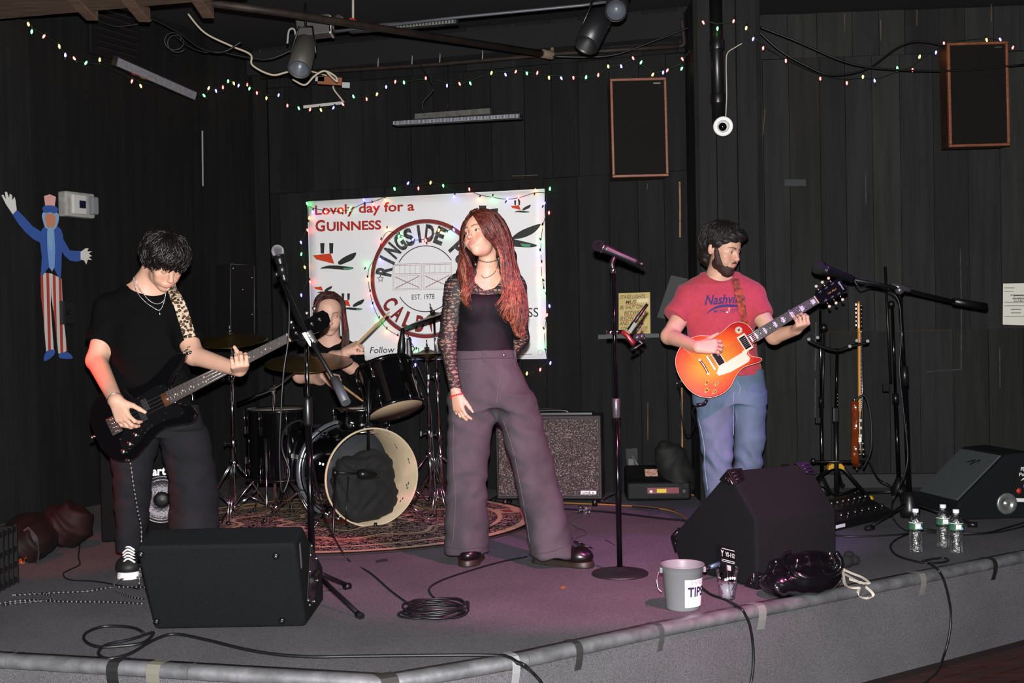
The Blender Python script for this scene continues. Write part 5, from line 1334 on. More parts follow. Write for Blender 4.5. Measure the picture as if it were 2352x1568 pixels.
for u0, v0, u1, v1 in ((318, 680, 258, 706), (360, 684, 404, 710)): S.cone(P(u0, v0, 5.51), P(u1, v1, 5.50), .066, .075, .05)
S.ell(P(345, 648, 5.42), (.088, .14, .062), .008, Matrix.Rotation(rad(12), 3, 'Y'), mode='s')
st, bvst = sdf_ob('t_shirt', S, m_blackshirt, bman, disp=lambda X, N_: fold_disp(.005, .7, 11)(X, N_), keep=True, label='plain black t shirt')
m_jeanB = mat('charcoal_denim', '#1f1e22', .85, var=(7, .3), bump=(450, .3), spec=.15)
S = SDF((-2.02, 5.20, .0), (-1.20, 5.76, .86), .0055)
S.loft([R4(930, 248, 455, .13, 5.46), R4(970, 246, 465, .135, 5.46), R4(1000, 248, 478, .13, 5.46)], .02)
S.loft([R4(985, 250, 372, .125, 5.46), R4(1030, 254, 360, .118, 5.45), R4(1085, 260, 348, .108, 5.45), R4(1130, 264, 345, .10, 5.45), R4(1200, 268, 340, .095, 5.46), R4(1262, 268, 332, .092, 5.47)], .02)
S.loft([R4(985, 358, 474, .125, 5.46), R4(1030, 374, 486, .122, 5.45), R4(1085, 386, 494, .115, 5.45), R4(1130, 390, 500, .11, 5.44), R4(1200, 388, 503, .105, 5.43), R4(1280, 395, 498, .10, 5.42)], .02)
sdf_ob('jeans', S, m_jeanB, bman, disp=fold_disp(.006, .8, 4), label='charcoal jeans')
m_sn = mat('sneaker_black', '#101012', .6); m_snw = mat('sneaker_white', '#d8d2d2', .5)
su = shoe(bman, (P(302, 1290, 5.45).x, 5.46, 0), (P(290, 1300, 5.26).x, 5.28, 0), .105, m_sn, m_snw, .1, .032)
for k in range(5):
    y = 5.30 + k * .022; z = .086 + k * .010; x = P(296, 1290, y).x
    ob('lace', MB().tube(cr([V((x - .028, y, z - .008)), V((x, y - .012, z + .012)), V((x + .028, y, z - .008))], 4), .005, 5), m_snw, su)
ob('side_stripe', MB().tube(cr([V((P(270, 1290, 5.42).x, 5.42, .04)), V((P(272, 1290, 5.36).x, 5.36, .07)), V((P(278, 1290, 5.31).x, 5.31, .055))], 5), .006, 6), m_snw, su)
shoe(bman, (P(445, 1290, 5.42).x, 5.42, 0), (P(470, 1300, 5.28).x, 5.26, 0), .105, m_sn, m_snw, .1, .032)
m_hB = hair_mat('shaggy_black_hair', '#15100f', '#070505', 80, .42)
sc_ = M.to_scale()[0]; R_ = M.to_3x3() * (1 / sc_); HL = lambda x, y, z: M @ V((x, y, z))
S = SDF((-1.90, 5.15, 1.25), (-1.40, 5.70, 1.66), .004)
S.ell(HL(0, .022, .048), (.094, .106, .094), .001, R_); S.ell(HL(0, .085, -.02), (.07, .045, .07), .04, R_); S.ell(HL(0, -.06, .07), (.07, .05, .05), .03, R_)
S.ell(HL(0, -.075, -.055), (.066, .085, .060), .012, R_, mode='s')
ho = sdf_ob('hair', S, m_hB, bman, disp=lambda X, N_: .005 * np.sin(X[:, 0] * 110 + 3 * np.sin(X[:, 2] * 60)) * np.sin(X[:, 2] * 100 + X[:, 1] * 60), label='shaggy black hair falling over the eyes')
def tB(a): a = min(a, 360 - a); return 1.78 if a < 40 else (2.0 if a < 75 else (2.25 if a < 120 else 2.35))
ob('hair_strands', strands(M, 700, 31, tB, .0050, (1.2, 1.52), .19, crown=(0, .15, 1), wfreq=8, curl=.2, tip=.2), m_hB, ho, kind='stuff')
# necklaces
m_silver = mat('silver_chain', '#c8c8cc', .2, 1.0)
for pts, r, nm in (([(313, 640), (320, 662), (335, 682), (350, 695), (366, 698), (377, 690), (381, 672)], .0024, 'chain_necklace'), ([(308, 638), (314, 668), (330, 690), (350, 705), (366, 713), (375, 702), (380, 680)], .0026, 'beaded_necklace')):
    q = cr([V(p + (0,)) for p in pts], 12); pp, nn = drape([bvst, bvb], [(a.x, a.y) for a in q], .004, 5.4)
    b = MB()
    for i, p in enumerate(pp):
        if i and (p - pp[i - 1]).length < .002: continue
        b.sph(p, r * (1.0 + .35 * (i % 2)), 6, 4)
    ob(nm, b, m_silver, bman, kind='stuff')
pp, nn = drape(bvst, [(367, 714), (368, 723)], .005, 5.4); ob('pendant', MB().tube(pp, .0022, 6).sph(pp[1], .004, 8, 6), m_silver, bman)
ax = (wrR - elR).normalized(); X_, Y_, Z_ = basis(ax); c0 = wrR - ax * .005
ob('bracelet', MB().tube([c0 + (X_ * math.cos(k * PI / 10) + Y_ * math.sin(k * PI / 10)) * .036 for k in range(20)], .0018, 5, closed=True), m_silver, bman)

# ------------------------------------------------------------ drummer
Yd = 7.1
dman = person('seated drummer with long straight hair and black tee raising a drumstick', (P(765, 1100, Yd).x, Yd + .1, 0))
M = HM(P(755, 720, 7.02), 14, 16, 0, 1.03)
S = SDF((-1.42, 6.50, .42), (-.86, 7.45, 1.42), .006, [(0, -1.24, -1.0, .0028), (1, 6.86, 7.12, .003), (2, 1.05, 1.38, .0028), (0, -1.0, -.88, .003)])
head(S, M, True, .25, 0)
S.chain([P(757, 755, 7.1), P(757, 785, 7.13)], [.055, .065], .03)
S.loft([R4(782, 715, 800, .06, 7.15), R4(806, 712, 806, .075, 7.15), R4(850, 710, 818, .10, 7.15), R4(930, 705, 825, .11, 7.15), R4(990, 700, 830, .12, 7.15)], .04)
shR, elR, wrR = P(714, 822, 7.12), P(690, 862, 7.02), P(745, 862, 6.80)
shL, elL, wrL = P(804, 822, 7.12), P(805, 862, 6.98), P(795, 812, 6.80)
S.chain([shR, elR], [.055, .045], .03); S.chain([elR, P(735, 868, 6.9), wrR], [.045, .04, .03], .02)
S.chain([shL, P(825, 855, 7.05)], [.055, .045], .03); S.chain([P(825, 855, 7.05), P(765, 820, 6.88)], [.045, .034], .02); S.chain([P(765, 820, 6.88), wrL], [.036, .029], .02)
hand(S, P(792, 806, 6.80), (.95, -.1, .42), (.15, .5, -.85), (.0, -.8, .6), (65, 75, 40), 1.0, .06, (.8, .35, .3), 20)
hand(S, wrR, (.9, -.3, -.25), (.2, .3, -.9), (0, -.8, .4), (60, 70, 40), 1.0, .06, (.8, .35, .3), 20)
S.chain([P(738, 990, 7.2), P(738, 1000, 7.08)], [.07, .055], .03); S.chain([P(795, 990, 7.2), P(826, 1000, 7.1)], [.07, .055], .03)
sdf_ob('body', S, m_skin, dman, color=lambda X: face_color(X, M, (.52, .31, .24), lip=(.45, .2, .18), brow=(.12, .07, .05), blush=.3, male=True))
S = SDF((-1.45, 6.85, .55), (-.84, 7.45, 1.18), .006)
S.loft([R4(778, 722, 794, .06, 7.16), R4(790, 700, 815, .085, 7.16), R4(812, 692, 826, .11, 7.15), R4(860, 697, 830, .125, 7.15), R4(930, 700, 830, .125, 7.15), R4(985, 695, 835, .135, 7.15)], .03)
S.cone(P(714, 818, 7.12), P(694, 856, 7.05), .074, .068, .05, flat=True); S.cone(P(804, 818, 7.12), P(828, 866, 7.03), .074, .068, .05, flat=True)
for u0, u1 in ((740, 716), (776, 802)): S.cone(P(u0, 796, 7.15), P(u1, 815, 7.13), .06, .07, .05)
S.ell(P(758, 782, 7.05), (.075, .09, .035), .008, mode='s')
sdf_ob('t_shirt', S, m_blackshirt, dman, disp=fold_disp(.005, .8, 15), label='black t shirt')
S = SDF((-1.45, 6.50, .0), (-.78, 7.42, .68), .007)
S.chain([P(738, 990, 7.2), P(738, 1000, 7.1), V((P(745, 1000, 7.1).x, 7.12, .06))], [.10, .08, .06], .05); S.chain([P(795, 990, 7.2), P(826, 1000, 7.12), V((P(826, 1000, 7.1).x, 7.14, .06))], [.10, .08, .06], .05)
S.ell(P(765, 990, 7.2), (.19, .15, .09), .05)
sdf_ob('trousers', S, m_jeanB, dman, disp=fold_disp(.005, .8, 19))
for u, y in ((745, 7.12), (826, 7.14)): shoe(dman, (P(u, 1000, y - .1).x, y, 0), (P(u, 1000, y - .1).x, y - .2, 0), .10, m_sn, m_bsole)
m_hD = hair_mat('long_brown_hair', '#4a2f28', '#22120f', 70, .42); m_hD2 = hair_mat('pink_streak_hair', '#8c2c3c', '#4a1c22', 70, .42)
sc_ = M.to_scale()[0]; R_ = M.to_3x3() * (1 / sc_); HL = lambda x, y, z: M @ V((x, y, z))
S = SDF((-1.40, 6.80, .95), (-.85, 7.40, 1.45), .0045)
S.ell(HL(0, .026, .044), (.083, .098, .087), .001, R_); S.chain([P(752, 730, 7.16), P(752, 800, 7.2)], [.075, .085], .04)
S.ell(HL(0, -.10, -.056), (.058, .095, .098), .01, R_, mode='s')
ho = sdf_ob('hair', S, m_hD, dman, label='long straight brown hair with pink streaks')
gl = [T_([(757, 672, 6.98), (735, 690, 6.93), (727, 720, 6.93), (723, 770, 6.97), (725, 830, 7.02)]), T_([(757, 670, 7.0), (727, 695, 7.0), (719, 730, 7.02), (714, 780, 7.04), (716, 830, 7.05)])]
gr = [T_([(762, 672, 6.98), (782, 690, 6.93), (786, 720, 6.92), (788, 770, 6.95), (780, 835, 6.99)]), T_([(762, 670, 7.0), (790, 690, 6.98), (795, 730, 7.0), (800, 780, 7.02), (796, 840, 7.03)])]
ob('hair_strands', guide_strands(gl, 34, .0042, 41, .005, .005, 8), m_hD, ho, kind='stuff'); ob('hair_strands', guide_strands(gr, 34, .0042, 42, .005, .005, 8), m_hD, ho, kind='stuff')
gs = [T_([(748, 676, 6.97), (727, 700, 6.95), (722, 735, 6.96), (719, 765, 6.98)]), T_([(744, 674, 6.97), (724, 700, 6.97), (720, 735, 6.98), (716, 765, 7.0)])]
ob('hair_streak', guide_strands(gs, 12, .0036, 43, .003, .004, 8), m_hD2, ho, kind='stuff', label='pink streak')
gs = [T_([(784, 700, 6.93), (789, 730, 6.92), (790, 770, 6.95)]), T_([(788, 700, 6.95), (792, 730, 6.95), (793, 770, 6.97)])]
ob('hair_streak', guide_strands(gs, 8, .0034, 44, .003, .004, 8), m_hD2, ho, kind='stuff', label='pink streak')
ob('hair_strands', strands(M, 160, 45, lambda a: 1.7 if 70 < a < 290 else .35, .004, (1.1, 1.16), .02, crown=(0, -.2, 1)), m_hD, ho, kind='stuff')
# ============================================================ INSTRUMENTS
m_gold = mat('cream_plastic', '#b5a68c', .35); m_nickel = mat('nickel', '#c9c6c0', .2, 1.0); m_string = mat('steel_string', '#a8a8a8', .3, .9)
m_rose = mat('rosewood', '#2a1a17', .5, var=(60, .3), stretch=(.1, 1, 1)); m_pearl = mat('pearl_inlay', '#b9a9c0', .25); m_fret = mat('fret_wire', '#c4c4c4', .25, 1.0)
def outline(pts, n=5): return cr([V((x, y, 0)) for x, y in pts], n, True)
def lprism(poly, z0, z1): return MB().prism([V((p.x, p.y, z0)) for p in poly], (0, 0, z1 - z0), smooth=True)
def lob(name, mb, m, par, **k): return ob(name, mb, m, par, local=True, **k)
def burst_mat():
    m = mat('cherry_sunburst', '#d0201a', .18, coat=.8); nt = m.node_tree; N = nt.nodes; L = nt.links
    tc = N.new('ShaderNodeTexCoord'); mp = N.new('ShaderNodeMapping'); mp.inputs['Location'].default_value = (.0, 0, 0); mp.inputs['Scale'].default_value = (4.2, 6.0, 0)
    mp.inputs['Location'].default_value = (-.05, 0, 0)
    L.new(tc.outputs['Object'], mp.inputs[0]); ln = N.new('ShaderNodeVectorMath'); ln.operation = 'LENGTH'; L.new(mp.outputs[0], ln.inputs[0])
    r = N.new('ShaderNodeValToRGB'); L.new(ln.outputs['Value'], r.inputs[0]); e = r.color_ramp.elements
    e[0].position = .30; e[0].color = lin('#e08010'); e[1].position = 1.0; e[1].color = lin('#9c0a06'); x = e.new(.66); x.color = lin('#d04a08')
    w_ = N.new('ShaderNodeTexWave'); w_.inputs['Scale'].default_value = 26; w_.bands_direction = 'Y'; w_.inputs['Distortion'].default_value = 2.5; L.new(tc.outputs['Object'], w_.inputs['Vector'])
    mx = N.new('ShaderNodeMix'); mx.data_type = 'RGBA'; mx.blend_type = 'MULTIPLY'; mx.inputs[0].default_value = .14; L.new(r.outputs[0], mx.inputs[6]); L.new(w_.outputs[0], mx.inputs[7]); L.new(mx.outputs[2], N['Principled BSDF'].inputs['Base Color'])
    return m
def fretx(L, n): return L * (2 ** (-n / 12))     # distance from the bridge
def neck(t, L, n_frets, w_nut, w_end, xe, zt, m_neck, dots=True, blocks=False, ns=6, sb=.052, sn=.036, sr=.0006):
    wa_ = lambda x: w_nut + (w_end - w_nut) * (L - x) / (L - xe)
    nb = MB()
    pr = []
    for x in (xe - .03, xe, L - .02, L + .01):
        w_ = wa_(max(x, xe)); 
        for k in range(9):
            a = PI + PI * k / 8; pr.append(V((x, math.cos(a) * w_ / 2, zt - .006 + math.sin(a) * .018)))
    fs = [(i * 9 + k, i * 9 + k + 1, (i + 1) * 9 + k + 1, (i + 1) * 9 + k) for i in range(3) for k in range(8)] + [tuple(range(9)), tuple(27 + k for k in reversed(range(9)))] + [(i * 9 + 8, i * 9, (i + 1) * 9, (i + 1) * 9 + 8) for i in range(3)]
    nb.add(pr, fs, True); nk = lob('neck', nb, m_neck, t)
    fb = MB().prism([V((xe, -wa_(xe) / 2, zt - .006)), V((L, -w_nut / 2, zt - .006)), V((L, w_nut / 2, zt - .006)), V((xe, wa_(xe) / 2, zt - .006))], (0, 0, .006)); f = lob('fretboard', fb, m_rose, t)
    for i in range(1, n_frets + 1):
        x = fretx(L, i)
        if x < xe + .003: break
        lob('fret', MB().cyl((x, -wa_(x) / 2, zt), (x, wa_(x) / 2, zt), .0011, n=5), m_fret, f)
    for i in (3, 5, 7, 9, 12, 15, 17, 19) + ((1,) if blocks else ()):
        if i > n_frets: continue
        x = (fretx(L, i) + fretx(L, i - 1)) / 2; g = (fretx(L, i - 1) - fretx(L, i)) * .30; w_ = wa_(x) * .33
        if blocks: lob('inlay', MB().prism([V((x - g, -w_, zt)), V((x + g, -w_ * .75, zt)), V((x + g, w_ * .75, zt)), V((x - g, w_, zt))], (0, 0, .0005)), m_pearl, f)
        else:
            for yy in ((-.012, .012) if i == 12 else (0,)): lob('inlay', MB().lathe([(.0035, 0), (.0035, .0006), (0, .0006)], (x, yy, zt), (0, 0, 1), 12), m_gold, f)
    lob('nut', MB().box((L + .0015, 0, zt - .001), (.005, w_nut, .009)), m_gold, t)
    for k in range(ns):
        y0 = -sb / 2 + sb * k / (ns - 1); y1 = -sn / 2 + sn * k / (ns - 1)
        lob('string', MB().tube([V((0, y0, .0)), V((L + .003, y1, zt + .004))], sr * (1 + .12 * k), 4), m_string, t)
    return nk
# --- sunburst guitar
gt = thing('electric_guitar', 'cherry sunburst single cut electric guitar worn by the bearded man', 'guitar', mtx=GTRM)
LP = outline([(-.172, 0), (-.165, .062), (-.138, .115), (-.09, .150), (-.035, .163), (.02, .154), (.065, .126), (.105, .108), (.15, .110), (.195, .118), (.235, .108), (.262, .078), (.270, .035), (.262, .0), (.235, -.032), (.205, -.040), (.190, -.056), (.198, -.080), (.225, -.103), (.232, -.116), (.215, -.122), (.18, -.114), (.14, -.105), (.105, -.108), (.065, -.126), (.02, -.154), (-.035, -.163), (-.09, -.150), (-.138, -.115), (-.165, -.062)], 4)
zt = -.008
lob('body', lprism(LP, -.062, -.014), burst_mat(), gt, bevel=.006, seg=3)
bd_ = MB().tube([V((p.x, p.y, -.019)) * 1.0 for p in LP], .0026, 6, closed=True); lob('binding', bd_, m_gold, gt)
neck(gt, .6287, 22, .043, .057, .262, -.006, mat('mahogany_neck', '#5a1a12', .3), blocks=True, sb=.051, sn=.036)
hs = [(.632, -.022), (.65, -.036), (.70, -.039), (.76, -.042), (.80, -.040), (.805, -.020), (.797, 0), (.805, .020), (.80, .040), (.76, .042), (.70, .039), (.65, .036), (.632, .022)]
hd = lob('headstock', MB().prism([V((x, y, -.026 - (x - .63) * .22)) for x, y in hs], (0, 0, .015)), mat('gloss_black', '#0c0a10', .12, coat=.6), gt, bevel=.002)
for k in range(3):
    for s in (-1, 1):
        x = .672 + k * .040; y = s * (.026 + k * .002); z = -.011 - (x - .63) * .22
        tn = lob('tuner', MB().cyl((x, y, z), (x, y, z + .012), .0042, n=10).lathe([(.0075, 0), (.0075, .002), (0, .002)], (x, y, z), (0, 0, 1), 12).cyl((x, y, z - .008), (x, y + s * .03, z - .008), .0025, n=6), m_nickel, hd)
        lob('tuner_button', MB().sph((x, y + s * .036, z - .008), (.0085, .008, .005), 10, 7), m_gold, tn)
X2 = planar((.70, 0, 0), (1, 0, 0), (0, 1, 0))
def hl(a, b, c=0): return V((a, b, -.0105 - (a - .63) * .22))
lob('lettering', fit_text('Les Paul', (.700, -.006, 0), (.755, -.006, 0), (0, .010, 0), .01, .4, fn=lambda q: hl(q.x, q.y)), mat('gold_script', '#8c6a2a', .4), hd)
lob('lettering', fit_text('Epiphone', (.781, .024, 0), (.781, -.024, 0), (.010, 0, 0), .01, .3, fn=lambda q: hl(q.x, q.y)), mat('silver_script', '#a8a4b0', .4), hd)
pg = [(.245, -.030), (.095, -.030), (.080, -.040), (-.02, -.075), (-.03, -.090), (.01, -.112), (.10, -.098), (.155, -.100), (.185, -.085), (.180, -.06), (.20, -.042)]
pg = [(.232, -.031), (.165, -.031), (.165, -.036), (.105, -.036), (.02, -.040), (-.005, -.062), (.000, -.078), (.06, -.092), (.12, -.094), (.17, -.094), (.185, -.08), (.18, -.055), (.20, -.038)]
lob('pickguard', MB().prism([V((x, y, -.0085)) for x, y in pg], (0, 0, .002)), m_gold, gt, bevel=.001)
for x, m_ in ((.045, m_nickel), (.205, m_nickel)):
    pr = lob('pickup_ring', MB().box((x, 0, -.0115), (.047, .09, .007)), m_gold, gt, bevel=.002)
    pk = lob('pickup', MB().box((x, 0, -.0065), (.034, .068, .007)), mat('pickup_cover', '#3a2a38', .15, .9), pr, bevel=.002)
    pol = MB()
    for k in range(6): pol.sph((x - .008, -.025 + .01 * k, -.003), .0022, 6, 4)
    lob('pole_screws', pol, m_nickel, pr, kind='stuff')
br = lob('bridge', MB().box((0, 0, -.006), (.013, .082, .010)), m_nickel, gt, bevel=.002)
sd_ = MB()
for k in range(6): sd_.box((0, -.026 + .0104 * k, .000), (.007, .005, .005))
lob('saddles', sd_, m_string, br, kind='stuff')
for s in (-1, 1): lob('bridge_post', MB().cyl((0, s * .037, -.014), (0, s * .037, .001), .005, n=10), m_nickel, br)
tp = lob('tailpiece', MB().tube(cr([V((-.042, -.047, -.006)), V((-.038, 0, -.004)), V((-.042, .047, -.006))], 5), .007, 10), m_nickel, gt)
for s in (-1, 1): lob('tailpiece_post', MB().cyl((-.042, s * .042, -.014), (-.042, s * .042, .003), .006, n=10), m_nickel, tp)
for x, y in ((-.070, -.075), (-.092, -.108), (-.030, -.105), (-.062, -.135)):
    k_ = lob('knob', MB().lathe([(.013, 0), (.0125, .006), (.0095, .013), (0, .013)], (x, y, -.014), (0, 0, 1), 16), mat('amber_knob', '#c98a34', .2, coat=.4), gt); lob('knob_cap', MB().lathe([(.006, .0), (.006, .0012), (0, .0012)], (x, y, -.001), (0, 0, 1), 12), m_nickel, k_)
tw = lob('switch_washer', MB().lathe([(.019, 0), (.019, .002), (0, .002)], (.212, .072, -.014), (0, 0, 1), 22), m_gold, gt); lob('switch', MB().cyl((.212, .072, -.012), (.215, .074, .006), .0035, n=8).lathe([(.006, 0), (.006, .003), (0, .003)], (.212, .072, -.012), (0, 0, 1), 10), m_metal, tw)
lob('jack_plate', MB().box((-.105, -.143, -.038), (.034, .004, .034), Matrix.Rotation(rad(-38), 3, 'Z')), m_gold, gt, bevel=.003)
for p in ((-.176, 0, -.038), (.268, .05, -.038)): lob('strap_button', MB().sph(p, .008, 10, 8), m_nickel, gt)
jk = GTRM @ V((-.115, -.150, -.038))
gc = MB().cyl(jk, jk + V((-.015, -.01, -.02)), .008, n=10)
cable_g = thing('guitar_cable', 'black cable plugged into the sunburst guitar and looping down', 'cable', jk)
ob('jack', gc.cyl(jk + V((-.015, -.01, -.02)), P(1600, 930, 5.93), .0085, n=10), m_plastic, cable_g)
ob('lead', MB().tube(cr([P(1600, 930, 5.93), P(1590, 945, 6.05), P(1596, 975, 6.2), P(1580, 1000, 6.4), P(1568, 970, 6.5), P(1562, 900, 6.5), P(1555, 880, 6.1)], 6), .004, 6), m_bc, cable_g)
# straps
m_str1 = mat('orange_patterned_strap', '#a8401c', .7, var=(55, .5), col2='#4a2a18')
pp, nn = drape(bvt, [(q.x, q.y) for q in cr([V((u, v, 0)) for u, v in ((1688, 641), (1696, 670), (1702, 700), (1708, 735), (1716, 765), (1722, 790))], 5)], .004, 6.1)
tag(ob('guitar_strap', MB().ribbon(pp, nn, .045, .003), m_str1), 'orange patterned strap of the sunburst guitar over the red tee', 'strap')
def leopard():
    m = mat('leopard_strap', '#a98a68', .7); nt = m.node_tree; N = nt.nodes; L = nt.links
    tc = N.new('ShaderNodeTexCoord'); v1 = N.new('ShaderNodeTexVoronoi'); v1.inputs['Scale'].default_value = 62; L.new(tc.outputs['Object'], v1.inputs['Vector'])
    r = N.new('ShaderNodeValToRGB'); L.new(v1.outputs['Distance'], r.inputs[0]); e = r.color_ramp.elements; e[0].color = lin('#6a3f22'); e[0].position = .2; e[1].color = lin('#b8a28c'); e[1].position = .55; x = e.new(.32); x.color = lin('#16100d'); y = e.new(.46); y.color = lin('#1a1310')
    L.new(r.outputs[0], N['Principled BSDF'].inputs['Base Color']); return m
pp, nn = drape(bvst, [(q.x, q.y) for q in cr([V((u, v, 0)) for u, v in ((392, 656), (402, 680), (414, 705), (424, 735), (432, 760), (438, 785))], 5)], .004, 5.4)
pp = [p for p in pp] + [BASSM @ V((.415, .152, -.01))]; nn = nn + [V((0, -1, .2))]
tag(ob('guitar_strap', MB().ribbon(pp, nn, [.055] * (len(pp) - 4) + [.05, .04, .03, .02], .003), leopard()), 'leopard print strap of the black bass over the black tee', 'strap')
# --- black bass
bs_ = thing('bass_guitar', 'gloss black four string bass guitar with dotted rosewood neck', 'bass guitar', mtx=BASSM)
PB = outline([(-.105, .01), (-.098, .07), (-.07, .125), (-.02, .158), (.04, .160), (.10, .138), (.155, .118), (.21, .115), (.27, .132), (.33, .158), (.385, .172), (.415, .160), (.412, .138), (.38, .112), (.335, .088), (.30, .060), (.288, .034), (.284, 0), (.288, -.032), (.31, -.05), (.335, -.078), (.345, -.11), (.33, -.138), (.295, -.145), (.24, -.128), (.18, -.115), (.12, -.125), (.06, -.155), (0, -.175), (-.055, -.160), (-.092, -.11), (-.106, -.05)], 4)
m_gb = mat('gloss_black_body', '#060607', .06, coat=1.0, spec=.7)
lob('body', lprism(PB, -.058, -.014), m_gb, bs_, bevel=.010, seg=4)
lob('pickguard', MB().prism(outline([(.28, .05), (.24, .075), (.16, .07), (.08, .065), (.03, .055), (.03, -.03), (.0, -.06), (-.02, -.10), (.0, -.135), (.06, -.12), (.12, -.09), (.20, -.085), (.27, -.10), (.30, -.085), (.285, -.05), (.27, -.03)], 3), (0, 0, .002)), mat('black_pickguard', '#0b0b0d', .12), bs_).location.z = -.0135
neck(bs_, .864, 20, .040, .062, .262, -.004, mat('dark_maple_neck', '#4a2c18', .35), ns=4, sb=.058, sn=.030, sr=.0009)
hs = [(.866, .020), (.885, .026), (.92, .032), (.98, .040), (1.03, .048), (1.06, .045), (1.075, .02), (1.07, -.015), (1.045, -.035), (1.0, -.04), (.93, -.034), (.89, -.028), (.866, -.020)]
hd = lob('headstock', MB().prism([V((x, y, -.024)) for x, y in hs], (0, 0, .014)), m_gb, bs_, bevel=.002)
for k in range(4):
    x = .905 + .041 * k; y = .016 + .003 * k
    tn = lob('tuner', MB().cyl((x, y - .012, -.012), (x, y - .012, .002), .005, n=10).lathe([(.009, 0), (.009, .002), (0, .002)], (x, y - .012, -.010), (0, 0, 1), 12).cyl((x, y, -.018), (x, y + .042, -.018), .003, n=6), m_nickel, hd)
    lob('tuner_key', MB().sph((x, y + .048, -.018), (.011, .010, .004), 10, 7), m_nickel, tn)
for (x, y) in ((.155, .020), (.125, -.020)):
    pk = lob('pickup', MB().box((x, y, -.007), (.030, .056, .012)), m_plastic, bs_, bevel=.003); pol = MB()
    for k in range(4): pol.sph((x, y - .021 + .014 * k, .0), .003, 8, 5)
    lob('pole_pieces', pol, m_nickel, pk, kind='stuff')
br = lob('bridge', MB().box((-.008, 0, -.0115), (.05, .08, .004)), m_nickel, bs_, bevel=.001)
for k in range(4): lob('saddle', MB().cyl((0, -.036 + .0195 * k, -.004), (0, -.023 + .0195 * k, -.004), .005, n=8).cyl((-.028, -.029 + .0195 * k, -.004), (0, -.029 + .0195 * k, -.004), .0018, n=6), m_nickel, br)
for x, y in ((.06, -.085), (.02, -.110), (-.02, -.128)): lob('knob', MB().lathe([(.011, 0), (.0105, .014), (.009, .016), (0, .016)], (x, y, -.012), (0, 0, 1), 16), m_nickel, bs_)
scr = MB()
for x, y in ((.25, .065), (.14, .062), (.05, .055), (-.01, -.07), (.01, -.128), (.10, -.095), (.2, -.08), (.285, -.09), (.22, -.055), (.09, .045)): scr.sph((x, y, -.011), .0028, 8, 5)
lob('pickguard_screws', scr, m_nickel, bs_, kind='stuff')
for p in ((-.108, 0, -.036), (.418, .150, -.030)): lob('strap_button', MB().cyl(p, (p[0] + (.015 if p[0] > 0 else -.015), p[1], p[2]), .006, n=10).sph((p[0] + (.016 if p[0] > 0 else -.016), p[1], p[2]), .009, 10, 6), m_nickel, bs_)
lob('thumb_rest', MB().tube(cr([V((.33, -.02, -.03)), V((.36, -.03, -.02)), V((.35, -.06, -.02))], 4), .004, 6), m_nickel, bs_)
def rope_mat(n, a, b, sc):
    m = mat(n, a, .7); nt = m.node_tree; N = nt.nodes; L = nt.links; tc = N.new('ShaderNodeTexCoord'); w_ = N.new('ShaderNodeTexChecker'); w_.inputs['Scale'].default_value = sc; w_.inputs[1].default_value = lin(a); w_.inputs[2].default_value = lin(b)
    L.new(tc.outputs['Object'], w_.inputs['Vector']); L.new(w_.outputs[0], N['Principled BSDF'].inputs['Base Color']); return m
m_rope = rope_mat('black_white_braid', '#111113', '#9b9b98', 55)
def rope(name, pts, label, r=.0040, dash=.020, cat='cable', world=None, groupp=None):
    """black cable with a real pale spiral fleck pattern"""
    q = cr(pts, 8); t = thing(name, label, cat, q[0]); ob('sheath', MB().tube(q, r, 7), m_bc, t); m = MB(); acc = 0
    for i in range(1, len(q)):
        a, b = q[i - 1], q[i]; L = (b - a).length; k = acc
        while k < L:
            p = a.lerp(b, k / L); d = (b - a).normalized(); e = min(dash * .42, L)
            m.tube([p - d * e * .4, p + d * e * .4], r * 1.05, 6, True); k += dash
        acc = k - L
    ob('white_flecks', m, mat('white_fleck', '#77757a', .7), t, kind='stuff'); return t
jk = BASSM @ V((-.045, -.160, -.036))
rope('bass_cable', [jk, P(298, 1060, 5.16), P(306, 1110, 5.14), P(316, 1170, 5.1), P(325, 1225, 5.05), V((P(325, 1225, 5.05).x, 5.0, .03))], 'black and white flecked cable hanging from the black bass')

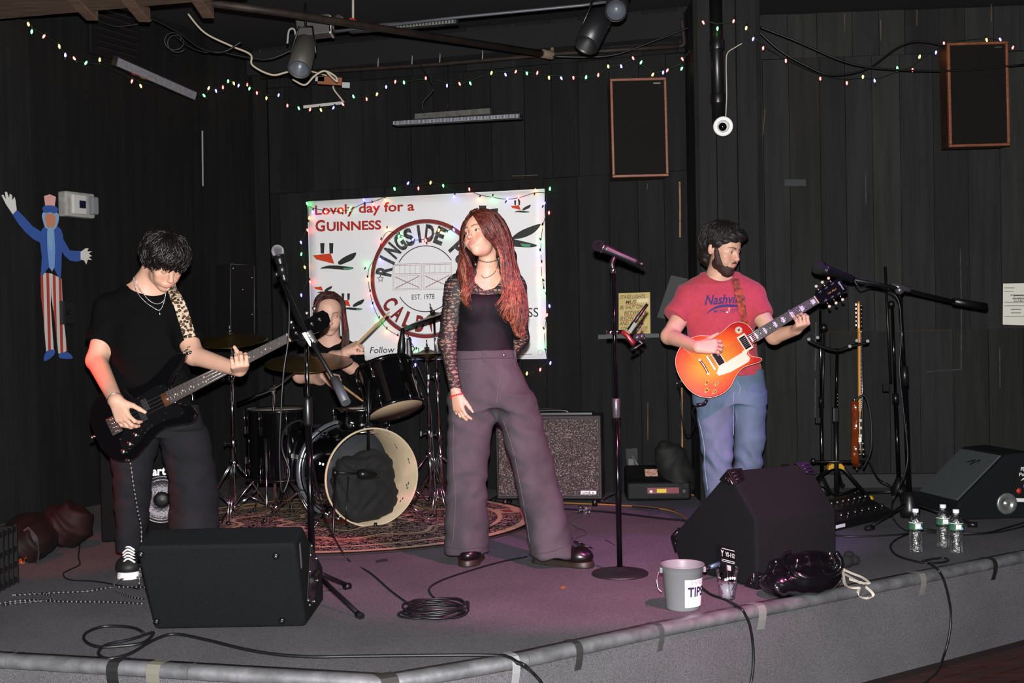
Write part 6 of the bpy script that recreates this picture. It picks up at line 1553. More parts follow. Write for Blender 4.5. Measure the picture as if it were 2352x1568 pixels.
# ============================================================ DRUM KIT
m_shell = mat('black_drum_shell', '#060607', .08, coat=.8, spec=.6, var=None); m_hoopb = mat('black_hoop', '#0a0a0c', .15, spec=.6); m_head = mat('coated_drum_head', '#b5ada0', .5); m_clear = mat('drum_head_tan', '#a08c74', .35)
m_cream = mat('bare_maple_inside', '#b8a78c', .55, var=(8, .15))
def drum(name, label, c, ax, r, dep, top, bot, lugs=8, hoop=None, ctr=(0, 0), cat='drum', hoopr=.010):
    c, ax = V(c), V(ax).normalized(); t = thing(name, label, cat, c); x, y, z = basis(ax)
    ob('shell', MB().lathe([(r, 0), (r, dep)], c, ax, 40, caps=False), m_shell, t)
    if bot: ob('bottom_head', MB().lathe([(0, -.004), (r * .98, -.004), (r * 1.0, .006)], c, ax, 40, caps=False), bot, t)
    if top: ob('top_head', MB().lathe([(0, dep + .004), (r * .98, dep + .004), (r, dep - .004)], c, ax, 40, caps=False), top, t)
    for h, on in ((0, bot), (dep, top)):
        if on: ob('hoop', MB().lathe([(r + .002, h - hoopr), (r + hoopr, h - hoopr), (r + hoopr * .8, h + hoopr), (r + .002, h + hoopr), (r + .002, h - hoopr)], c, ax, 40, caps=False), hoop or m_hoopb, t)
    for k in range(lugs):
        a = 2 * PI * (k + .5) / lugs; d = x * math.cos(a) + y * math.sin(a)
        p0 = c + d * (r + .009) + ax * .0; p1 = c + d * (r + .009) + ax * dep
        if dep > .2: ob('lug', MB().box(c + d * (r + .007) + ax * dep * .28, (.014, .018, .045), Matrix((d, ax.cross(d), ax)).transposed()), m_chrome, t, bevel=.004)
        lg = ob('lug', MB().box(c + d * (r + .007) + ax * dep * .72, (.014, .018, .045), Matrix((d, ax.cross(d), ax)).transposed()) if dep > .2 else MB().box(c + d * (r + .007) + ax * dep * .5, (.014, .018, .06), Matrix((d, ax.cross(d), ax)).transposed()), m_chrome, t, bevel=.004)
        rods = MB()
        if bot: rods.cyl(p0 - ax * .012, p0 + ax * dep * .25, .0028, n=6)
        if top: rods.cyl(p1 + ax * .012, p1 - ax * dep * .25, .0028, n=6)
        ob('tension_rod', rods, m_chrome, lg)
    return t
KF = P(856, 1097, 6.56); KF.z = .285; aK = V((-.477, .879, 0)).normalized(); rK = .283
kd = thing('bass_drum', 'black bass drum lying open fronted with pale bare inside', 'drum', (KF.x + aK.x * .22, KF.y + aK.y * .22, 0))
x, y, z = basis(aK)
ob('shell', MB().lathe([(rK, .012), (rK, .45)], KF, aK, 56, caps=False), m_shell, kd)
ob('shell_inside', MB().lathe([(rK - .009, .44), (rK - .009, 0), (rK - .004, -.002), (rK, 0.0), (rK, .014)], KF, aK, 56, caps=False), m_cream, kd, label='bare pale maple inside and rim')
ob('batter_head', MB().lathe([(0, .445), (rK, .445), (rK, .455), (0, .456)], KF, aK, 48, caps=False), mat('smoke_drum_head', '#35383c', .12, spec=.6), kd)
ob('hoop', MB().lathe([(rK + .004, .425), (rK + .022, .425), (rK + .022, .475), (rK + .004, .475), (rK + .004, .425)], KF, aK, 56, caps=False), mat('silver_hoop', '#8f949c', .2, .8), kd, label='silver lined rear hoop')
for k in range(10):
    a = 2 * PI * (k + .5) / 10; d = x * math.cos(a) + y * math.sin(a); RR = Matrix((d, aK.cross(d), aK)).transposed()
    ob('lug', MB().box(KF + d * (rK + .008) + aK * .12, (.016, .02, .055), RR), m_chrome, kd, bevel=.004); lg = ob('lug', MB().box(KF + d * (rK + .008) + aK * .30, (.016, .02, .055), RR), m_chrome, kd, bevel=.004)
    ob('claw', MB().box(KF + d * (rK + .027) + aK * .452, (.01, .026, .056), RR).cyl(KF + d * (rK + .02) + aK * .33, KF + d * (rK + .02) + aK * .50, .003, n=6), m_blackmetal, lg)
holes = MB()
for a, h in ((12, .09), (16, .09), (-14, .10), (-17, .12), (-20, .10), (62, .10), (58, .10), (-34, .10), (-38, .11), (30, .2), (34, .2)):
    d = V((1, 0, 0)); best = (math.cos(rad(a)), math.sin(rad(a)))
    side = V((aK.y, -aK.x, 0)).normalized(); dd = side * best[0] + UPZ * best[1]
    p = KF + dd * (rK - .0095) + aK * h; holes.lathe([(.0075, 0), (.0075, .002), (0, .002)], p, -dd, 10)
ob('bolt_washers', holes, m_metal, kd, kind='stuff')
for s in (-1, 1):
    side = V((aK.y, -aK.x, 0)) * s; p = KF + side * (rK * .80) + aK * .12 - UPZ * (rK * .58)
    ob('spur', MB().tube([p, V((p.x, p.y, 0.012)) + side * .13 - aK * .09], .006, 8).sph(V((p.x, p.y, .012)) + side * .13 - aK * .09, .012, 8, 6), m_chrome, kd)
ob('front_foot', MB().tube([V((KF.x, KF.y, .0)) + UPZ * .004, V((KF.x, KF.y, .004)) - aK * .03 , V((KF.x, KF.y, .0)) - aK * .03 + UPZ * .03], .01, 6), m_plastic, kd)
# pillow inside the drum
S = SDF((-1.3, 6.42, .0), (-.5, 7.1, .55), .008)
c = KF + aK * .12
Rp = Matrix((V((aK.y, -aK.x, 0)), aK, UPZ)).transposed()
side = V((aK.y, -aK.x, 0))
S.ell(c - UPZ * .13, (.20, .10, .145), .05, Rp); S.ell(c + side * .05 + UPZ * .03, (.13, .09, .12), .06, Rp @ Matrix.Rotation(.5, 3, 'Y')); S.ell(c - side * .10 + UPZ * .0 , (.10, .09, .12), .06, Rp)
S.F = np.maximum(S.F, .022 - S.ax[2][None, None, :].astype(np.float32))
pw, bvp = sdf_ob('pillow', S, mat('black_pillow_cloth', '#0c0c0e', .85, bump=(200, .3)), None, disp=fold_disp(.010, 1.3, 3), keep=True); tag(pw, 'crumpled black pillow and cloth stuffed inside the open bass drum', 'pillow')
ob('strap', MB().ribbon(cr([P(925, 1150, 6.45), P(932, 1180, 6.4), P(925, 1205, 6.36), G(918, 1222, .01)], 5), (0, -1, .3), .03, .004), m_black, pw) if False else None
tm = thing('tom_arm', 'black metal rod holding the small tom above the bass drum', 'rod', P(846, 1000, 6.7))
ob('rod', MB().tube([P(847, 872, 6.62), P(846, 1035, 6.66)], .010, 10), m_blackmetal, tm)
ob('base_plate', MB().lathe([(.035, 0), (.035, .02), (.02, .035), (0, .035)], P(846, 985, 6.66), (0, 0, 1), 16), m_plastic, tm)
tb0 = P(909, 941, 6.72); taxis = V((-.085, .10, .27))
tomt = drum('rack_tom', 'black rack tom tilted above the bass drum with tan bottom head', tb0, taxis, .163, .275, m_head, m_clear, 6)
drum('floor_tom', 'black floor tom standing on the rug left of the bass drum', V((P(641, 942, 7.0).x, 7.0, .24)), (0, 0, 1), .2, .41, m_head, m_head, 8)
for k in range(3):
    pass
sn = drum('snare_drum', 'small black snare drum behind the rack tom', V((P(830, 930, 7.02).x, 7.02, .52)), (0, -.03, 1), .165, .13, m_head, m_head, 8, m_chrome)
ft = [o for o in bpy.data.objects if o.name == 'floor_tom'][0]
for k in range(3):
    a = rad(-100 + 120 * k); c = V((P(641, 942, 7.0).x, 7.0, 0)); d = V((math.cos(a), math.sin(a), 0))
    lg = ob('leg', MB().tube([c + d * .225 + UPZ * .50, c + d * .225 + UPZ * .12, c + d * .26 + UPZ * .012], .006, 8), m_chrome, ft); ob('rubber_foot', MB().cyl(c + d * .26, c + d * .262 + UPZ * .03, .012, n=8), m_plastic, lg)
m_brass = mat('brass_cymbal', '#6e5c2e', .3, .9, var=(3, .3)); m_brass2 = mat('dark_bronze_cymbal', '#4a3c26', .35, .9)
def cymbal(label, c, r, nrm, m=None, name='cymbal', dbl=False, group=None):
    c = V(c); nrm = V(nrm).normalized(); t = thing(name, label, 'cymbal', c)
    pr = [(.006, .028), (.02, .026), (.045, .014), (.055, .010), (r * .6, .002), (r * .97, -.010), (r, -.011), (r * .97, -.0125), (r * .6, .0), (.05, .008), (.02, .023), (.006, .025)]
    ob('disc', MB().lathe(pr, c, nrm, 56, caps=False), m or m_brass, t)
    if dbl: ob('lower_disc', MB().lathe([(q, -h - .012) for q, h in pr], c, nrm, 56, caps=False), m or m_brass, t)
    ob('felt', MB().lathe([(.003, .028), (.016, .028), (.016, .04), (.003, .04)], c, nrm, 14, caps=False), m_black, t)
    ob('wing_nut', MB().cyl(c + nrm * .04, c + nrm * .055, .007, n=8).cyl(c + nrm * .055, c + nrm * .085, .004, n=6), m_chrome, t)
    return t
cA = P(529, 778, 6.95); cymbal('brass crash cymbal behind the bassist at far left of the kit', cA, .22, (.0, -.20, 1))
cB = P(709, 828, 6.62); cymbal('wide dark brass ride cymbal in front of the drummer', cB, .252, (.02, -.20, 1))
cC = P(997, 728, 6.95); cymbal('crash cymbal slanting up beside the singer at right of the kit', cC, .225, (-.30, .03, 1), m_brass2)
cD = P(981, 812, 7.05); cymbal('pair of hi-hat cymbals low at right of the kit by the singer', cD, .18, (-.02, .01, 1), m_brass2, dbl=True)
def tripod_stand(label, base, topz, legR, legH, r=.012, m=m_chrome, lean=(0, 0), a0=20, dbl=True, name='cymbal_stand', cat='stand', joints=(.55,), boomto=None, boomback=None):
    base = V((base[0], base[1], 0)); t = thing(name, label, cat, base); top = base + V((lean[0], lean[1], topz))
    up = lambda z: base + V((lean[0] * z / topz, lean[1] * z / topz, z))
    zs = [0.05] + [topz * j for j in joints] + [topz]
    for i in range(len(zs) - 1):
        ob('tube', MB().cyl(up(zs[i]), up(zs[i + 1]), r * (1 - .22 * i), n=12), m, t)
        if i: ob('clamp', MB().cyl(up(zs[i]) - UPZ * .018, up(zs[i]) + UPZ * .02, r * 1.6, n=12).cyl(up(zs[i]), up(zs[i]) + V((-.045, 0, 0)), .006, n=6).box(up(zs[i]) + V((-.05, 0, 0)), (.012, .012, .03)), m, t, bevel=.001)
    for k in range(3):
        a = rad(a0 + 120 * k); d = V((math.cos(a), math.sin(a), 0)); s = V((-d.y, d.x, 0))
        lg = MB()
        for o in ((-.008, .008) if dbl else (0,)):
            lg.tube([up(legH) + s * o + d * .01, base + d * legR * .55 + s * o + UPZ * legH * .52, base + d * legR + s * o + UPZ * .012], .0055, 6)
            lg.tube([up(.07) + s * o + d * .01, base + d * legR * .58 + s * o + UPZ * legH * .48], .0048, 6)
        l = ob('leg', lg, m, t); ob('rubber_foot', MB().sph(base + d * legR + UPZ * .014, (.016, .016, .014), 10, 6), m_plastic, l)
    ob('hub', MB().cyl(up(legH - .02), up(legH + .02), r * 1.9, n=12), m, t); ob('hub', MB().cyl(up(.055), up(.09), r * 1.8, n=12), m, t)
    if boomto is not None:
        ob('tilter', MB().sph(top, .022, 12, 8).cyl(top + V((0, -.02, 0)), top + V((0, -.05, 0)), .012, n=8), m, t)
        ob('boom_arm', MB().tube([boomback, top, boomto], .0085, 8), m, t)
    return t
def stand_to(label, c, base_uv, Yb_, legR, legH, **k):
    b = P(base_uv, 1100, Yb_); return tripod_stand(label, (b.x, Yb_), c.z - .005 - 0, legR, legH, lean=(c.x - b.x, c.y - Yb_), **k)
stand_to('chrome cymbal stand under the far left crash cymbal', cA, 538, 6.95, .25, .34, r=.0135, a0=35, joints=(.42, .78))
cBs = P(627, 893, 6.9); tripod_stand('chrome boom stand between floor tom and bassist reaching to the ride cymbal', (P(632, 1100, 6.9).x, 6.9), cBs.z, .33, .36, r=.0135, lean=(cBs.x - P(632, 1100, 6.9).x, 0), a0=-155, joints=(.62,), boomto=cB - V((0, 0, .01)), boomback=P(545, 927, 6.98))
stand_to('chrome hi-hat stand at the right of the kit', cD, 989, 7.05, .24, .36, a0=-60, joints=(.5,))
stand_to('chrome cymbal stand just left of the singer behind the hi-hat', cC, 1016, 7.1, .26, .34, a0=-100, joints=(.4, .7))
st = thing('drum_stool', 'round black drum stool under the drummer', 'stool', (P(765, 1100, 7.2).x, 7.25, 0)); sb_ = V((P(765, 1100, 7.2).x, 7.25, 0))
ob('seat', MB().lathe([(0, .44), (.16, .44), (.17, .46), (.165, .50), (0, .51)], sb_, (0, 0, 1), 28), m_plastic, st); ob('post', MB().cyl(sb_ + UPZ * .1, sb_ + UPZ * .44, .016), m_chrome, st)
for k in range(3):
    a = rad(90 + 120 * k); d = V((math.cos(a), math.sin(a), 0)); ob('leg', MB().tube([sb_ + UPZ * .25, sb_ + d * .22 + UPZ * .01], .008, 6), m_chrome, st)
# drumsticks
m_stick = mat('hickory', '#b08a5e', .55, var=(30, .3))
a, b = P(797, 813, 6.78), P(905, 706, 6.7); d = (b - a).normalized()
tag(ob('drumstick', MB().tube([a - d * .06, a, a + d * .30, a + d * .345, a + d * .352, a + d * .365], [.0075, .0078, .0072, .0042, .0055, .003], 10), m_stick), 'pale wooden drumstick raised in the drummers hand', 'drumstick')
a, b = P(757, 864, 6.79), P(812, 905, 6.95); d = (b - a).normalized()
tag(ob('drumstick', MB().tube([a - d * .05, a, a + d * .28, a + d * .335, a + d * .35], [.0075, .0078, .0072, .0042, .004], 10), m_stick), 'drumstick pointing down toward the snare in the lowered hand', 'drumstick')
# tom microphone
mc = thing('drum_microphone', 'black clip on microphone standing over the rack tom', 'microphone', P(925, 815, 6.85))
a, b = P(921, 818, 6.85), P(925, 752, 6.85); d = b - a
ob('body', MB().lathe([(.012, 0), (.024, .02), (.024, .07), (.015, .12), (.010, .165), (0, .168)], a, d, 18), m_plastic, mc); ob('clip', MB().box(P(940, 800, 6.85), (.03, .03, .12)), m_blackmetal, mc, bevel=.008)
ob('cable', MB().tube(cr([b, P(938, 770, 6.85), P(944, 800, 6.8), P(955, 830, 6.75), P(975, 880, 6.75), P(990, 950, 6.8), V((P(1000, 1000, 6.8).x, 6.75, .01))], 5), .003, 5), m_bc, mc)
# kick microphone on a small boom
km = thing('kick_microphone', 'black microphone and small boom reaching into the bass drum', 'microphone', P(838, 1100, 6.5))
ob('boom', MB().tube([P(770, 1085, 6.45), P(838, 1088, 6.55)], .007, 8), m_blackmetal, km); ob('head', MB().lathe([(0, 0), (.024, .0), (.03, .03), (.026, .09), (.012, .13), (0, .13)], P(822, 1088, 6.53), (.8, .4, -.1), 16), m_blackmetal, km)
ob('lead', MB().tube(cr([P(800, 1095, 6.5), P(798, 1130, 6.4), P(795, 1180, 6.35), G(800, 1212, .005), G(850, 1216, .005), G(880, 1209, .005), G(930, 1225, .005), G(1010, 1222, .005)], 6), .004, 5), m_bc, km)
ob('clamp', MB().sph(P(770, 1085, 6.45), .02, 10, 7).cyl(P(770, 1085, 6.45), G(765, 1230, .02), .008, n=8), m_blackmetal, km)
# ============================================================ RUG, MONITORS, AMPS, STANDS, SMALL THINGS
def rug_mat():
    m = mat('ornate_rug', '#2b211f', .95, spec=.05, bump=(300, .4)); nt = m.node_tree; N = nt.nodes; L = nt.links
    tc = [x for x in N if x.type == 'TEX_COORD'][0]
    def mth(op, a, b=None, c=None):
        x = N.new('ShaderNodeMath'); x.operation = op
        for i, q in enumerate((a, b, c)):
            if q is None: continue
            if isinstance(q, (int, float)): x.inputs[i].default_value = q
            else: L.new(q, x.inputs[i])
        return x.outputs[0]
    sp = N.new('ShaderNodeSeparateXYZ'); L.new(tc.outputs['Object'], sp.inputs[0]); X, Y = mth('DIVIDE', sp.outputs[0], 1.12), mth('DIVIDE', sp.outputs[1], 1.0)
    r = mth('SQRT', mth('ADD', mth('MULTIPLY', X, X), mth('MULTIPLY', Y, Y))); an = mth('ARCTAN2', Y, X)
    vo = N.new('ShaderNodeTexVoronoi'); vo.inputs['Scale'].default_value = 17; L.new(tc.outputs['Object'], vo.inputs['Vector'])
    wv = N.new('ShaderNodeTexWave'); wv.wave_type = 'RINGS'; wv.inputs['Scale'].default_value = 8; wv.inputs['Distortion'].default_value = 9; wv.inputs['Detail Scale'].default_value = 3; L.new(tc.outputs['Object'], wv.inputs['Vector'])
    orn = mth('GREATER_THAN', mth('ADD', mth('MULTIPLY', mth('SINE', mth('MULTIPLY', vo.outputs['Distance'], 34)), .5), wv.outputs[0]), .72)
    def band(a, b): return mth('MULTIPLY', mth('GREATER_THAN', r, a), mth('LESS_THAN', r, b))
    pet = mth('ADD', r, mth('MULTIPLY', mth('SINE', mth('MULTIPLY', an, 10)), .04))
    def pband(a, b): return mth('MULTIPLY', mth('GREATER_THAN', pet, a), mth('LESS_THAN', pet, b))
    base = N.new('ShaderNodeMix'); base.data_type = 'RGBA'; base.inputs[6].default_value = lin('#1c1716'); base.inputs[7].default_value = lin('#a48e82'); L.new(orn, base.inputs[0])
    cur = base.outputs[2]
    for msk, col in ((band(.93, .975), '#b09a7c'), (band(.975, 1.1), '#1a1514'), (band(.80, .825), '#b09a7c'), (pband(.56, .585), '#b09a7c'), (pband(.60, .62), '#8c7a60'), (pband(.30, .33), '#b09a7c'), (band(0, .12), '#7d3a30')):
        mx = N.new('ShaderNodeMix'); mx.data_type = 'RGBA'; mx.inputs[7].default_value = lin(col); L.new(msk, mx.inputs[0]); L.new(cur, mx.inputs[6]); cur = mx.outputs[2]
    # cartouches in the border
    sec = mth('GREATER_THAN', mth('SINE', mth('MULTIPLY', an, 6)), .86); bd = mth('MULTIPLY', sec, band(.825, .93))
    mx = N.new('ShaderNodeMix'); mx.data_type = 'RGBA'; mx.inputs[7].default_value = lin('#a8977c'); L.new(bd, mx.inputs[0]); L.new(cur, mx.inputs[6]); cur = mx.outputs[2]
    sec2 = mth('GREATER_THAN', mth('SINE', mth('MULTIPLY', an, 6)), .95); bd2 = mth('MULTIPLY', sec2, band(.85, .905))
    mx = N.new('ShaderNodeMix'); mx.data_type = 'RGBA'; mx.inputs[7].default_value = lin('#7a4038'); L.new(bd2, mx.inputs[0]); L.new(cur, mx.inputs[6]); cur = mx.outputs[2]
    L.new(cur, N['Principled BSDF'].inputs['Base Color']); return m
rc = V((-1.0, 6.76, 0)); pts = [rc + V((1.12 * math.cos(a), 1.0 * math.sin(a), .001)) for a in np.linspace(0, 2 * PI, 97)[:-1]]
rug = thing('area_rug', 'large oval ornate rug under the drum kit with dark and cream scrollwork', 'rug', rc)
ob('pile', MB().prism(pts, (0, 0, .010)), rug_mat(), rug); ob('bound_edge', MB().tube([p + V((0, 0, .004)) for p in pts], .0055, 6, closed=True), mat('rug_edge', '#191413', .9), rug)

m_ozite = mat('black_speaker_carpet', '#17191b', .95, var=(300, .4), bump=(380, .5), spec=.1)
m_cornerp = mat('corner_plastic', '#0b0b0c', .35, spec=.6)
# front left monitor seen from behind
fl = thing('floor_monitor', 'black carpeted floor monitor at front left seen from behind with four feet', 'speaker', (-1.09, 4.5, 0))
X0, X1 = -1.388, -.806
prof = [(4.39, .002), (4.20, .355), (4.37, .392), (4.80, .15), (4.80, .002)]
ob('cabinet', MB().prism([V((X0, y, z)) for y, z in prof], (X1 - X0, 0, 0)), m_ozite, fl, bevel=.016, seg=4)
nf = V((0, -.355, -.19)).normalized()   # outward of the rear face
for u, v in ((324, 1272), (634, 1276), (360, 1426), (648, 1424)):
    p = onplane(u, v, (0, 4.39, 0), nf); ft_ = ob('foot', MB().lathe([(.013, 0), (.012, .007), (.004, .008), (0, .004)], p, nf, 16), m_cornerp, fl); ob('screw', MB().lathe([(.006, .004), (.005, .007), (0, .007)], p + nf * .001, nf, 10), m_metal, ft_)
def sx(y, z): return V((X1 + .002, y, z))
hp_ = [(4.40, .10), (4.50, .30), (4.62, .22), (4.62, .12), (4.52, .055)]
ob('side_plate', MB().prism([sx(y, z) for y, z in hp_], (.004, 0, 0)), m_cornerp, fl, bevel=.001)
ob('handle_cup', MB().prism([sx(y, z) + V((.004, 0, 0)) for y, z in ((4.44, .11), (4.50, .235), (4.56, .21), (4.57, .13), (4.52, .085))], (.001, 0, 0)), mat('handle_purple_black', '#141420', .25, spec=.7), fl)
ob('grip', MB().cyl(sx(4.45, .165) + V((.01, 0, 0)), sx(4.60, .165) + V((.01, 0, 0)), .010, n=10), m_cornerp, fl)
sc8 = MB()
for y, z in ((4.40, .10), (4.45, .20), (4.50, .29), (4.60, .22), (4.61, .13), (4.53, .065), (4.43, .075), (4.47, .26)): sc8.sph(sx(y, z) + V((.006, 0, 0)), .005, 8, 5)
ob('screws', sc8, m_metal, fl, kind='stuff')
ob('jack_strip', MB().prism([sx(4.27, .34), sx(4.285, .345), sx(4.31, .25), sx(4.295, .245)], (.003, 0, 0)), m_metal, fl)
# front right monitor
fr_ = thing('floor_monitor', 'big black carpeted wedge monitor at front right behind the tip bucket', 'speaker', (1.0, 5.1, 0))
F0 = V((1.015, 4.86, .002)); wv_ = V((.875, .485, 0)); dv_ = V((-.485, .875, 0)); Wd = .46
prf = [(0, 0), (0, .295), (.174, .486), (.594, .131), (.53, 0)]
q3 = lambda t, z, w=0: F0 + dv_ * t + UPZ * z + wv_ * w
ob('cabinet', MB().prism([q3(t, z) for t, z in prf], wv_ * Wd), m_ozite, fr_, bevel=.014, seg=4)
def corner_pad(t, z, e1, e2, w0, sgn, m=None):
    """plastic corner: one plate on each of the two faces meeting at the edge, one on the side"""
    c = q3(t, z, w0); mb = MB(); s = wv_ * sgn
    for e in (e1, e2):
        e = V(e); ed = (dv_ * e.x + UPZ * e.z).normalized(); n = s.cross(ed).normalized()
        ctr = q3(.28, .22, w0); n = n if n.dot(c - ctr) > 0 else -n
        P4 = [c + n * .001, c + ed * .075 + n * .001, c + ed * .06 + s * .055 + n * .001, c + s * .075 + n * .001]
        ob('corner_plate', MB().prism(P4, n * .005), m_cornerp, fr_, bevel=.001)
        for k in range(3):
            a = c + ed * (.018 + .018 * k) + n * .006; ob('corner_rib', MB().tube([a + s * .006, a + s * .05], .003, 5), m_cornerp, fr_)
    n = -s; e1v = (dv_ * e1[0] + UPZ * e1[2]).normalized(); e2v = (dv_ * e2[0] + UPZ * e2[2]).normalized()
    ob('corner_plate', MB().prism([c + n * .001, c + e1v * .075 + n * .001, c + (e1v + e2v) * .045 + n * .001, c + e2v * .075 + n * .001], n * .005), m_cornerp, fr_, bevel=.001)
    for k in range(3):
        a = c + n * .006 + e1v * .012 + e2v * .012; ob('corner_rib', MB().tube([a + (e1v * (1 - .35 * k) + e2v * .35 * k) * .02, a + (e1v * (1 - .35 * k) + e2v * .35 * k) * .055], .003, 5), m_metal if k == 0 else m_cornerp, fr_)
for w0, sg in ((0, 1), (Wd, -1)):
    corner_pad(.174, .486, (-.174, 0, -.191), (.42, 0, -.355), w0, sg); corner_pad(0, 0.0, (0, 0, 1), (1, 0, 0), w0, sg); corner_pad(.594, .131, (-.42, 0, .355), (-.064, 0, -.131), w0, sg)
ip = [(.10, .045), (.10, .175), (.235, .195), (.235, .065)]
pn = ob('input_plate', MB().prism([q3(t, z) - wv_ * .002 for t, z in [(.13, .035), (.13, .15), (.26, .15), (.26, .035)]], -wv_ * .003), mat('plate_black', '#060607', .5), fr_)
fo = q3(.245, .045) - wv_ * .0055
m_wl = mat('white_label', '#c8c8c8', .5)
fx = lambda a, b: q3(.25 - a, .04 + b) - wv_ * .006
ob('lettering', fit_text('YS-112', fx(.055, .070), fx(.118, .070), UPZ * .018, .03, n=-wv_), m_wl, pn); ob('lettering', fit_text('Y', fx(.025, .066), fx(.045, .066), UPZ * .026, .03, n=-wv_), m_wl, pn)
for z in (.100, .052, .045): ob('printed_line', MB().ribbon([fx(.03, z), fx(.115, z)], -wv_, .003, .0004), m_wl, pn)
ob('sticker', MB().prism([fx(.06, .010), fx(.09, .010), fx(.09, .032), fx(.06, .032)], -wv_ * .001), m_wl, pn)
jp = fx(.008, .028); ob('plug', MB().cyl(jp + wv_ * .004, jp - wv_ * .05 - UPZ * .01, .010, n=12), mat('blue_grey_plug', '#5a7890', .3, .6), fr_)
m_cab = m_bc
tag(ob('speaker_cable', MB().tube(cr([jp - wv_ * .05 - UPZ * .01, G(1600, 1330, .02), G(1628, 1362, .005), G(1670, 1378, .005), G(1700, 1396, .014), RS(1712, 1412, 4, .028), RS(1723, 1440, 4, .026), RS(1730, 1490, 4), RS(1729, 1540, 4), RS(1722, 1580, 4), G(1712, 1640, -.402)], 6), .0058, 7), m_bc), 'thick black cable running from the right monitor over the stage edge', 'cable')
# back right monitor
bk = thing('floor_monitor', 'black floor monitor with grey grille at the right edge by the wall', 'speaker', (2.75, 6.55, 0))
K0 = V((2.485, 6.41, .002)); kd_ = V((.995, .10, 0)); kw = V((-.09, .42, 0)); kp = [(0, 0), (-.02, .09), (.27, .36), (.42, .37), (.62, .20), (.62, 0)]
kq = lambda t, z, w=0: K0 + kd_ * t + UPZ * z + kw * w
ob('cabinet', MB().prism([kq(t, z) for t, z in kp], kw), m_ozite, bk, bevel=.012, seg=3)
gd = (kq(.27, .36) - kq(-.02, .09)); gn = gd.cross(kw).normalized(); gn = gn if gn.z > 0 else -gn
ob('grille', MB().prism([kq(-.02, .09, .06) + gd * .05 + gn * .002, kq(-.02, .09, .94) + gd * .05 + gn * .002, kq(-.02, .09, .94) + gd * .95 + gn * .002, kq(-.02, .09, .06) + gd * .95 + gn * .002], gn * .008), mat('grey_mesh_grille', '#4c5254', .5, .3, bump=(500, .6)), bk, bevel=.003)
lp = kq(-.02, .09, .45) + gd * .72 + gn * .011
ob('logo', MB().tube([lp + kw * .10, lp + gd * .07 - kw * .02, lp - gd * .03, lp + gd * .09 - kw * .10, lp - gd * .04 - kw * .14], .003, 5), m_black, bk)
kn = V((kd_.y, -kd_.x, 0)).normalized()
ip2 = ob('input_plate', MB().prism([kq(.275, .085) + kn * .001, kq(.40, .085) + kn * .001, kq(.44, .30) + kn * .001, kq(.335, .30) + kn * .001], kn * .003), mat('plate_black', '#060607', .5), bk)
kf = lambda t, z: kq(t, z) + kn * .0055
for tx, t0, t1, z, h in (('PEAVEY', .345, .425, .265, .022), ('Power', .335, .42, .238, .018), ('AMP', .345, .42, .212, .014)): ob('lettering', fit_text(tx, kf(t0, z), kf(t1, z), UPZ * h, .02, .15, n=kn), m_wl, ip2)
ob('label_white', MB().ribbon([kf(.30, .105), kf(.40, .100)], kn, .02, .0005), m_wl, ip2)
ob('print_red', MB().lathe([(.017, 0), (.017, .0006), (0, .0006)], kf(.335, .155), kn, 5), mat('label_red', '#a8281c', .5), ip2); ob('print_blue', MB().lathe([(.015, 0), (.015, .0006), (0, .0006)], kf(.375, .180), kn, 16), mat('label_blue', '#27408c', .5), ip2)
cupc = P(2312, 1156, 6.43); ob('pole_cup', MB().lathe([(.060, 0), (.060, .006), (.054, .010), (.026, .010), (.024, .003), (.018, .003), (.013, .012), (0, .012)], cupc + kn * .0, kn, 30), mat('worn_grey_metal', '#8c8c8c', .35, .7, var=(40, .3)), bk)

# line amp with sparkling grille behind the singer
def sparkle():
    m = mat('silver_black_grille', '#26231f', .8); nt = m.node_tree; N = nt.nodes; L = nt.links
    tc = N.new('ShaderNodeTexCoord'); v1 = N.new('ShaderNodeTexVoronoi'); v1.inputs['Scale'].default_value = 230; L.new(tc.outputs['Object'], v1.inputs['Vector'])
    r = N.new('ShaderNodeValToRGB'); sp = N.new('ShaderNodeSeparateColor'); L.new(v1.outputs['Color'], sp.inputs[0]); L.new(sp.outputs[0], r.inputs[0]); e = r.color_ramp.elements
    e[0].position = .0; e[0].color = lin('#131210'); e[1].position = 1; e[1].color = lin('#8a867e'); x = e.new(.65); x.color = lin('#26231f'); y = e.new(.9); y.color = lin('#5a564f')
    L.new(r.outputs[0], N['Principled BSDF'].inputs['Base Color']); return m
AY = 7.15
aL, aR = P(1140, 1120, AY + .08), P(1383, 1116, AY - .02)
am = thing('guitar_amplifier', 'square guitar amplifier with glittering grey grille behind the singer', 'amplifier', ((aL.x + aR.x) / 2, AY + .12, 0))
ax_ = V((aR.x - aL.x, aR.y - aL.y, 0)); aw = ax_.length; ax_.normalize(); an_ = V((ax_.y, -ax_.x, 0)); RA = Matrix((ax_, -an_, UPZ)).transposed()
a0_ = V((aL.x, aL.y, 0)); az0, az1 = P(1260, 1128, AY).z, P(1260, 955, AY).z; az0 = .045
ctr = a0_ + ax_ * aw / 2 - an_ * .12 + UPZ * (az0 + az1) / 2
ob('cabinet', MB().box(ctr, (aw, .24, az1 - az0), RA), mat('black_tolex', '#101113', .5, bump=(300, .3)), am, bevel=.010, seg=3)
ob('grille', MB().box(ctr + an_ * .121, (aw - .04, .006, az1 - az0 - .05), RA), sparkle(), am)
frm = MB(); hw, hh = (aw - .035) / 2, (az1 - az0 - .045) / 2
frm.tube([ctr + an_ * .124 + ax_ * a + UPZ * b for a, b in ((-hw, -hh), (hw, -hh), (hw, hh), (-hw, hh))], .004, 6, closed=True); ob('frame', frm, mat('grille_frame', '#1a1b1d', .4), am)
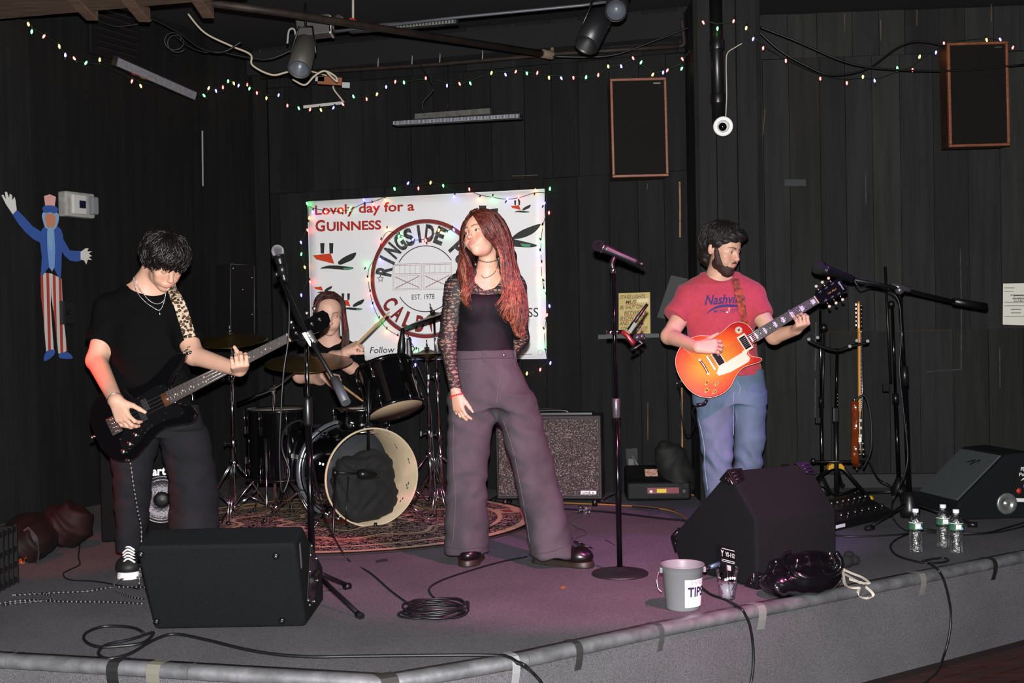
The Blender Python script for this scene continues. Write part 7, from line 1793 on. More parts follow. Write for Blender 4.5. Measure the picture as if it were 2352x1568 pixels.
bd0 = P(1341, 1113, AY - .03) + an_ * .0; pb = ctr + an_ * .126 + ax_ * (aw / 2 - .085) - UPZ * ((az1 - az0) / 2 - .045)
bg = ob('badge', MB().box(pb, (.098, .004, .024), RA), mat('badge_silver', '#c8c8c8', .3, .5), am, bevel=.002); ob('lettering', fit_text('LINE 6', pb - ax_ * .035 - UPZ * .007 + an_ * .003, pb + ax_ * .035 - UPZ * .007 + an_ * .003, UPZ * .013, .02, n=an_), m_ink, bg)
ob('handle', MB().tube(cr([ctr + UPZ * ((az1 - az0) / 2) - ax_ * .12, ctr + UPZ * ((az1 - az0) / 2 + .02) - ax_ * .09, ctr + UPZ * ((az1 - az0) / 2 + .022) + ax_ * .09, ctr + UPZ * ((az1 - az0) / 2) + ax_ * .12], 5), .012, 8), m_plastic, am)
ob('control_panel', MB().box(ctr + UPZ * ((az1 - az0) / 2 + .006) - ax_ * .0, (aw * .82, .12, .012), RA), m_plastic, am)
for k in (-1, 1):
    for j in (-1, 1): ob('foot', MB().cyl(ctr + ax_ * k * (aw / 2 - .05) - an_ * j * .09 - UPZ * ((az1 - az0) / 2), V((0, 0, .001)) + (ctr + ax_ * k * (aw / 2 - .05) - an_ * j * .09) * 1 - UPZ * (ctr.z), .018, n=10), m_plastic, am)
# bass amp behind the bassist
bc_ = P(368, 1150, 6.3); ba_ = thing('bass_amplifier', 'black bass amplifier with silver cone behind the bassist legs', 'amplifier', (bc_.x, 6.45, 0))
RB = Matrix.Rotation(rad(14), 3, 'Z'); bn = RB @ V((0, -1, 0)); bx = RB @ V((1, 0, 0)); zc = bc_.z; cc_ = V((bc_.x - .02, 6.30, 0))
ob('cabinet', MB().box(cc_ - bn * .17 + UPZ * .29, (.58, .34, .575), RB), mat('matt_black_cabinet', '#070708', .85, spec=.15), ba_, bevel=.010, seg=3)
cone_c = V((bc_.x, 0, zc)); cone_c = onplane(372, 1147, cc_, bn); 
cn = ob('cone', MB().lathe([(.118, .002), (.112, .010), (.104, .006), (.098, .0), (.045, -.0), (.04, .004)], cone_c + bn * .004, bn, 40, caps=False), mat('aluminium_cone', '#5c595e', .38, .8, bump=(120, .4)), ba_)
ob('dust_cap', MB().lathe([(.044, .002), (.04, .012), (.025, .02), (0, .023)], cone_c + bn * .004, bn, 28), mat('dust_cap', '#0c0c0d', .5), cn)
ob('surround', MB().lathe([(.118, .004), (.128, .010), (.136, .002)], cone_c + bn * .003, bn, 40, caps=False), m_plastic, ba_)
t0, t1 = onplane(345, 1092, cc_, bn), onplane(408, 1087, cc_, bn); t0 = t0 + bn * .006; t1 = t1 + bn * .006; t0 = t0 - bx * .035
ob('lettering', fit_text('Hartke', t0, t1, UPZ * .045, .035, n=bn), mat('white_logo', '#d8d8d8', .4), ba_)
hdp = thing('bass_amp_head', 'slim black amp head with knobs on top of the bass amplifier', 'amplifier', cc_ - bn * .15 + UPZ * .578)
ob('case', MB().box(cc_ - bn * .17 + UPZ * .648, (.46, .28, .14), RB), m_blackmetal, hdp, bevel=.006)
ob('panel', MB().box(cc_ + bn * -.028 + UPZ * .648, (.44, .006, .12), RB), mat('panel_dark', '#0b0c0f', .3), hdp)
for z in (.600, .700): ob('blue_trim', MB().box(cc_ + bn * -.022 + UPZ * z, (.43, .004, .005), RB), mat('blue_trim', '#2a6aa8', .3), hdp)
for k in range(9): ob('knob', MB().lathe([(.013, 0), (.012, .012), (0, .012)], cc_ + bn * -.024 + bx * (-.17 + .042 * k) + UPZ * .655, bn, 12), m_metal, hdp)
ob('handle', MB().tube(cr([cc_ - bn * .1 - bx * .2 + UPZ * .718, cc_ - bn * .1 - bx * .18 + UPZ * .745, cc_ - bn * .1 + bx * .18 + UPZ * .745, cc_ - bn * .1 + bx * .2 + UPZ * .718], 4), .008, 6), m_plastic, hdp) if False else None

# ------------------------------------------------------------ microphone stands
m_graphite = mat('graphite_mic', '#1d1a22', .4, .4, spec=.6)
def mic(label, a, b, grille_mat, body_mat=None, r=.0255, wireless=False):
    """a: tip of the head, b: tail"""
    a, b = V(a), V(b); d = (b - a).normalized(); L = (b - a).length; t = thing('microphone', label, 'microphone', (a + b) / 2)
    g = [(0, 0)] + [(r * math.sin(x), r - r * math.cos(x)) for x in np.linspace(.25, 1.75, 9)] + [(r * .86, r * 1.75)]
    ob('grille', MB().lathe(g, a, d, 24), grille_mat, t); ob('ring', MB().lathe([(r * .9, r * 1.7), (r * 1.0, r * 1.74), (r * 1.0, r * 1.9), (r * .88, r * 1.95)], a, d, 24, caps=False), m_chrome if wireless else m_blackmetal, t)
    ob('body', MB().lathe([(r * .88, r * 1.92), (r * .80, r * 2.6), (r * .62, L * .55), (r * .56, L * .93), (r * .45, L), (0, L)], a, d, 20), body_mat or m_graphite, t)
    if wireless: ob('display', MB().box(a + d * L * .72 - UPZ * -.0, (.03, .012, .012), d.to_track_quat('X', 'Z').to_matrix()), mat('lcd', '#4a4a55', .2), t); ob('antenna', MB().lathe([(r * .42, L), (r * .38, L + .03), (0, L + .032)], a, d, 12), m_plastic, t)
    return t
# centre straight stand
B1_ = G(1424, 1318); top1 = P(1408, 622, B1_.y - .01)
cs = thing('microphone_stand', 'straight black microphone stand with round base in the centre front', 'microphone stand', B1_)
ob('base', MB().lathe([(.127, .0), (.129, .004), (.125, .009), (.08, .018), (.03, .026), (.022, .034), (0, .034)], B1_, (0, 0, 1), 48), mat('cast_iron_base', '#17161a', .45, bump=(200, .3)), cs)
mid = B1_.lerp(top1, .545)
ob('lower_tube', MB().cyl(B1_ + UPZ * .03, mid, .0125, n=14), mat('gloss_black_tube', '#0c0c0f', .15, .5, spec=.8), cs)
ob('clutch', MB().lathe([(.014, -.04), (.018, -.035), (.018, .045), (.015, .05)], mid, top1 - B1_, 16), mat('grey_clutch', '#5d5a60', .3, .7), cs)
ob('upper_tube', MB().cyl(mid, top1, .0085, n=14), mat('gloss_black_tube2', '#18171b', .12, .8), cs); ob('thread_ring', MB().cyl(top1 - UPZ * .01, top1 + UPZ * .012, .0115, n=14), m_chrome, cs)
cl = ob('clip', MB().tube(cr([top1 + UPZ * .01, top1 + UPZ * .035 + V((-.004, 0, 0)), P(1412, 588, B1_.y)], 4), [.012] * 9, 10), m_plastic, cs)
mic('black wireless microphone on the centre stand pointing left and up', P(1362, 559, B1_.y - .01), P(1466, 603, B1_.y - .01), mat('dark_mic_mesh', '#26242a', .35, .7, bump=(900, .8)), None, .0265, True)
# phone holder clamped on the centre stand
ph = thing('phone_holder', 'black phone holder clamp with red ends on the centre microphone stand', 'phone holder', P(1432, 775, B1_.y))
ob('clamp', MB().cyl(P(1402, 758, B1_.y), P(1402, 768, B1_.y), .02, n=10).cyl(P(1400, 763, B1_.y), P(1430, 762, B1_.y), .010, n=10), m_chrome, ph)
ob('arm', MB().tube([P(1428, 762, B1_.y), P(1440, 770, B1_.y), P(1456, 790, B1_.y - .03)], .011, 8), mat('dark_red_plastic', '#5e1518', .3), ph)
ob('cradle', MB().tube([P(1444, 758, B1_.y), P(1487, 698, B1_.y)], [.010, .007], 8).tube([P(1455, 770, B1_.y), P(1476, 740, B1_.y)], .006, 6).box(P(1452, 752, B1_.y), (.016, .02, .05), Matrix.Rotation(.6, 3, 'Y')), m_plastic, ph)
ob('ball_joint', MB().sph(P(1463, 775, B1_.y), .019, 12, 8).sph(P(1474, 772, B1_.y), .016, 12, 8), mat('grey_ball', '#37343c', .25, .5), ph)
ob('lower_jaw', MB().tube([P(1458, 778, B1_.y), P(1476, 788, B1_.y), P(1462, 797, B1_.y), P(1448, 804, B1_.y)], .008, 7).sph(P(1480, 777, B1_.y), .009, 8, 6), m_plastic, ph)
# left boom stand
BL = V((P(718, 1340, 4.86).x, 4.86, 0)); hubz = P(718, 1335, 4.86).z; topL = P(703, 776, 4.86)
ls = thing('microphone_stand', 'black boom microphone stand at left behind the front left monitor', 'microphone stand', BL)
mb_z = P(708, 965, 4.86)
ob('lower_tube', MB().cyl(BL + UPZ * .06, mb_z, .0145, n=12), mat('gloss_black_tube', '#0c0c0f', .15), ls); ob('clutch', MB().lathe([(.017, -.06), (.021, -.05), (.021, .05), (.016, .06)], P(707, 945, 4.86), topL - BL, 14), m_plastic, ls)
ob('upper_tube', MB().cyl(mb_z, topL, .0095, n=12), mat('chrome_black_tube', '#8a8a8e', .12, 1.0), ls); ob('cup', MB().cyl(P(708, 870, 4.86), P(708, 965, 4.86), .019, n=14), mat('smoke_clear', '#3a3a3e', .1), ls) if False else None
for e in (G(830, 1416, .01), G(803, 1346, .01), G(640, 1260, .01)):
    d = (e - BL); lg = ob('leg', MB().tube([V((BL.x, BL.y, hubz + .05)), e], .010, 8), m_blackmetal, ls); ob('rubber_foot', MB().cyl(e - d.normalized() * .03 + UPZ * .004, e + UPZ * .002, .015, n=10), m_plastic, lg)
ob('leg_hub', MB().lathe([(.03, -.05), (.034, .0), (.03, .06), (.018, .09)], V((BL.x, BL.y, hubz)), (0, 0, 1), 14), m_plastic, ls)
bt = P(645, 640, 4.95); bb_ = P(778, 890, 4.62); bpx = topL
ob('boom_arm', MB().tube([bt, P(703, 765, 4.84), bb_], .009, 10), m_blackmetal, ls); ob('counterweight', MB().cyl(P(768, 870, 4.66), P(795, 925, 4.58), .020, n=14), mat('dark_grey_rubber', '#3a3a40', .5), ls)
ob('boom_clutch', MB().sph(P(700, 772, 4.84), .026, 14, 9).cyl(P(690, 790, 4.85), P(706, 770, 4.84), .018, n=12), m_plastic, ls)
ck = P(707, 765, 4.80); Rk = Matrix.Rotation(rad(-28), 3, 'Y') ; cx_ = (P(715, 764, 4.8) - P(697, 768, 4.8))
tgp = [P(693, 765, 4.79), P(701, 762, 4.79), P(718, 792, 4.79), P(712, 796, 4.79)]
ob('white_lever', MB().prism(tgp, (0, .03, 0)), mat('white_lever', '#c9c4bb', .4), ls, bevel=.002)
u0, u1 = P(704, 764, 4.785), P(719, 786, 4.785); ob('sleeve', MB().prism([P(702, 761, 4.8), P(712, 757, 4.8), P(728, 786, 4.8), P(719, 792, 4.8)], (0, .03, 0)), m_plastic, ls, bevel=.003)
ob('lettering', fit_text('QUIK LOK', u0 - V((0, .004, 0)), u1 - V((0, .004, 0)), V((.006, 0, .004)), .03, n=V((0, -1, 0))), m_wl, ls)
mic('black microphone with silver mesh head on the left boom stand', P(634, 562, 4.97), P(655, 648, 4.97), mat('silver_mesh', '#b9b6bc', .3, .9, bump=(900, .8)), m_plastic, .027)
ob('mic_clip', MB().cyl(P(646, 606, 4.97), P(650, 632, 4.97), .021, n=14).sph(P(635, 630, 4.98), .014, 10, 7), m_plastic, ls)
lc = thing('microphone_cable', 'black cable hanging from the left microphone down and across to the coil', 'cable', P(660, 700, 4.9))
ob('lead', MB().tube(cr([P(655, 650, 4.95), P(664, 700, 4.9), P(662, 780, 4.88), P(652, 850, 4.87), P(645, 950, 4.87), P(642, 1050, 4.88), P(648, 1130, 4.9), P(665, 1085, 4.92), P(648, 1030, 4.92), P(655, 985, 4.9), P(690, 966, 4.88), P(712, 1000, 4.86), P(718, 1060, 4.95), P(733, 1140, 5.15), P(760, 1218, 5.50), G(800, 1285, .006), G(850, 1315, .005), G(900, 1358, .005), G(950, 1392, .006), G(985, 1400, .01)], 7), .0042, 7), m_bc, lc)
# right boom stand
YR = 6.35; BR_ = V((P(2090, 1190, YR).x, YR, 0)); topR = P(2066, 668, YR)
rs = thing('microphone_stand', 'black boom microphone stand at right with long horizontal arm', 'microphone stand', BR_)
mr = P(2078, 870, YR)
ob('lower_tube', MB().cyl(BR_ + UPZ * .05, mr, .015, n=12), mat('gloss_black_tube', '#0c0c0f', .15), rs); ob('upper_tube', MB().cyl(mr, topR, .0105, n=12), mat('gloss_black_tube', '#0c0c0f', .15), rs); ob('clutch', MB().cyl(P(2077, 840, YR), P(2079, 885, YR), .020, n=12), m_plastic, rs)
ob('leg_hub', MB().lathe([(.05, -.06), (.055, -.02), (.035, .05), (.02, .08)], V((BR_.x, BR_.y, .10)), (0, 0, 1), 16), m_plastic, rs)
for e in (G(2245, 1207, .01), G(1990, 1215, .01), G(2120, 1130, .01)):
    lg = ob('leg', MB().tube([V((BR_.x, BR_.y, .12)), e], .009, 8), m_blackmetal, rs); d = (e - BR_).normalized(); ob('rubber_foot', MB().cyl(e - d * .05 + UPZ * .006, e + UPZ * .004, .016, n=10), m_plastic, lg)
ob('boom_arm', MB().tube([P(1950, 640, 6.2), P(2066, 662, YR), P(2200, 694, 6.45)], .0095, 10), m_blackmetal, rs); ob('counterweight', MB().cyl(P(2190, 691, 6.44), P(2264, 704, 6.5), .020, n=14), m_plastic, rs)
ob('boom_clutch', MB().sph(topR + UPZ * .005, .026, 14, 9).cyl(P(2060, 650, YR), P(2063, 668, YR), .008, n=8).cyl(P(2045, 655, YR), P(2090, 665, YR), .018, n=12), mat('grey_clutch', '#5d5a60', .3), rs)
mic('black foam covered microphone on the right boom stand near the headstock', P(1866, 610, 6.1), P(1960, 641, 6.2), mat('black_foam', '#0d0d0f', .95, bump=(300, .8)), m_plastic, .036)
tag(ob('microphone_cable', MB().tube(cr([P(1960, 641, 6.2), P(1975, 660, 6.2), P(2000, 655, 6.24), P(2045, 668, 6.33), P(2066, 700, 6.33), P(2070, 780, 6.33), P(2066, 850, 6.33), P(2076, 950, 6.33), P(2085, 1050, 6.33), P(2070, 1110, 6.3), P(2050, 1150, 6.25), G(2052, 1190, .01), G(2075, 1215, .006), G(2110, 1222, .006), G(2180, 1222, .006)], 6), .0042, 6), m_bc), 'black cable hanging down the right boom stand', 'cable')
def simple_stand(label, base_uv, yb, top_uv, r, m, parts=True, foot='round'):
    b = V((P(base_uv, 1100, yb).x, yb, 0)); tp_ = P(top_uv[0], top_uv[1], yb); t = thing('microphone_stand', label, 'microphone stand', b)
    md = b.lerp(tp_, .52); ob('lower_tube', MB().cyl(b + UPZ * .05, md, r, n=12), m, t); ob('upper_tube', MB().cyl(md, tp_, r * .68, n=12), m, t); ob('clutch', MB().cyl(md - UPZ * .03, md + UPZ * .03, r * 1.45, n=12), m_plastic, t)
    ob('cast_foot', MB().lathe([(.05, .03), (.055, .06), (.03, .11), (.018, .14)], b, (0, 0, 1), 14), m_plastic, t)
    for k in range(3):
        a = rad(k * 120 + 15); d = V((math.cos(a), math.sin(a), 0)); lg = ob('leg', MB().tube([b + UPZ * .05, b + d * .30 + UPZ * .012], .008, 8), m_blackmetal, t); ob('rubber_foot', MB().sph(b + d * .30 + UPZ * .014, .014, 8, 6), m_plastic, lg)
    return t
m_dch = mat('dark_chrome', '#77787c', .15, 1.0)
t = simple_stand('slim chrome microphone stand against the right wall behind the headstock', 1888, 7.25, (1884, 712), .012, m_dch)
ob('folded_arm', MB().cyl(P(1893, 755, 7.22), P(1888, 960, 7.22), .008, n=10).sph(P(1892, 752, 7.22), .026, 10, 8).box(P(1878, 965, 7.22), (.03, .02, .035)), m_plastic, t)
t = simple_stand('black microphone stand with folded boom against the right wall', 2065, 7.2, (2049, 700), .014, mat('gloss_black_tube', '#0c0c0f', .15))
ob('folded_boom', MB().cyl(P(2033, 612, 7.15), P(2046, 878, 7.15), .009, n=10).sph(P(2047, 698, 7.17), .022, 10, 8).box(P(2034, 890, 7.15), (.035, .02, .045)), m_blackmetal, t)
# guitar stand with yellow yoke, second guitar hanging on it
YG = 6.95; gb0 = V((P(1922, 1170, YG).x, YG, 0)); gs_ = thing('guitar_stand', 'black folding guitar stand with yellow yoke behind the right monitor', 'guitar stand', gb0)
yk = P(1922, 1078, YG)
ob('lower_tube', MB().cyl(V((gb0.x, gb0.y, .05)), P(1920, 950, YG), .015, n=12), m_blackmetal, gs_); ob('upper_tube', MB().cyl(P(1920, 950, YG), P(1923, 800, YG), .0095, n=12), mat('gloss_black_tube', '#0c0c0f', .15), gs_)
ob('height_trigger', MB().box(P(1919, 952, YG), (.035, .03, .09)), m_plastic, gs_, bevel=.006)
for k in range(4): ob('height_notch', MB().sph(P(1922.5, 905 + 8 * k, YG) - V((0, .009, 0)), .004, 8, 5), m_metal, gs_)
ob('yoke', MB().prism([P(1904, 1070, YG), P(1912, 1065, YG), P(1934, 1065, YG), P(1940, 1072, YG), P(1940, 1080, YG), P(1930, 1076, YG), P(1914, 1076, YG), P(1903, 1080, YG)], (0, .05, 0)), mat('yellow_plastic', '#b08418', .4), gs_, bevel=.004)
for e, st_ in ((G(1842, 1125, .01), (1908, 1074)), (G(2000, 1148, .01), (1936, 1074)), (G(1935, 1118, .01), (1922, 1074))):
    lg = ob('leg', MB().tube([P(st_[0], st_[1], YG + .02), e], .011, 8), m_blackmetal, gs_); ob('rubber_foot', MB().sph(e + UPZ * .01, .018, 10, 7), mat('yellow_plastic', '#b08418', .4) if st_[0] > 1930 else m_plastic, lg); ob('brace', MB().tube([V((gb0.x, gb0.y, .07)), P(st_[0], st_[1], YG + .02).lerp(e, .6)], .006, 6), m_blackmetal, lg)
ob('neck_yoke', MB().tube(cr([P(1858, 782, YG), P(1885, 795, YG), P(1923, 805, YG), P(1955, 795, YG), P(1992, 787, YG)], 5), .010, 8), m_blackmetal, gs_)
for u, v in ((1858, 782), (1878, 778), (1952, 798), (1968, 785), (1993, 786)): ob('hook', MB().tube([P(u, v, YG + .02), P(u, v - 3, YG - .06)], .010, 8), m_plastic, gs_)
ob('rest_bar', MB().tube([P(1868, 1060, YG), P(1990, 1060, YG - .02)], .009, 8).sph(P(1868, 1058, YG), .018, 10, 8), m_plastic, gs_)
g0 = P(1982, 1010, 6.90); gx = (P(1980, 738, 6.98) - g0).normalized(); gz = V((.93, -.36, 0)); gz = (gz - gx * gz.dot(gx)).normalized(); gy = gz.cross(gx); GM = Matrix((gx, gy, gz)).transposed().to_4x4(); GM.translation = g0
g2 = thing('electric_guitar', 'brown sunburst guitar with maple neck hanging sideways on the yellow yoked stand', 'guitar', mtx=GM)
m_br = mat('brown_gloss_wood', '#6a2c0e', .15, coat=.8, var=(6, .4)); m_mpl = mat('maple_neck', '#b87a30', .3, coat=.4)
ST = outline([(-.165, 0), (-.155, .07), (-.12, .13), (-.06, .155), (0, .14), (.06, .115), (.12, .12), (.18, .145), (.225, .135), (.22, .10), (.18, .07), (.17, 0), (.18, -.05), (.20, -.08), (.185, -.11), (.14, -.12), (.08, -.11), (.02, -.12), (-.05, -.15), (-.12, -.135), (-.155, -.08)], 4)
lob('body', lprism(ST, -.058, -.014), m_br, g2, bevel=.012, seg=4); lob('pickguard', MB().prism(outline([(.16, .03), (.10, .06), (.0, .05), (-.06, .0), (-.08, -.09), (-.03, -.12), (.05, -.09), (.13, -.09), (.16, -.05)], 3), (0, 0, .002)), m_gold, g2).location.z = -.0135
neck(g2, .648, 21, .042, .056, .17, -.004, m_mpl, sb=.052, sn=.035)
hd = lob('headstock', MB().prism([V((x, y, -.024)) for x, y in ((.65, .021), (.67, .03), (.70, .034), (.78, .038), (.82, .04), (.835, .02), (.82, -.01), (.79, -.03), (.74, -.032), (.70, -.024), (.65, -.021))], (0, 0, .014)), m_mpl, g2, bevel=.002)
for k in range(6): tn = lob('tuner', MB().cyl((.685 + .025 * k, .012, -.012), (.685 + .025 * k, .012, .004), .004, n=8).cyl((.685 + .025 * k, .02, -.03), (.685 + .025 * k, .05, -.03), .003, n=6).box((.685 + .025 * k, .055, -.03), (.012, .012, .006)), m_nickel, hd)
for x in (.025, .07, .115): lob('pickup', MB().box((x, 0, -.008), (.018, .075, .010)), m_gold, g2, bevel=.003)
lob('bridge', MB().box((0, 0, -.009), (.03, .07, .008)), m_nickel, g2, bevel=.002)
for x, y in ((-.02, -.06), (-.055, -.075), (-.085, -.09)): lob('knob', MB().lathe([(.011, 0), (.010, .016), (0, .016)], (x, y, -.012), (0, 0, 1), 14), m_nickel, g2)
for p in ((-.168, 0, -.036), (.228, .125, -.036)): lob('strap_button', MB().cyl(p, (p[0] + (.012 if p[0] > 0 else -.012), p[1], p[2]), .006, n=8), m_nickel, g2)
lob('hanging_strap', MB().tube(cr([V((.228, .125, -.03)), V((.26, .11, .02)), V((.15, .08, .05)), V((-.05, .05, .05)), V((-.17, .0, .0))], 5), .007, 6), m_black, g2)
tag(ob('guitar_cable', MB().tube(cr([GM @ V((-.06, -.09, .0)), P(2015, 1095, 6.85), P(2040, 1112, 6.8), G(2068, 1135, .008), G(2085, 1160, .006), G(2060, 1175, .006)], 6), .004, 6), m_bc), 'thin dark cable trailing from the hanging guitar to the floor', 'cable')

# ------------------------------------------------------------ bags, bottles, bucket, cup, pedals
m_pet = thin_clear('clear_pet', '#fbfcfd', 1.9, .16, 90); m_water = thin_clear('water', '#f8fafb', 1.15, .05, 20)
def bottle(u, v, label):
    b = G(u, v); t = thing('water_bottle', label, 'bottle', b); h = .205
    pr = [(0, .004), (.024, .0), (.031, .004), (.0325, .012)]
    for k in range(6): pr += [(.0325, .02 + .012 * k), (.0305, .026 + .012 * k)]
    pr += [(.0325, .094), (.0285, .102), (.0285, .106), (.0325, .112), (.0325, .150), (.030, .158), (.022, .176), (.0135, .190), (.0125, .197), (.0125, .203)]
    ob('shell', MB().lathe(pr, b, (0, 0, 1), 28, caps=False), m_pet, t)
    ob('water', MB().lathe([(0, .1775), (.021, .1775)], b, (0, 0, 1), 24, caps=False), m_water, t)
    ob('cap', MB().lathe([(.0145, .194), (.0150, .197), (.0150, .210), (.013, .212), (0, .212)], b, (0, 0, 1), 24), mat('white_cap', '#c9ccd0', .4), t)
    ob('neck_ring', MB().lathe([(.0165, .190), (.0165, .1925), (.013, .1935)], b, (0, 0, 1), 20, caps=False), m_pet, t)
    lb = ob('wrap_label', MB().lathe([(.0331, .114), (.0331, .148)], b, (0, 0, 1), 28, caps=False), mat('green_label', '#335c46', .4, var=(50, .3)), t)
    ob('label_edge', MB().lathe([(.0334, .146), (.0334, .149)], b, (0, 0, 1), 28, caps=False), m_wl, lb)
    ob('label_emblem', MB().prism([b + V((-.014, -.034, .120)), b + V((.012, -.034, .120)), b + V((.014, -.0335, .142)), b + V((-.012, -.034, .144))], (0, .003, 0)), m_wl, lb, bevel=.003); ob('label_mountain', MB().prism([b + V((.006, -.0345, .118)), b + V((.026, -.026, .118)), b + V((.016, -.0325, .132))], (0, .003, 0)), mat('pale_blue_print', '#8aa6c8', .5), lb)
bottle(2104, 1268, 'clear water bottle standing alone left of the other two bottles'); bottle(2167, 1256, 'clear water bottle partly hidden behind the rightmost bottle'); bottle(2197, 1270, 'clear water bottle in front at the right of the three')
def bucket():
    b = G(1569, 1396); s = (1396 - 738) / 1.14; t = thing('tip_bucket', 'grey plastic bucket with a handwritten white tips paper', 'bucket', b); n = 44
    H, r0, r1 = .178, .068, .084
    ob('pail', MB().lathe([(0, .002), (r0 - .004, 0), (r0, .006), (r1 - .004, H * .84), (r1 - .001, H * .85), (r1 - .001, H * .97), (r1 + .003, H * .975), (r1 + .003, H), (r1 - .001, H), (r1 - .004, H * .97), (r0 - .004, .012), (0, .010)], b, (0, 0, 1), n), mat('grey_bucket_plastic', '#6a6b6e', .4), t)
    for s_ in (-1, 1): ob('ear', MB().box(b + V((s_ * (r1 + .002), 0, H * .87)), (.012, .03, .022)), mat('grey_bucket_plastic', '#6a6b6e', .4), t, bevel=.003)
    hp = [b + V((-(r1 + .008) * math.cos(a) * 1.0, -(r1 + .02) * math.sin(a), H * .85 - .075 * math.sin(a))) for a in np.linspace(0, PI, 24)]
    hp = [b + V((-(r1 + .006), -.0, H * .87)), b + V((-(r1 + .02), -.02, H * .70)), b + V((-(r1 + .018), -.03, H * .50)), b + V((-(r1 + .004), -.035, H * .42))]
    ob('wire_handle', MB().tube(cr(hp, 8), .0022, 6), m_metal, t)
    # paper wrapped on the curved side
    nz = 6; na = 14; vs = []; a0, a1 = rad(-92), rad(-22); pf = lambda a, z, o=.0018: b + V(((r0 + (r1 - .004 - r0) * z / (H * .84) + o) * math.cos(a), (r0 + (r1 - .004 - r0) * z / (H * .84) + o) * math.sin(a), z))
    for i in range(na + 1):
        for j in range(nz + 1): vs.append(pf(a0 + (a1 - a0) * i / na, .018 + .11 * j / nz))
    ob('paper', MB().add(vs, [(i * (nz + 1) + j, (i + 1) * (nz + 1) + j, (i + 1) * (nz + 1) + j + 1, i * (nz + 1) + j + 1) for i in range(na) for j in range(nz)], True), mat('white_paper', '#d8d9dc', .6), t)
    def wrap(tx, s0, s1, z, h, bold, m):
        raw = text_mb(tx, 1, lambda a, b_, c=0: V((a, b_, 0)), bold); xs = [v.x for v in raw.v]; x0, x1 = min(xs), max(xs)
        ob('lettering', MB().add([pf(rad(s0 + (s1 - s0) * (v.x - x0) / (x1 - x0)), z + v.y / .7 * h, .0042) for v in raw.v], raw.f), m, t)
    wrap('TIPS', -84, -26, .062, .036, .035, mat('purple_marker', '#241638', .5)); wrap('BAND', -76, -28, .108, .020, .0, mat('pencil_marker', '#7c7684', .6))
bucket()
def cup():
    b = G(1671, 1375); t = thing('plastic_cup', 'clear plastic cup of water with a dark straw beside the bucket', 'cup', b); mcl = thin_clear('cup_plastic', '#fafafc', 1.5, .12, 30)
    pr = [(0, .003), (.029, .0), (.031, .004)] + [(.031 + .0145 * k / 8 + (.0006 if k % 2 else 0), .008 + .112 * k / 8) for k in range(9)] + [(.048, .124), (.0485, .127)]
    ob('wall', MB().lathe(pr, b, (0, 0, 1), 32, caps=False), mcl, t); ob('drink', MB().lathe([(0, .006), (.029, .006), (.0365, .062), (0, .062)], b, (0, 0, 1), 28, caps=False), mat('cloudy_drink', '#a4a8b0', .1, alpha=.35), t)
    ob('straw', MB().tube([b + V((.012, -.01, .008)), b + V((.004, 0, .07)), b + V((-.002, .01, .15))], .003, 7), m_plastic, t)
    for k, (a, z) in enumerate(((-110, .088), (-98, .092), (-84, .094), (-70, .094), (-56, .092))):
        p = b + V((.0435 * math.cos(rad(a)), .0435 * math.sin(rad(a)), z)); ob('printed_mark', MB().sph(p, (.0045, .0012, .006), 8, 6), m_wl, t)
cup()
# leather handbag with cream straps
Sg = SDF((.95, 4.55, .0), (1.62, 5.15, .30), .0065)
hb = [P(1790, 1330, 4.72), P(1850, 1335, 4.74), P(1915, 1325, 4.80)]
Sg.ell(V((hb[0].x, 4.74, .055)), (.075, .09, .055), .03); Sg.ell(V((hb[1].x + .02, 4.78, .065)), (.15, .11, .068), .04, Matrix.Rotation(rad(22), 3, 'Z')); Sg.ell(V((hb[1].x + .04, 4.85, .10)), (.13, .06, .065), .04, Matrix.Rotation(rad(22), 3, 'Z')); Sg.ell(V((hb[0].x + .02, 4.80, .09)), (.05, .06, .055), .03)
Sg.F = np.maximum(Sg.F, .003 - Sg.ax[2][None, None, :].astype(np.float32))
hbt = thing('handbag', 'slouched glossy black leather handbag with cream ties by the right monitor', 'handbag', (hb[1].x, 4.78, 0)); m_lea = mat('black_patent_leather', '#0a090d', .16, spec=.8, coat=.5, bump=(30, .2))
ho_, bvh_ = sdf_ob('pouch', Sg, m_lea, hbt, disp=fold_disp(.0045, 1.2, 9), keep=True)
for L_, r in (([(1812, 1265), (1800, 1290), (1822, 1318), (1870, 1328), (1915, 1318), (1932, 1290), (1920, 1268)], .011),):
    pp, nn = drape(bvh_, L_, .012, 4.7); ob('handle', MB().tube(cr(pp, 6), r, 9), m_lea, hbt)
for (u, v), rr in (((1806, 1264), .008), ((1831, 1290), .009), ((1906, 1271), .008), ((1920, 1300), .008), ((1783, 1292), .006)):
    pp, nn = drape(bvh_, [(u, v)], .006, 4.75); ob('stud', MB().sph(pp[0], rr, 10, 7), m_chrome, hbt)
for L_ in ([(1850, 1280), (1856, 1279), (1860, 1296)], [(1880, 1276), (1884, 1290), (1890, 1299)], [(1906, 1278), (1912, 1290), (1914, 1300)], [(1814, 1300), (1812, 1316)], [(1782, 1300), (1776, 1316)]):
    pp, nn = drape(bvh_, L_, .004, 4.75); ob('zip_glint', MB().tube(cr(pp, 4), .0022, 5), m_chrome, hbt)
ob('side_pocket', MB().sph(G(1945, 1288, .05), (.03, .03, .028), 12, 8).sph(G(1962, 1285, .04), (.026, .03, .024), 12, 8).sph(G(1950, 1272, .06), (.024, .02, .014), 12, 8), mat('black_cloth_bow', '#0b0b0d', .9), hbt, kind='stuff')
m_crs = mat('cream_ribbon', '#b8b0a4', .6)
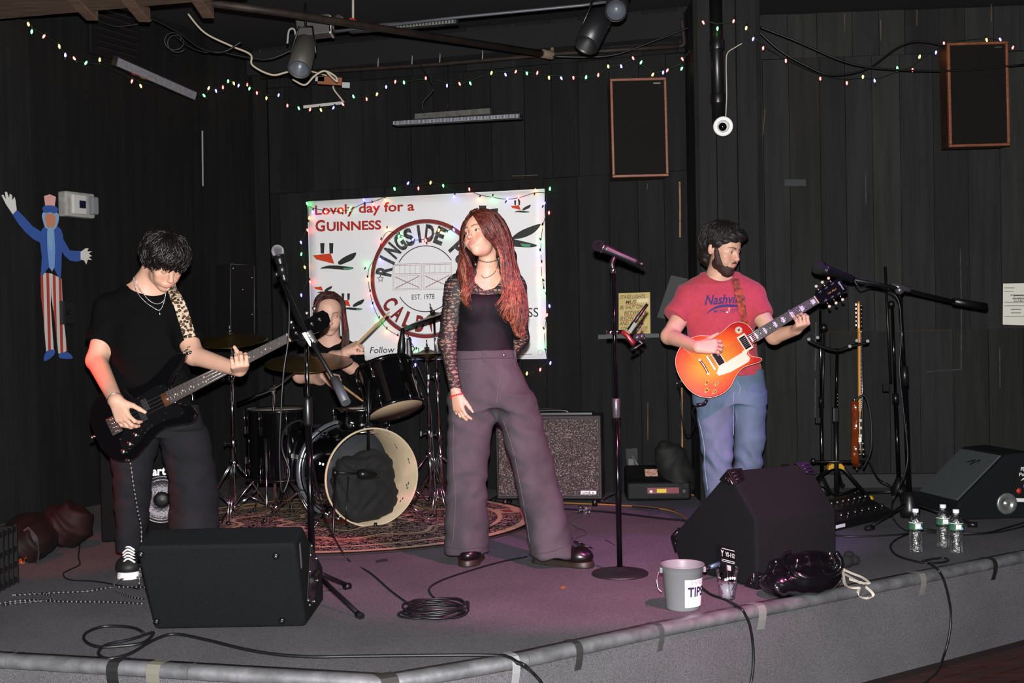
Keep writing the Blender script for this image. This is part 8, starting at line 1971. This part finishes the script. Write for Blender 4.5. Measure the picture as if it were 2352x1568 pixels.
for L_ in ([(1935, 1307, .04), (1955, 1316, .03), (1980, 1326, .02), (1996, 1339, .01), (1975, 1337, .008), (1950, 1330, .02)], [(1940, 1318, .02), (1960, 1330, .015), (1985, 1345, .0), (2006, 1366, -.03), (1990, 1374, -.05), (1970, 1366, -.03), (1975, 1350, .008)], [(1936, 1305, .03), (1940, 1340, .006), (1955, 1349, .006), (1975, 1350, .008)]):
    ob('ribbon_tie', MB().ribbon(cr([G(u, v, z) for u, v, z in L_], 6), (0, -.5, 1), .013, .002), m_crs, hbt)
# effects pedalboard
pdl = thing('pedalboard', 'black multi effects pedalboard with rows of chrome switches on the right floor', 'pedalboard', P(1965, 1200, 6.1)); pn_ = [G(1900, 1202, .06), G(2020, 1156, .11), G(2052, 1185, .05), G(1935, 1214, .05)]
pa, pb2 = G(1905, 1225), G(2050, 1190); dxp = (pb2 - pa).normalized(); dyp = V((-dxp.y, dxp.x, 0)); W1 = (pb2 - pa).length
prf2 = [(0, .005), (0, .05), (.20, .12), (.24, .12), (.24, .005)]
ob('case', MB().prism([pa + dyp * a + UPZ * z for a, z in prf2], dxp * W1), m_blackmetal, pdl, bevel=.004)
tn_ = (dyp * .20 + UPZ * .07).normalized(); tu = dxp.cross(tn_).normalized()
pt_ = lambda a, b, o=.004: pa + UPZ * .05 + dxp * a + tn_ * b + tu * o
for k in range(9): ob('foot_switch', MB().lathe([(.010, 0), (.010, .006), (.007, .008), (.007, .016), (0, .017)], pt_(.04 + k * (W1 - .08) / 8, .045), tu, 12), m_chrome, pdl)
for k in range(11): ob('knob', MB().lathe([(.007, 0), (.006, .012), (0, .012)], pt_(.03 + k * (W1 - .06) / 10, .165), tu, 10), m_metal, pdl)
for a, b_, w_, h_, c in ((.10, .10, .07, .035, '#a81c1c'), (.22, .10, .05, .02, '#16181c'), (.02, .11, .02, .02, '#c02020')):
    ob('screen_patch', MB().prism([pt_(a, b_), pt_(a + w_, b_), pt_(a + w_, b_ + h_), pt_(a, b_ + h_)], tu * .002), mat('patch_' + c, c, .4), pdl)
ob('white_tape', MB().prism([pa - dyp * .001 + dxp * .06 + UPZ * .018, pa - dyp * .001 + dxp * .15 + UPZ * .018, pa - dyp * .001 + dxp * .15 + UPZ * .036, pa - dyp * .001 + dxp * .06 + UPZ * .036], -dyp * .001), m_wl, pdl)
# black gear bag with printed panel, red strip and folded coat behind
gb_ = thing('gear_bag', 'black equipment case with red panel and yellow sticker by the pillar', 'bag', P(1510, 1150, 6.85)); gp = G(1440, 1152), G(1588, 1150); gxv = (gp[1] - gp[0]).normalized(); gyv = V((-gxv.y, gxv.x, 0)); GW = (gp[1] - gp[0]).length
ob('case', MB().prism([gp[0] + gyv * a + UPZ * z for a, z in ((.0, .004), (0, .12), (.06, .14), (.16, .21), (.26, .20), (.28, .004))], gxv * GW), mat('black_case', '#08080a', .6, spec=.25), gb_, bevel=.018, seg=4)
gf = lambda a, z: gp[0] + gxv * a + UPZ * z - gyv * .002
ob('red_panel', MB().prism([gf(.13, .05), gf(.33, .05), gf(.33, .088), gf(.13, .088)], -gyv * .004), mat('dark_red_panel', '#6e1828', .4), gb_)
ob('yellow_sticker', MB().prism([gf(.19, .056), gf(.25, .056), gf(.25, .080), gf(.19, .080)], -gyv * .006), mat('yellow_sticker', '#c9b414', .5), gb_); ob('white_sticker', MB().prism([gf(.145, .056), gf(.162, .056), gf(.162, .072), gf(.145, .072)], -gyv * .006), m_wl, gb_)
ob('round_cap', MB().lathe([(.022, 0), (.020, .006), (0, .006)], gf(.365, .06), -gyv, 18), mat('dark_grey_cap', '#2a2a2c', .5), gb_)
pz = [gp[0] + gyv * .075 + gxv * .125 + UPZ * .150, gp[0] + gyv * .075 + gxv * .205 + UPZ * .150, gp[0] + gyv * .125 + gxv * .205 + UPZ * .187, gp[0] + gyv * .125 + gxv * .125 + UPZ * .187]
ob('paper_label', MB().prism(pz, V((0, -.002, .003))), mat('orange_white_label', '#b9a69e', .6, var=(70, .3), col2='#a8583c'), gb_)
Sb = SDF((.70, 6.95, .0), (1.35, 7.5, .50), .009); cb = P(1545, 1080, 7.15)
Sb.ell(V((cb.x + .07, 7.40, .13)), (.11, .09, .13), .04); Sb.ell(V((cb.x + .03, 7.43, .25)), (.11, .07, .10), .05); Sb.ell(V((cb.x - .01, 7.43, .32)), (.05, .05, .06), .04); Sb.F = np.maximum(Sb.F, .004 - Sb.ax[2][None, None, :].astype(np.float32))
tag(sdf_ob('backpack', Sb, mat('dark_nylon', '#0a0a09', .75, var=(20, .4)), None, disp=fold_disp(.010, 1.0, 5)), 'crumpled black backpack slumped against the wall behind the gear case', 'bag')
Sb = SDF((1.55, 7.1, .0), (2.1, 7.6, .35), .009); cb = P(1795, 1090, 7.3); Sb.ell(V((cb.x, 7.3, .08)), (.16, .12, .10), .04); Sb.ell(V((cb.x + .02, 7.3, .16)), (.06, .06, .06), .05); Sb.F = np.maximum(Sb.F, .004 - Sb.ax[2][None, None, :].astype(np.float32))
tag(sdf_ob('jacket', Sb, mat('dark_nylon', '#0a0a09', .75, var=(20, .4)), None, disp=fold_disp(.012, 1.5, 8)), 'small heap of dark clothing on the floor behind the right monitor', 'clothing')
# red and black bag at far left with orange print, and milk crate
rb = G(75, 1290); Sb = SDF((rb.x - .30, 5.0, .0), (rb.x + .28, 6.2, .42), .008)
Sb.ell(V((rb.x - .05, rb.y + .05, .09)), (.14, .16, .10), .04); Sb.ell(V((rb.x + .03, rb.y + .38, .12)), (.13, .13, .12), .05); Sb.ell(V((rb.x - .10, rb.y + .2, .12)), (.10, .2, .10), .05); Sb.F = np.maximum(Sb.F, .004 - Sb.ax[2][None, None, :].astype(np.float32))
rbt = thing('duffel_bag', 'dark red and black soft bag with orange lettering at the left edge', 'bag', (rb.x, rb.y, 0)); o_, bvr = sdf_ob('shell', Sb, mat('dark_red_nylon', '#1d090a', .7, var=(5, .7), col2='#090708', spec=.25), rbt, disp=fold_disp(.013, 1.0, 3), keep=True)
raw = text_mb('DURY', 1, lambda a, b_, c=0: V((a, b_, 0)), .05, .2); xs = [v.x for v in raw.v]
pp, nn = drape(bvr, [(29 + 32 * (v.x - min(xs)) / (max(xs) - min(xs)), 1298 - 6 * (v.x - min(xs)) / (max(xs) - min(xs)) - v.y / .7 * 13) for v in raw.v], .003, rb.y)
ob('lettering', MB().add(pp, raw.f), mat('orange_print_bag', '#c0501c', .6), rbt); pp, nn = drape(bvr, [(60, 1215), (80, 1240), (88, 1270), (82, 1300)], .004, rb.y); ob('strap', MB().ribbon(cr(pp, 5), nn[0], .03, .004), mat('grey_webbing', '#1d1a1c', .7), rbt)
mcx = thing('milk_crate', 'black plastic lattice crate cut by the left edge of the frame', 'crate', G(-10, 1385)); c0 = G(31, 1378); cw_ = .34; cr_m = mat('black_crate_plastic', '#111214', .4)
o = V((c0.x - cw_ - .13, c0.y, 0)); Hc = .27
for z in (.02, .09, .16, .25): ob('rail', MB().box(o + V((cw_ / 2, .0, z)), (cw_, .012, .022)).box(o + V((cw_, cw_ / 2, z)), (.012, cw_, .022)).box(o + V((cw_ / 2, cw_, z)), (cw_, .012, .022)).box(o + V((0, cw_ / 2, z)), (.012, cw_, .022)), cr_m, mcx)
for k in range(8):
    a = k / 7 * cw_
    ob('slat', MB().box(o + V((a, .0, Hc / 2)), (.012, .014, Hc)), cr_m, mcx); ob('slat', MB().box(o + V((cw_, a, Hc / 2)), (.014, .012, Hc)), cr_m, mcx)
ob('base', MB().box(o + V((cw_ / 2, cw_ / 2, .012)), (cw_, cw_, .02)), cr_m, mcx)

# ------------------------------------------------------------ cables on the floor
def cable(pts, r, label, m=None, z=None, name='floor_cable'):
    z = r if z is None else z
    return tag(ob(name, MB().tube(cr([G(u, v, z) for u, v in pts], 6), r, 7), m or m_bc), label, 'cable')
cable([(330, 1452), (300, 1440), (240, 1438), (200, 1452), (194, 1470), (225, 1485), (280, 1483), (330, 1475), (352, 1452), (300, 1468), (245, 1480), (226, 1500), (250, 1512), (300, 1500), (352, 1470), (400, 1456), (470, 1468), (560, 1490), (640, 1503), (720, 1508), (800, 1507), (950, 1505), (1100, 1504), (1165, 1508), (1190, 1522)], .006, 'thick black cable looping under the left monitor and along the front edge')
for i, pts in enumerate(([(0, 1385), (60, 1378), (150, 1381), (250, 1382), (330, 1386)], [(30, 1366), (80, 1362), (120, 1368), (110, 1378), (40, 1384), (5, 1390)])):
    rope('braided_cable', [G(u, v, .006) for u, v in pts], ('black and white braided cable lying lowest at the left floor edge', 'black and white braided cable doubled back beside the crate')[i])
rope('braided_cable', [G(u, v, .006) for u, v in [(35, 1366), (120, 1361), (200, 1357), (260, 1348), (330, 1348), (390, 1350)]], 'black and white braided cable running from the crate toward the monitor')
rope('braided_cable', [G(u, v, .010) for u, v in [(318, 1325), (285, 1328), (262, 1340), (270, 1358), (300, 1370), (330, 1375)]], 'small loop of black and white braided cable at the sneaker')
cable([(185, 1125), (180, 1165), (176, 1225), (183, 1250), (180, 1278), (183, 1296), (160, 1308), (145, 1318), (160, 1331), (220, 1335), (280, 1345), (320, 1352)], .0035, 'thin black cable wandering over the floor below the left wall')
cable([(1210, 1278), (1150, 1290), (1080, 1310), (1020, 1330), (988, 1348), (990, 1365), (1012, 1385), (1012, 1395)], .0042, 'black cable from the singers boot to the coil')
ccl = thing('cable_coil', 'coiled pile of black cable on the floor left of the round stand', 'cable', G(1000, 1410)); cc0 = G(1003, 1410, 0)
for k in range(7):
    rr_ = .105 + .006 * (k % 3); ox, oy = .012 * math.sin(k * 2.1), .012 * math.cos(k * 1.7); pts = [cc0 + V((ox + rr_ * 1.05 * math.cos(a), oy + rr_ * math.sin(a), .006 + .006 * k + .004 * math.sin(a * 3 + k))) for a in np.linspace(0, 2 * PI, 33)[:-1]]
    ob('loop', MB().tube(pts, .0042, 6, closed=True), m_bc, ccl)
ob('loose_loop', MB().tube([cc0 + V((-.06 + .09 * math.cos(a), -.02 + .07 * math.sin(a), .008)) for a in np.linspace(0, 2 * PI, 33)[:-1]], .0042, 6, closed=True), m_bc, ccl); ob('plug', MB().cyl(cc0 + V((.11, -.04, .03)), cc0 + V((.12, .03, .034)), .011, n=12), m_plastic, ccl)
rope('braided_cable', [G(u, v, .006) for u, v in [(1190, 1215), (1235, 1205), (1290, 1190), (1318, 1175), (1340, 1180), (1310, 1195), (1325, 1210), (1350, 1222), (1320, 1235), (1300, 1240), (1330, 1250), (1352, 1256)]], 'black and white braided cable tangled behind the singers right boot')
tag(ob('guitar_plug', MB().cyl(G(1320, 1244, .02), G(1345, 1254, .02), .009, n=10).cyl(G(1345, 1254, .02), G(1362, 1259, .018), .0045, n=8), m_chrome), 'chrome jack plug lying beside the singers boot', 'plug')
m_oc = mat('orange_cord', '#8a5a22', .6)
cable([(1282, 1154), (1380, 1158), (1470, 1163), (1530, 1170), (1560, 1180), (1578, 1195), (1600, 1215)], .005, 'orange brown extension cord crossing the floor behind the centre stand', m_oc)
cable([(1385, 1125), (1420, 1122), (1445, 1118)], .005, 'short orange cord by the gear case', m_oc); cable([(1588, 1136), (1620, 1138), (1650, 1136)], .006, 'yellow cord end behind the right monitor', m_oc)
cable([(1290, 1168), (1400, 1176), (1500, 1188), (1590, 1197)], .006, 'black cable lying parallel below the orange cord'); cable([(1370, 1152), (1450, 1162), (1560, 1172)], .004, 'thin dark cable above the orange cord')
cable([(1395, 1120), (1410, 1128), (1425, 1118), (1440, 1124), (1400, 1140), (1385, 1150)], .005, 'short tangle of black cable between amp and gear case')
clp = P(1339, 1152, 6.9); clo = MB(); rnd_ = random.Random(3)
for k in range(14): clo.sph(V((clp.x, 6.85, .03)) + V((rnd_.uniform(-.045, .045), rnd_.uniform(-.02, .02), rnd_.uniform(-.015, .02))), rnd_.uniform(.008, .016), 7, 5)
tag(ob('plastic_wrap', clo, m_pet), 'small crumpled clear plastic wrapper on the orange cord', 'wrapper')
cable([(1902, 1227), (1960, 1232), (2060, 1228), (2110, 1222), (2200, 1228), (2290, 1222), (2352, 1208)], .005, 'black cable running along the floor past the bottles')
cable([(2352, 1200), (2310, 1212), (2260, 1224), (2180, 1222), (2120, 1215), (2090, 1225), (2060, 1238), (2045, 1255), (2060, 1275), (2100, 1288), (2135, 1293), (2170, 1290), (2178, 1284), (2160, 1281), (2120, 1287)], .0055, 'black cable looping in front of the bottles')
tag(ob('speaker_cable', MB().tube(cr([G(2120, 1288, .006), G(2142, 1298, .006), G(2154, 1308, .014), RS(2166, 1328, 5, .028), RS(2176, 1360, 5, .024), RS(2184, 1410, 5), RS(2180, 1460, 5), RS(2168, 1505, 5), G(2150, 1545, -.402), G(2110, 1578, -.402)], 6), .0058, 7), m_bc), 'thick black cable dropping over the stage edge at the right', 'cable')
cable([(1905, 1225), (1890, 1210), (1905, 1195)], .004, 'short patch cable beside the pedalboard'); cable([(1850, 1175), (1880, 1172), (1910, 1176), (1900, 1184), (1868, 1182)], .004, 'yellowish cable loop behind the right monitor', m_oc)
cable([(1000, 1130), (1020, 1145), (1015, 1160)], .004, 'short cable at the drum stands')
cable([(1050, 1160), (1120, 1150), (1150, 1135), (1175, 1148), (1160, 1165), (1135, 1160), (1145, 1140), (1170, 1138)], .005, 'black cable tangle between the singers legs by the amp')
cable([(1250, 1300), (1252, 1296)], .003, 'tiny dark scrap of cable near the right boot'); tag(ob('leaf_scrap', MB().prism([G(1286, 1350, .002), G(1293, 1346, .002), G(1300, 1349, .002), G(1292, 1353, .002)], (0, 0, .002)), mat('scrap_tan', '#8a5a2a', .8)), 'tiny orange brown scrap lying on the carpet', 'scrap')

tag(ob('floor_cable', MB().tube(cr([G(1186, 1519, .006), G(1205, 1527, .012), RS(1222, 1543, 3, .026), RS(1242, 1565, 3, .022), RS(1262, 1600, 3)], 6), .006, 7), m_bc), 'end of the thick black cable dropping over the stage edge near the corner', 'cable')
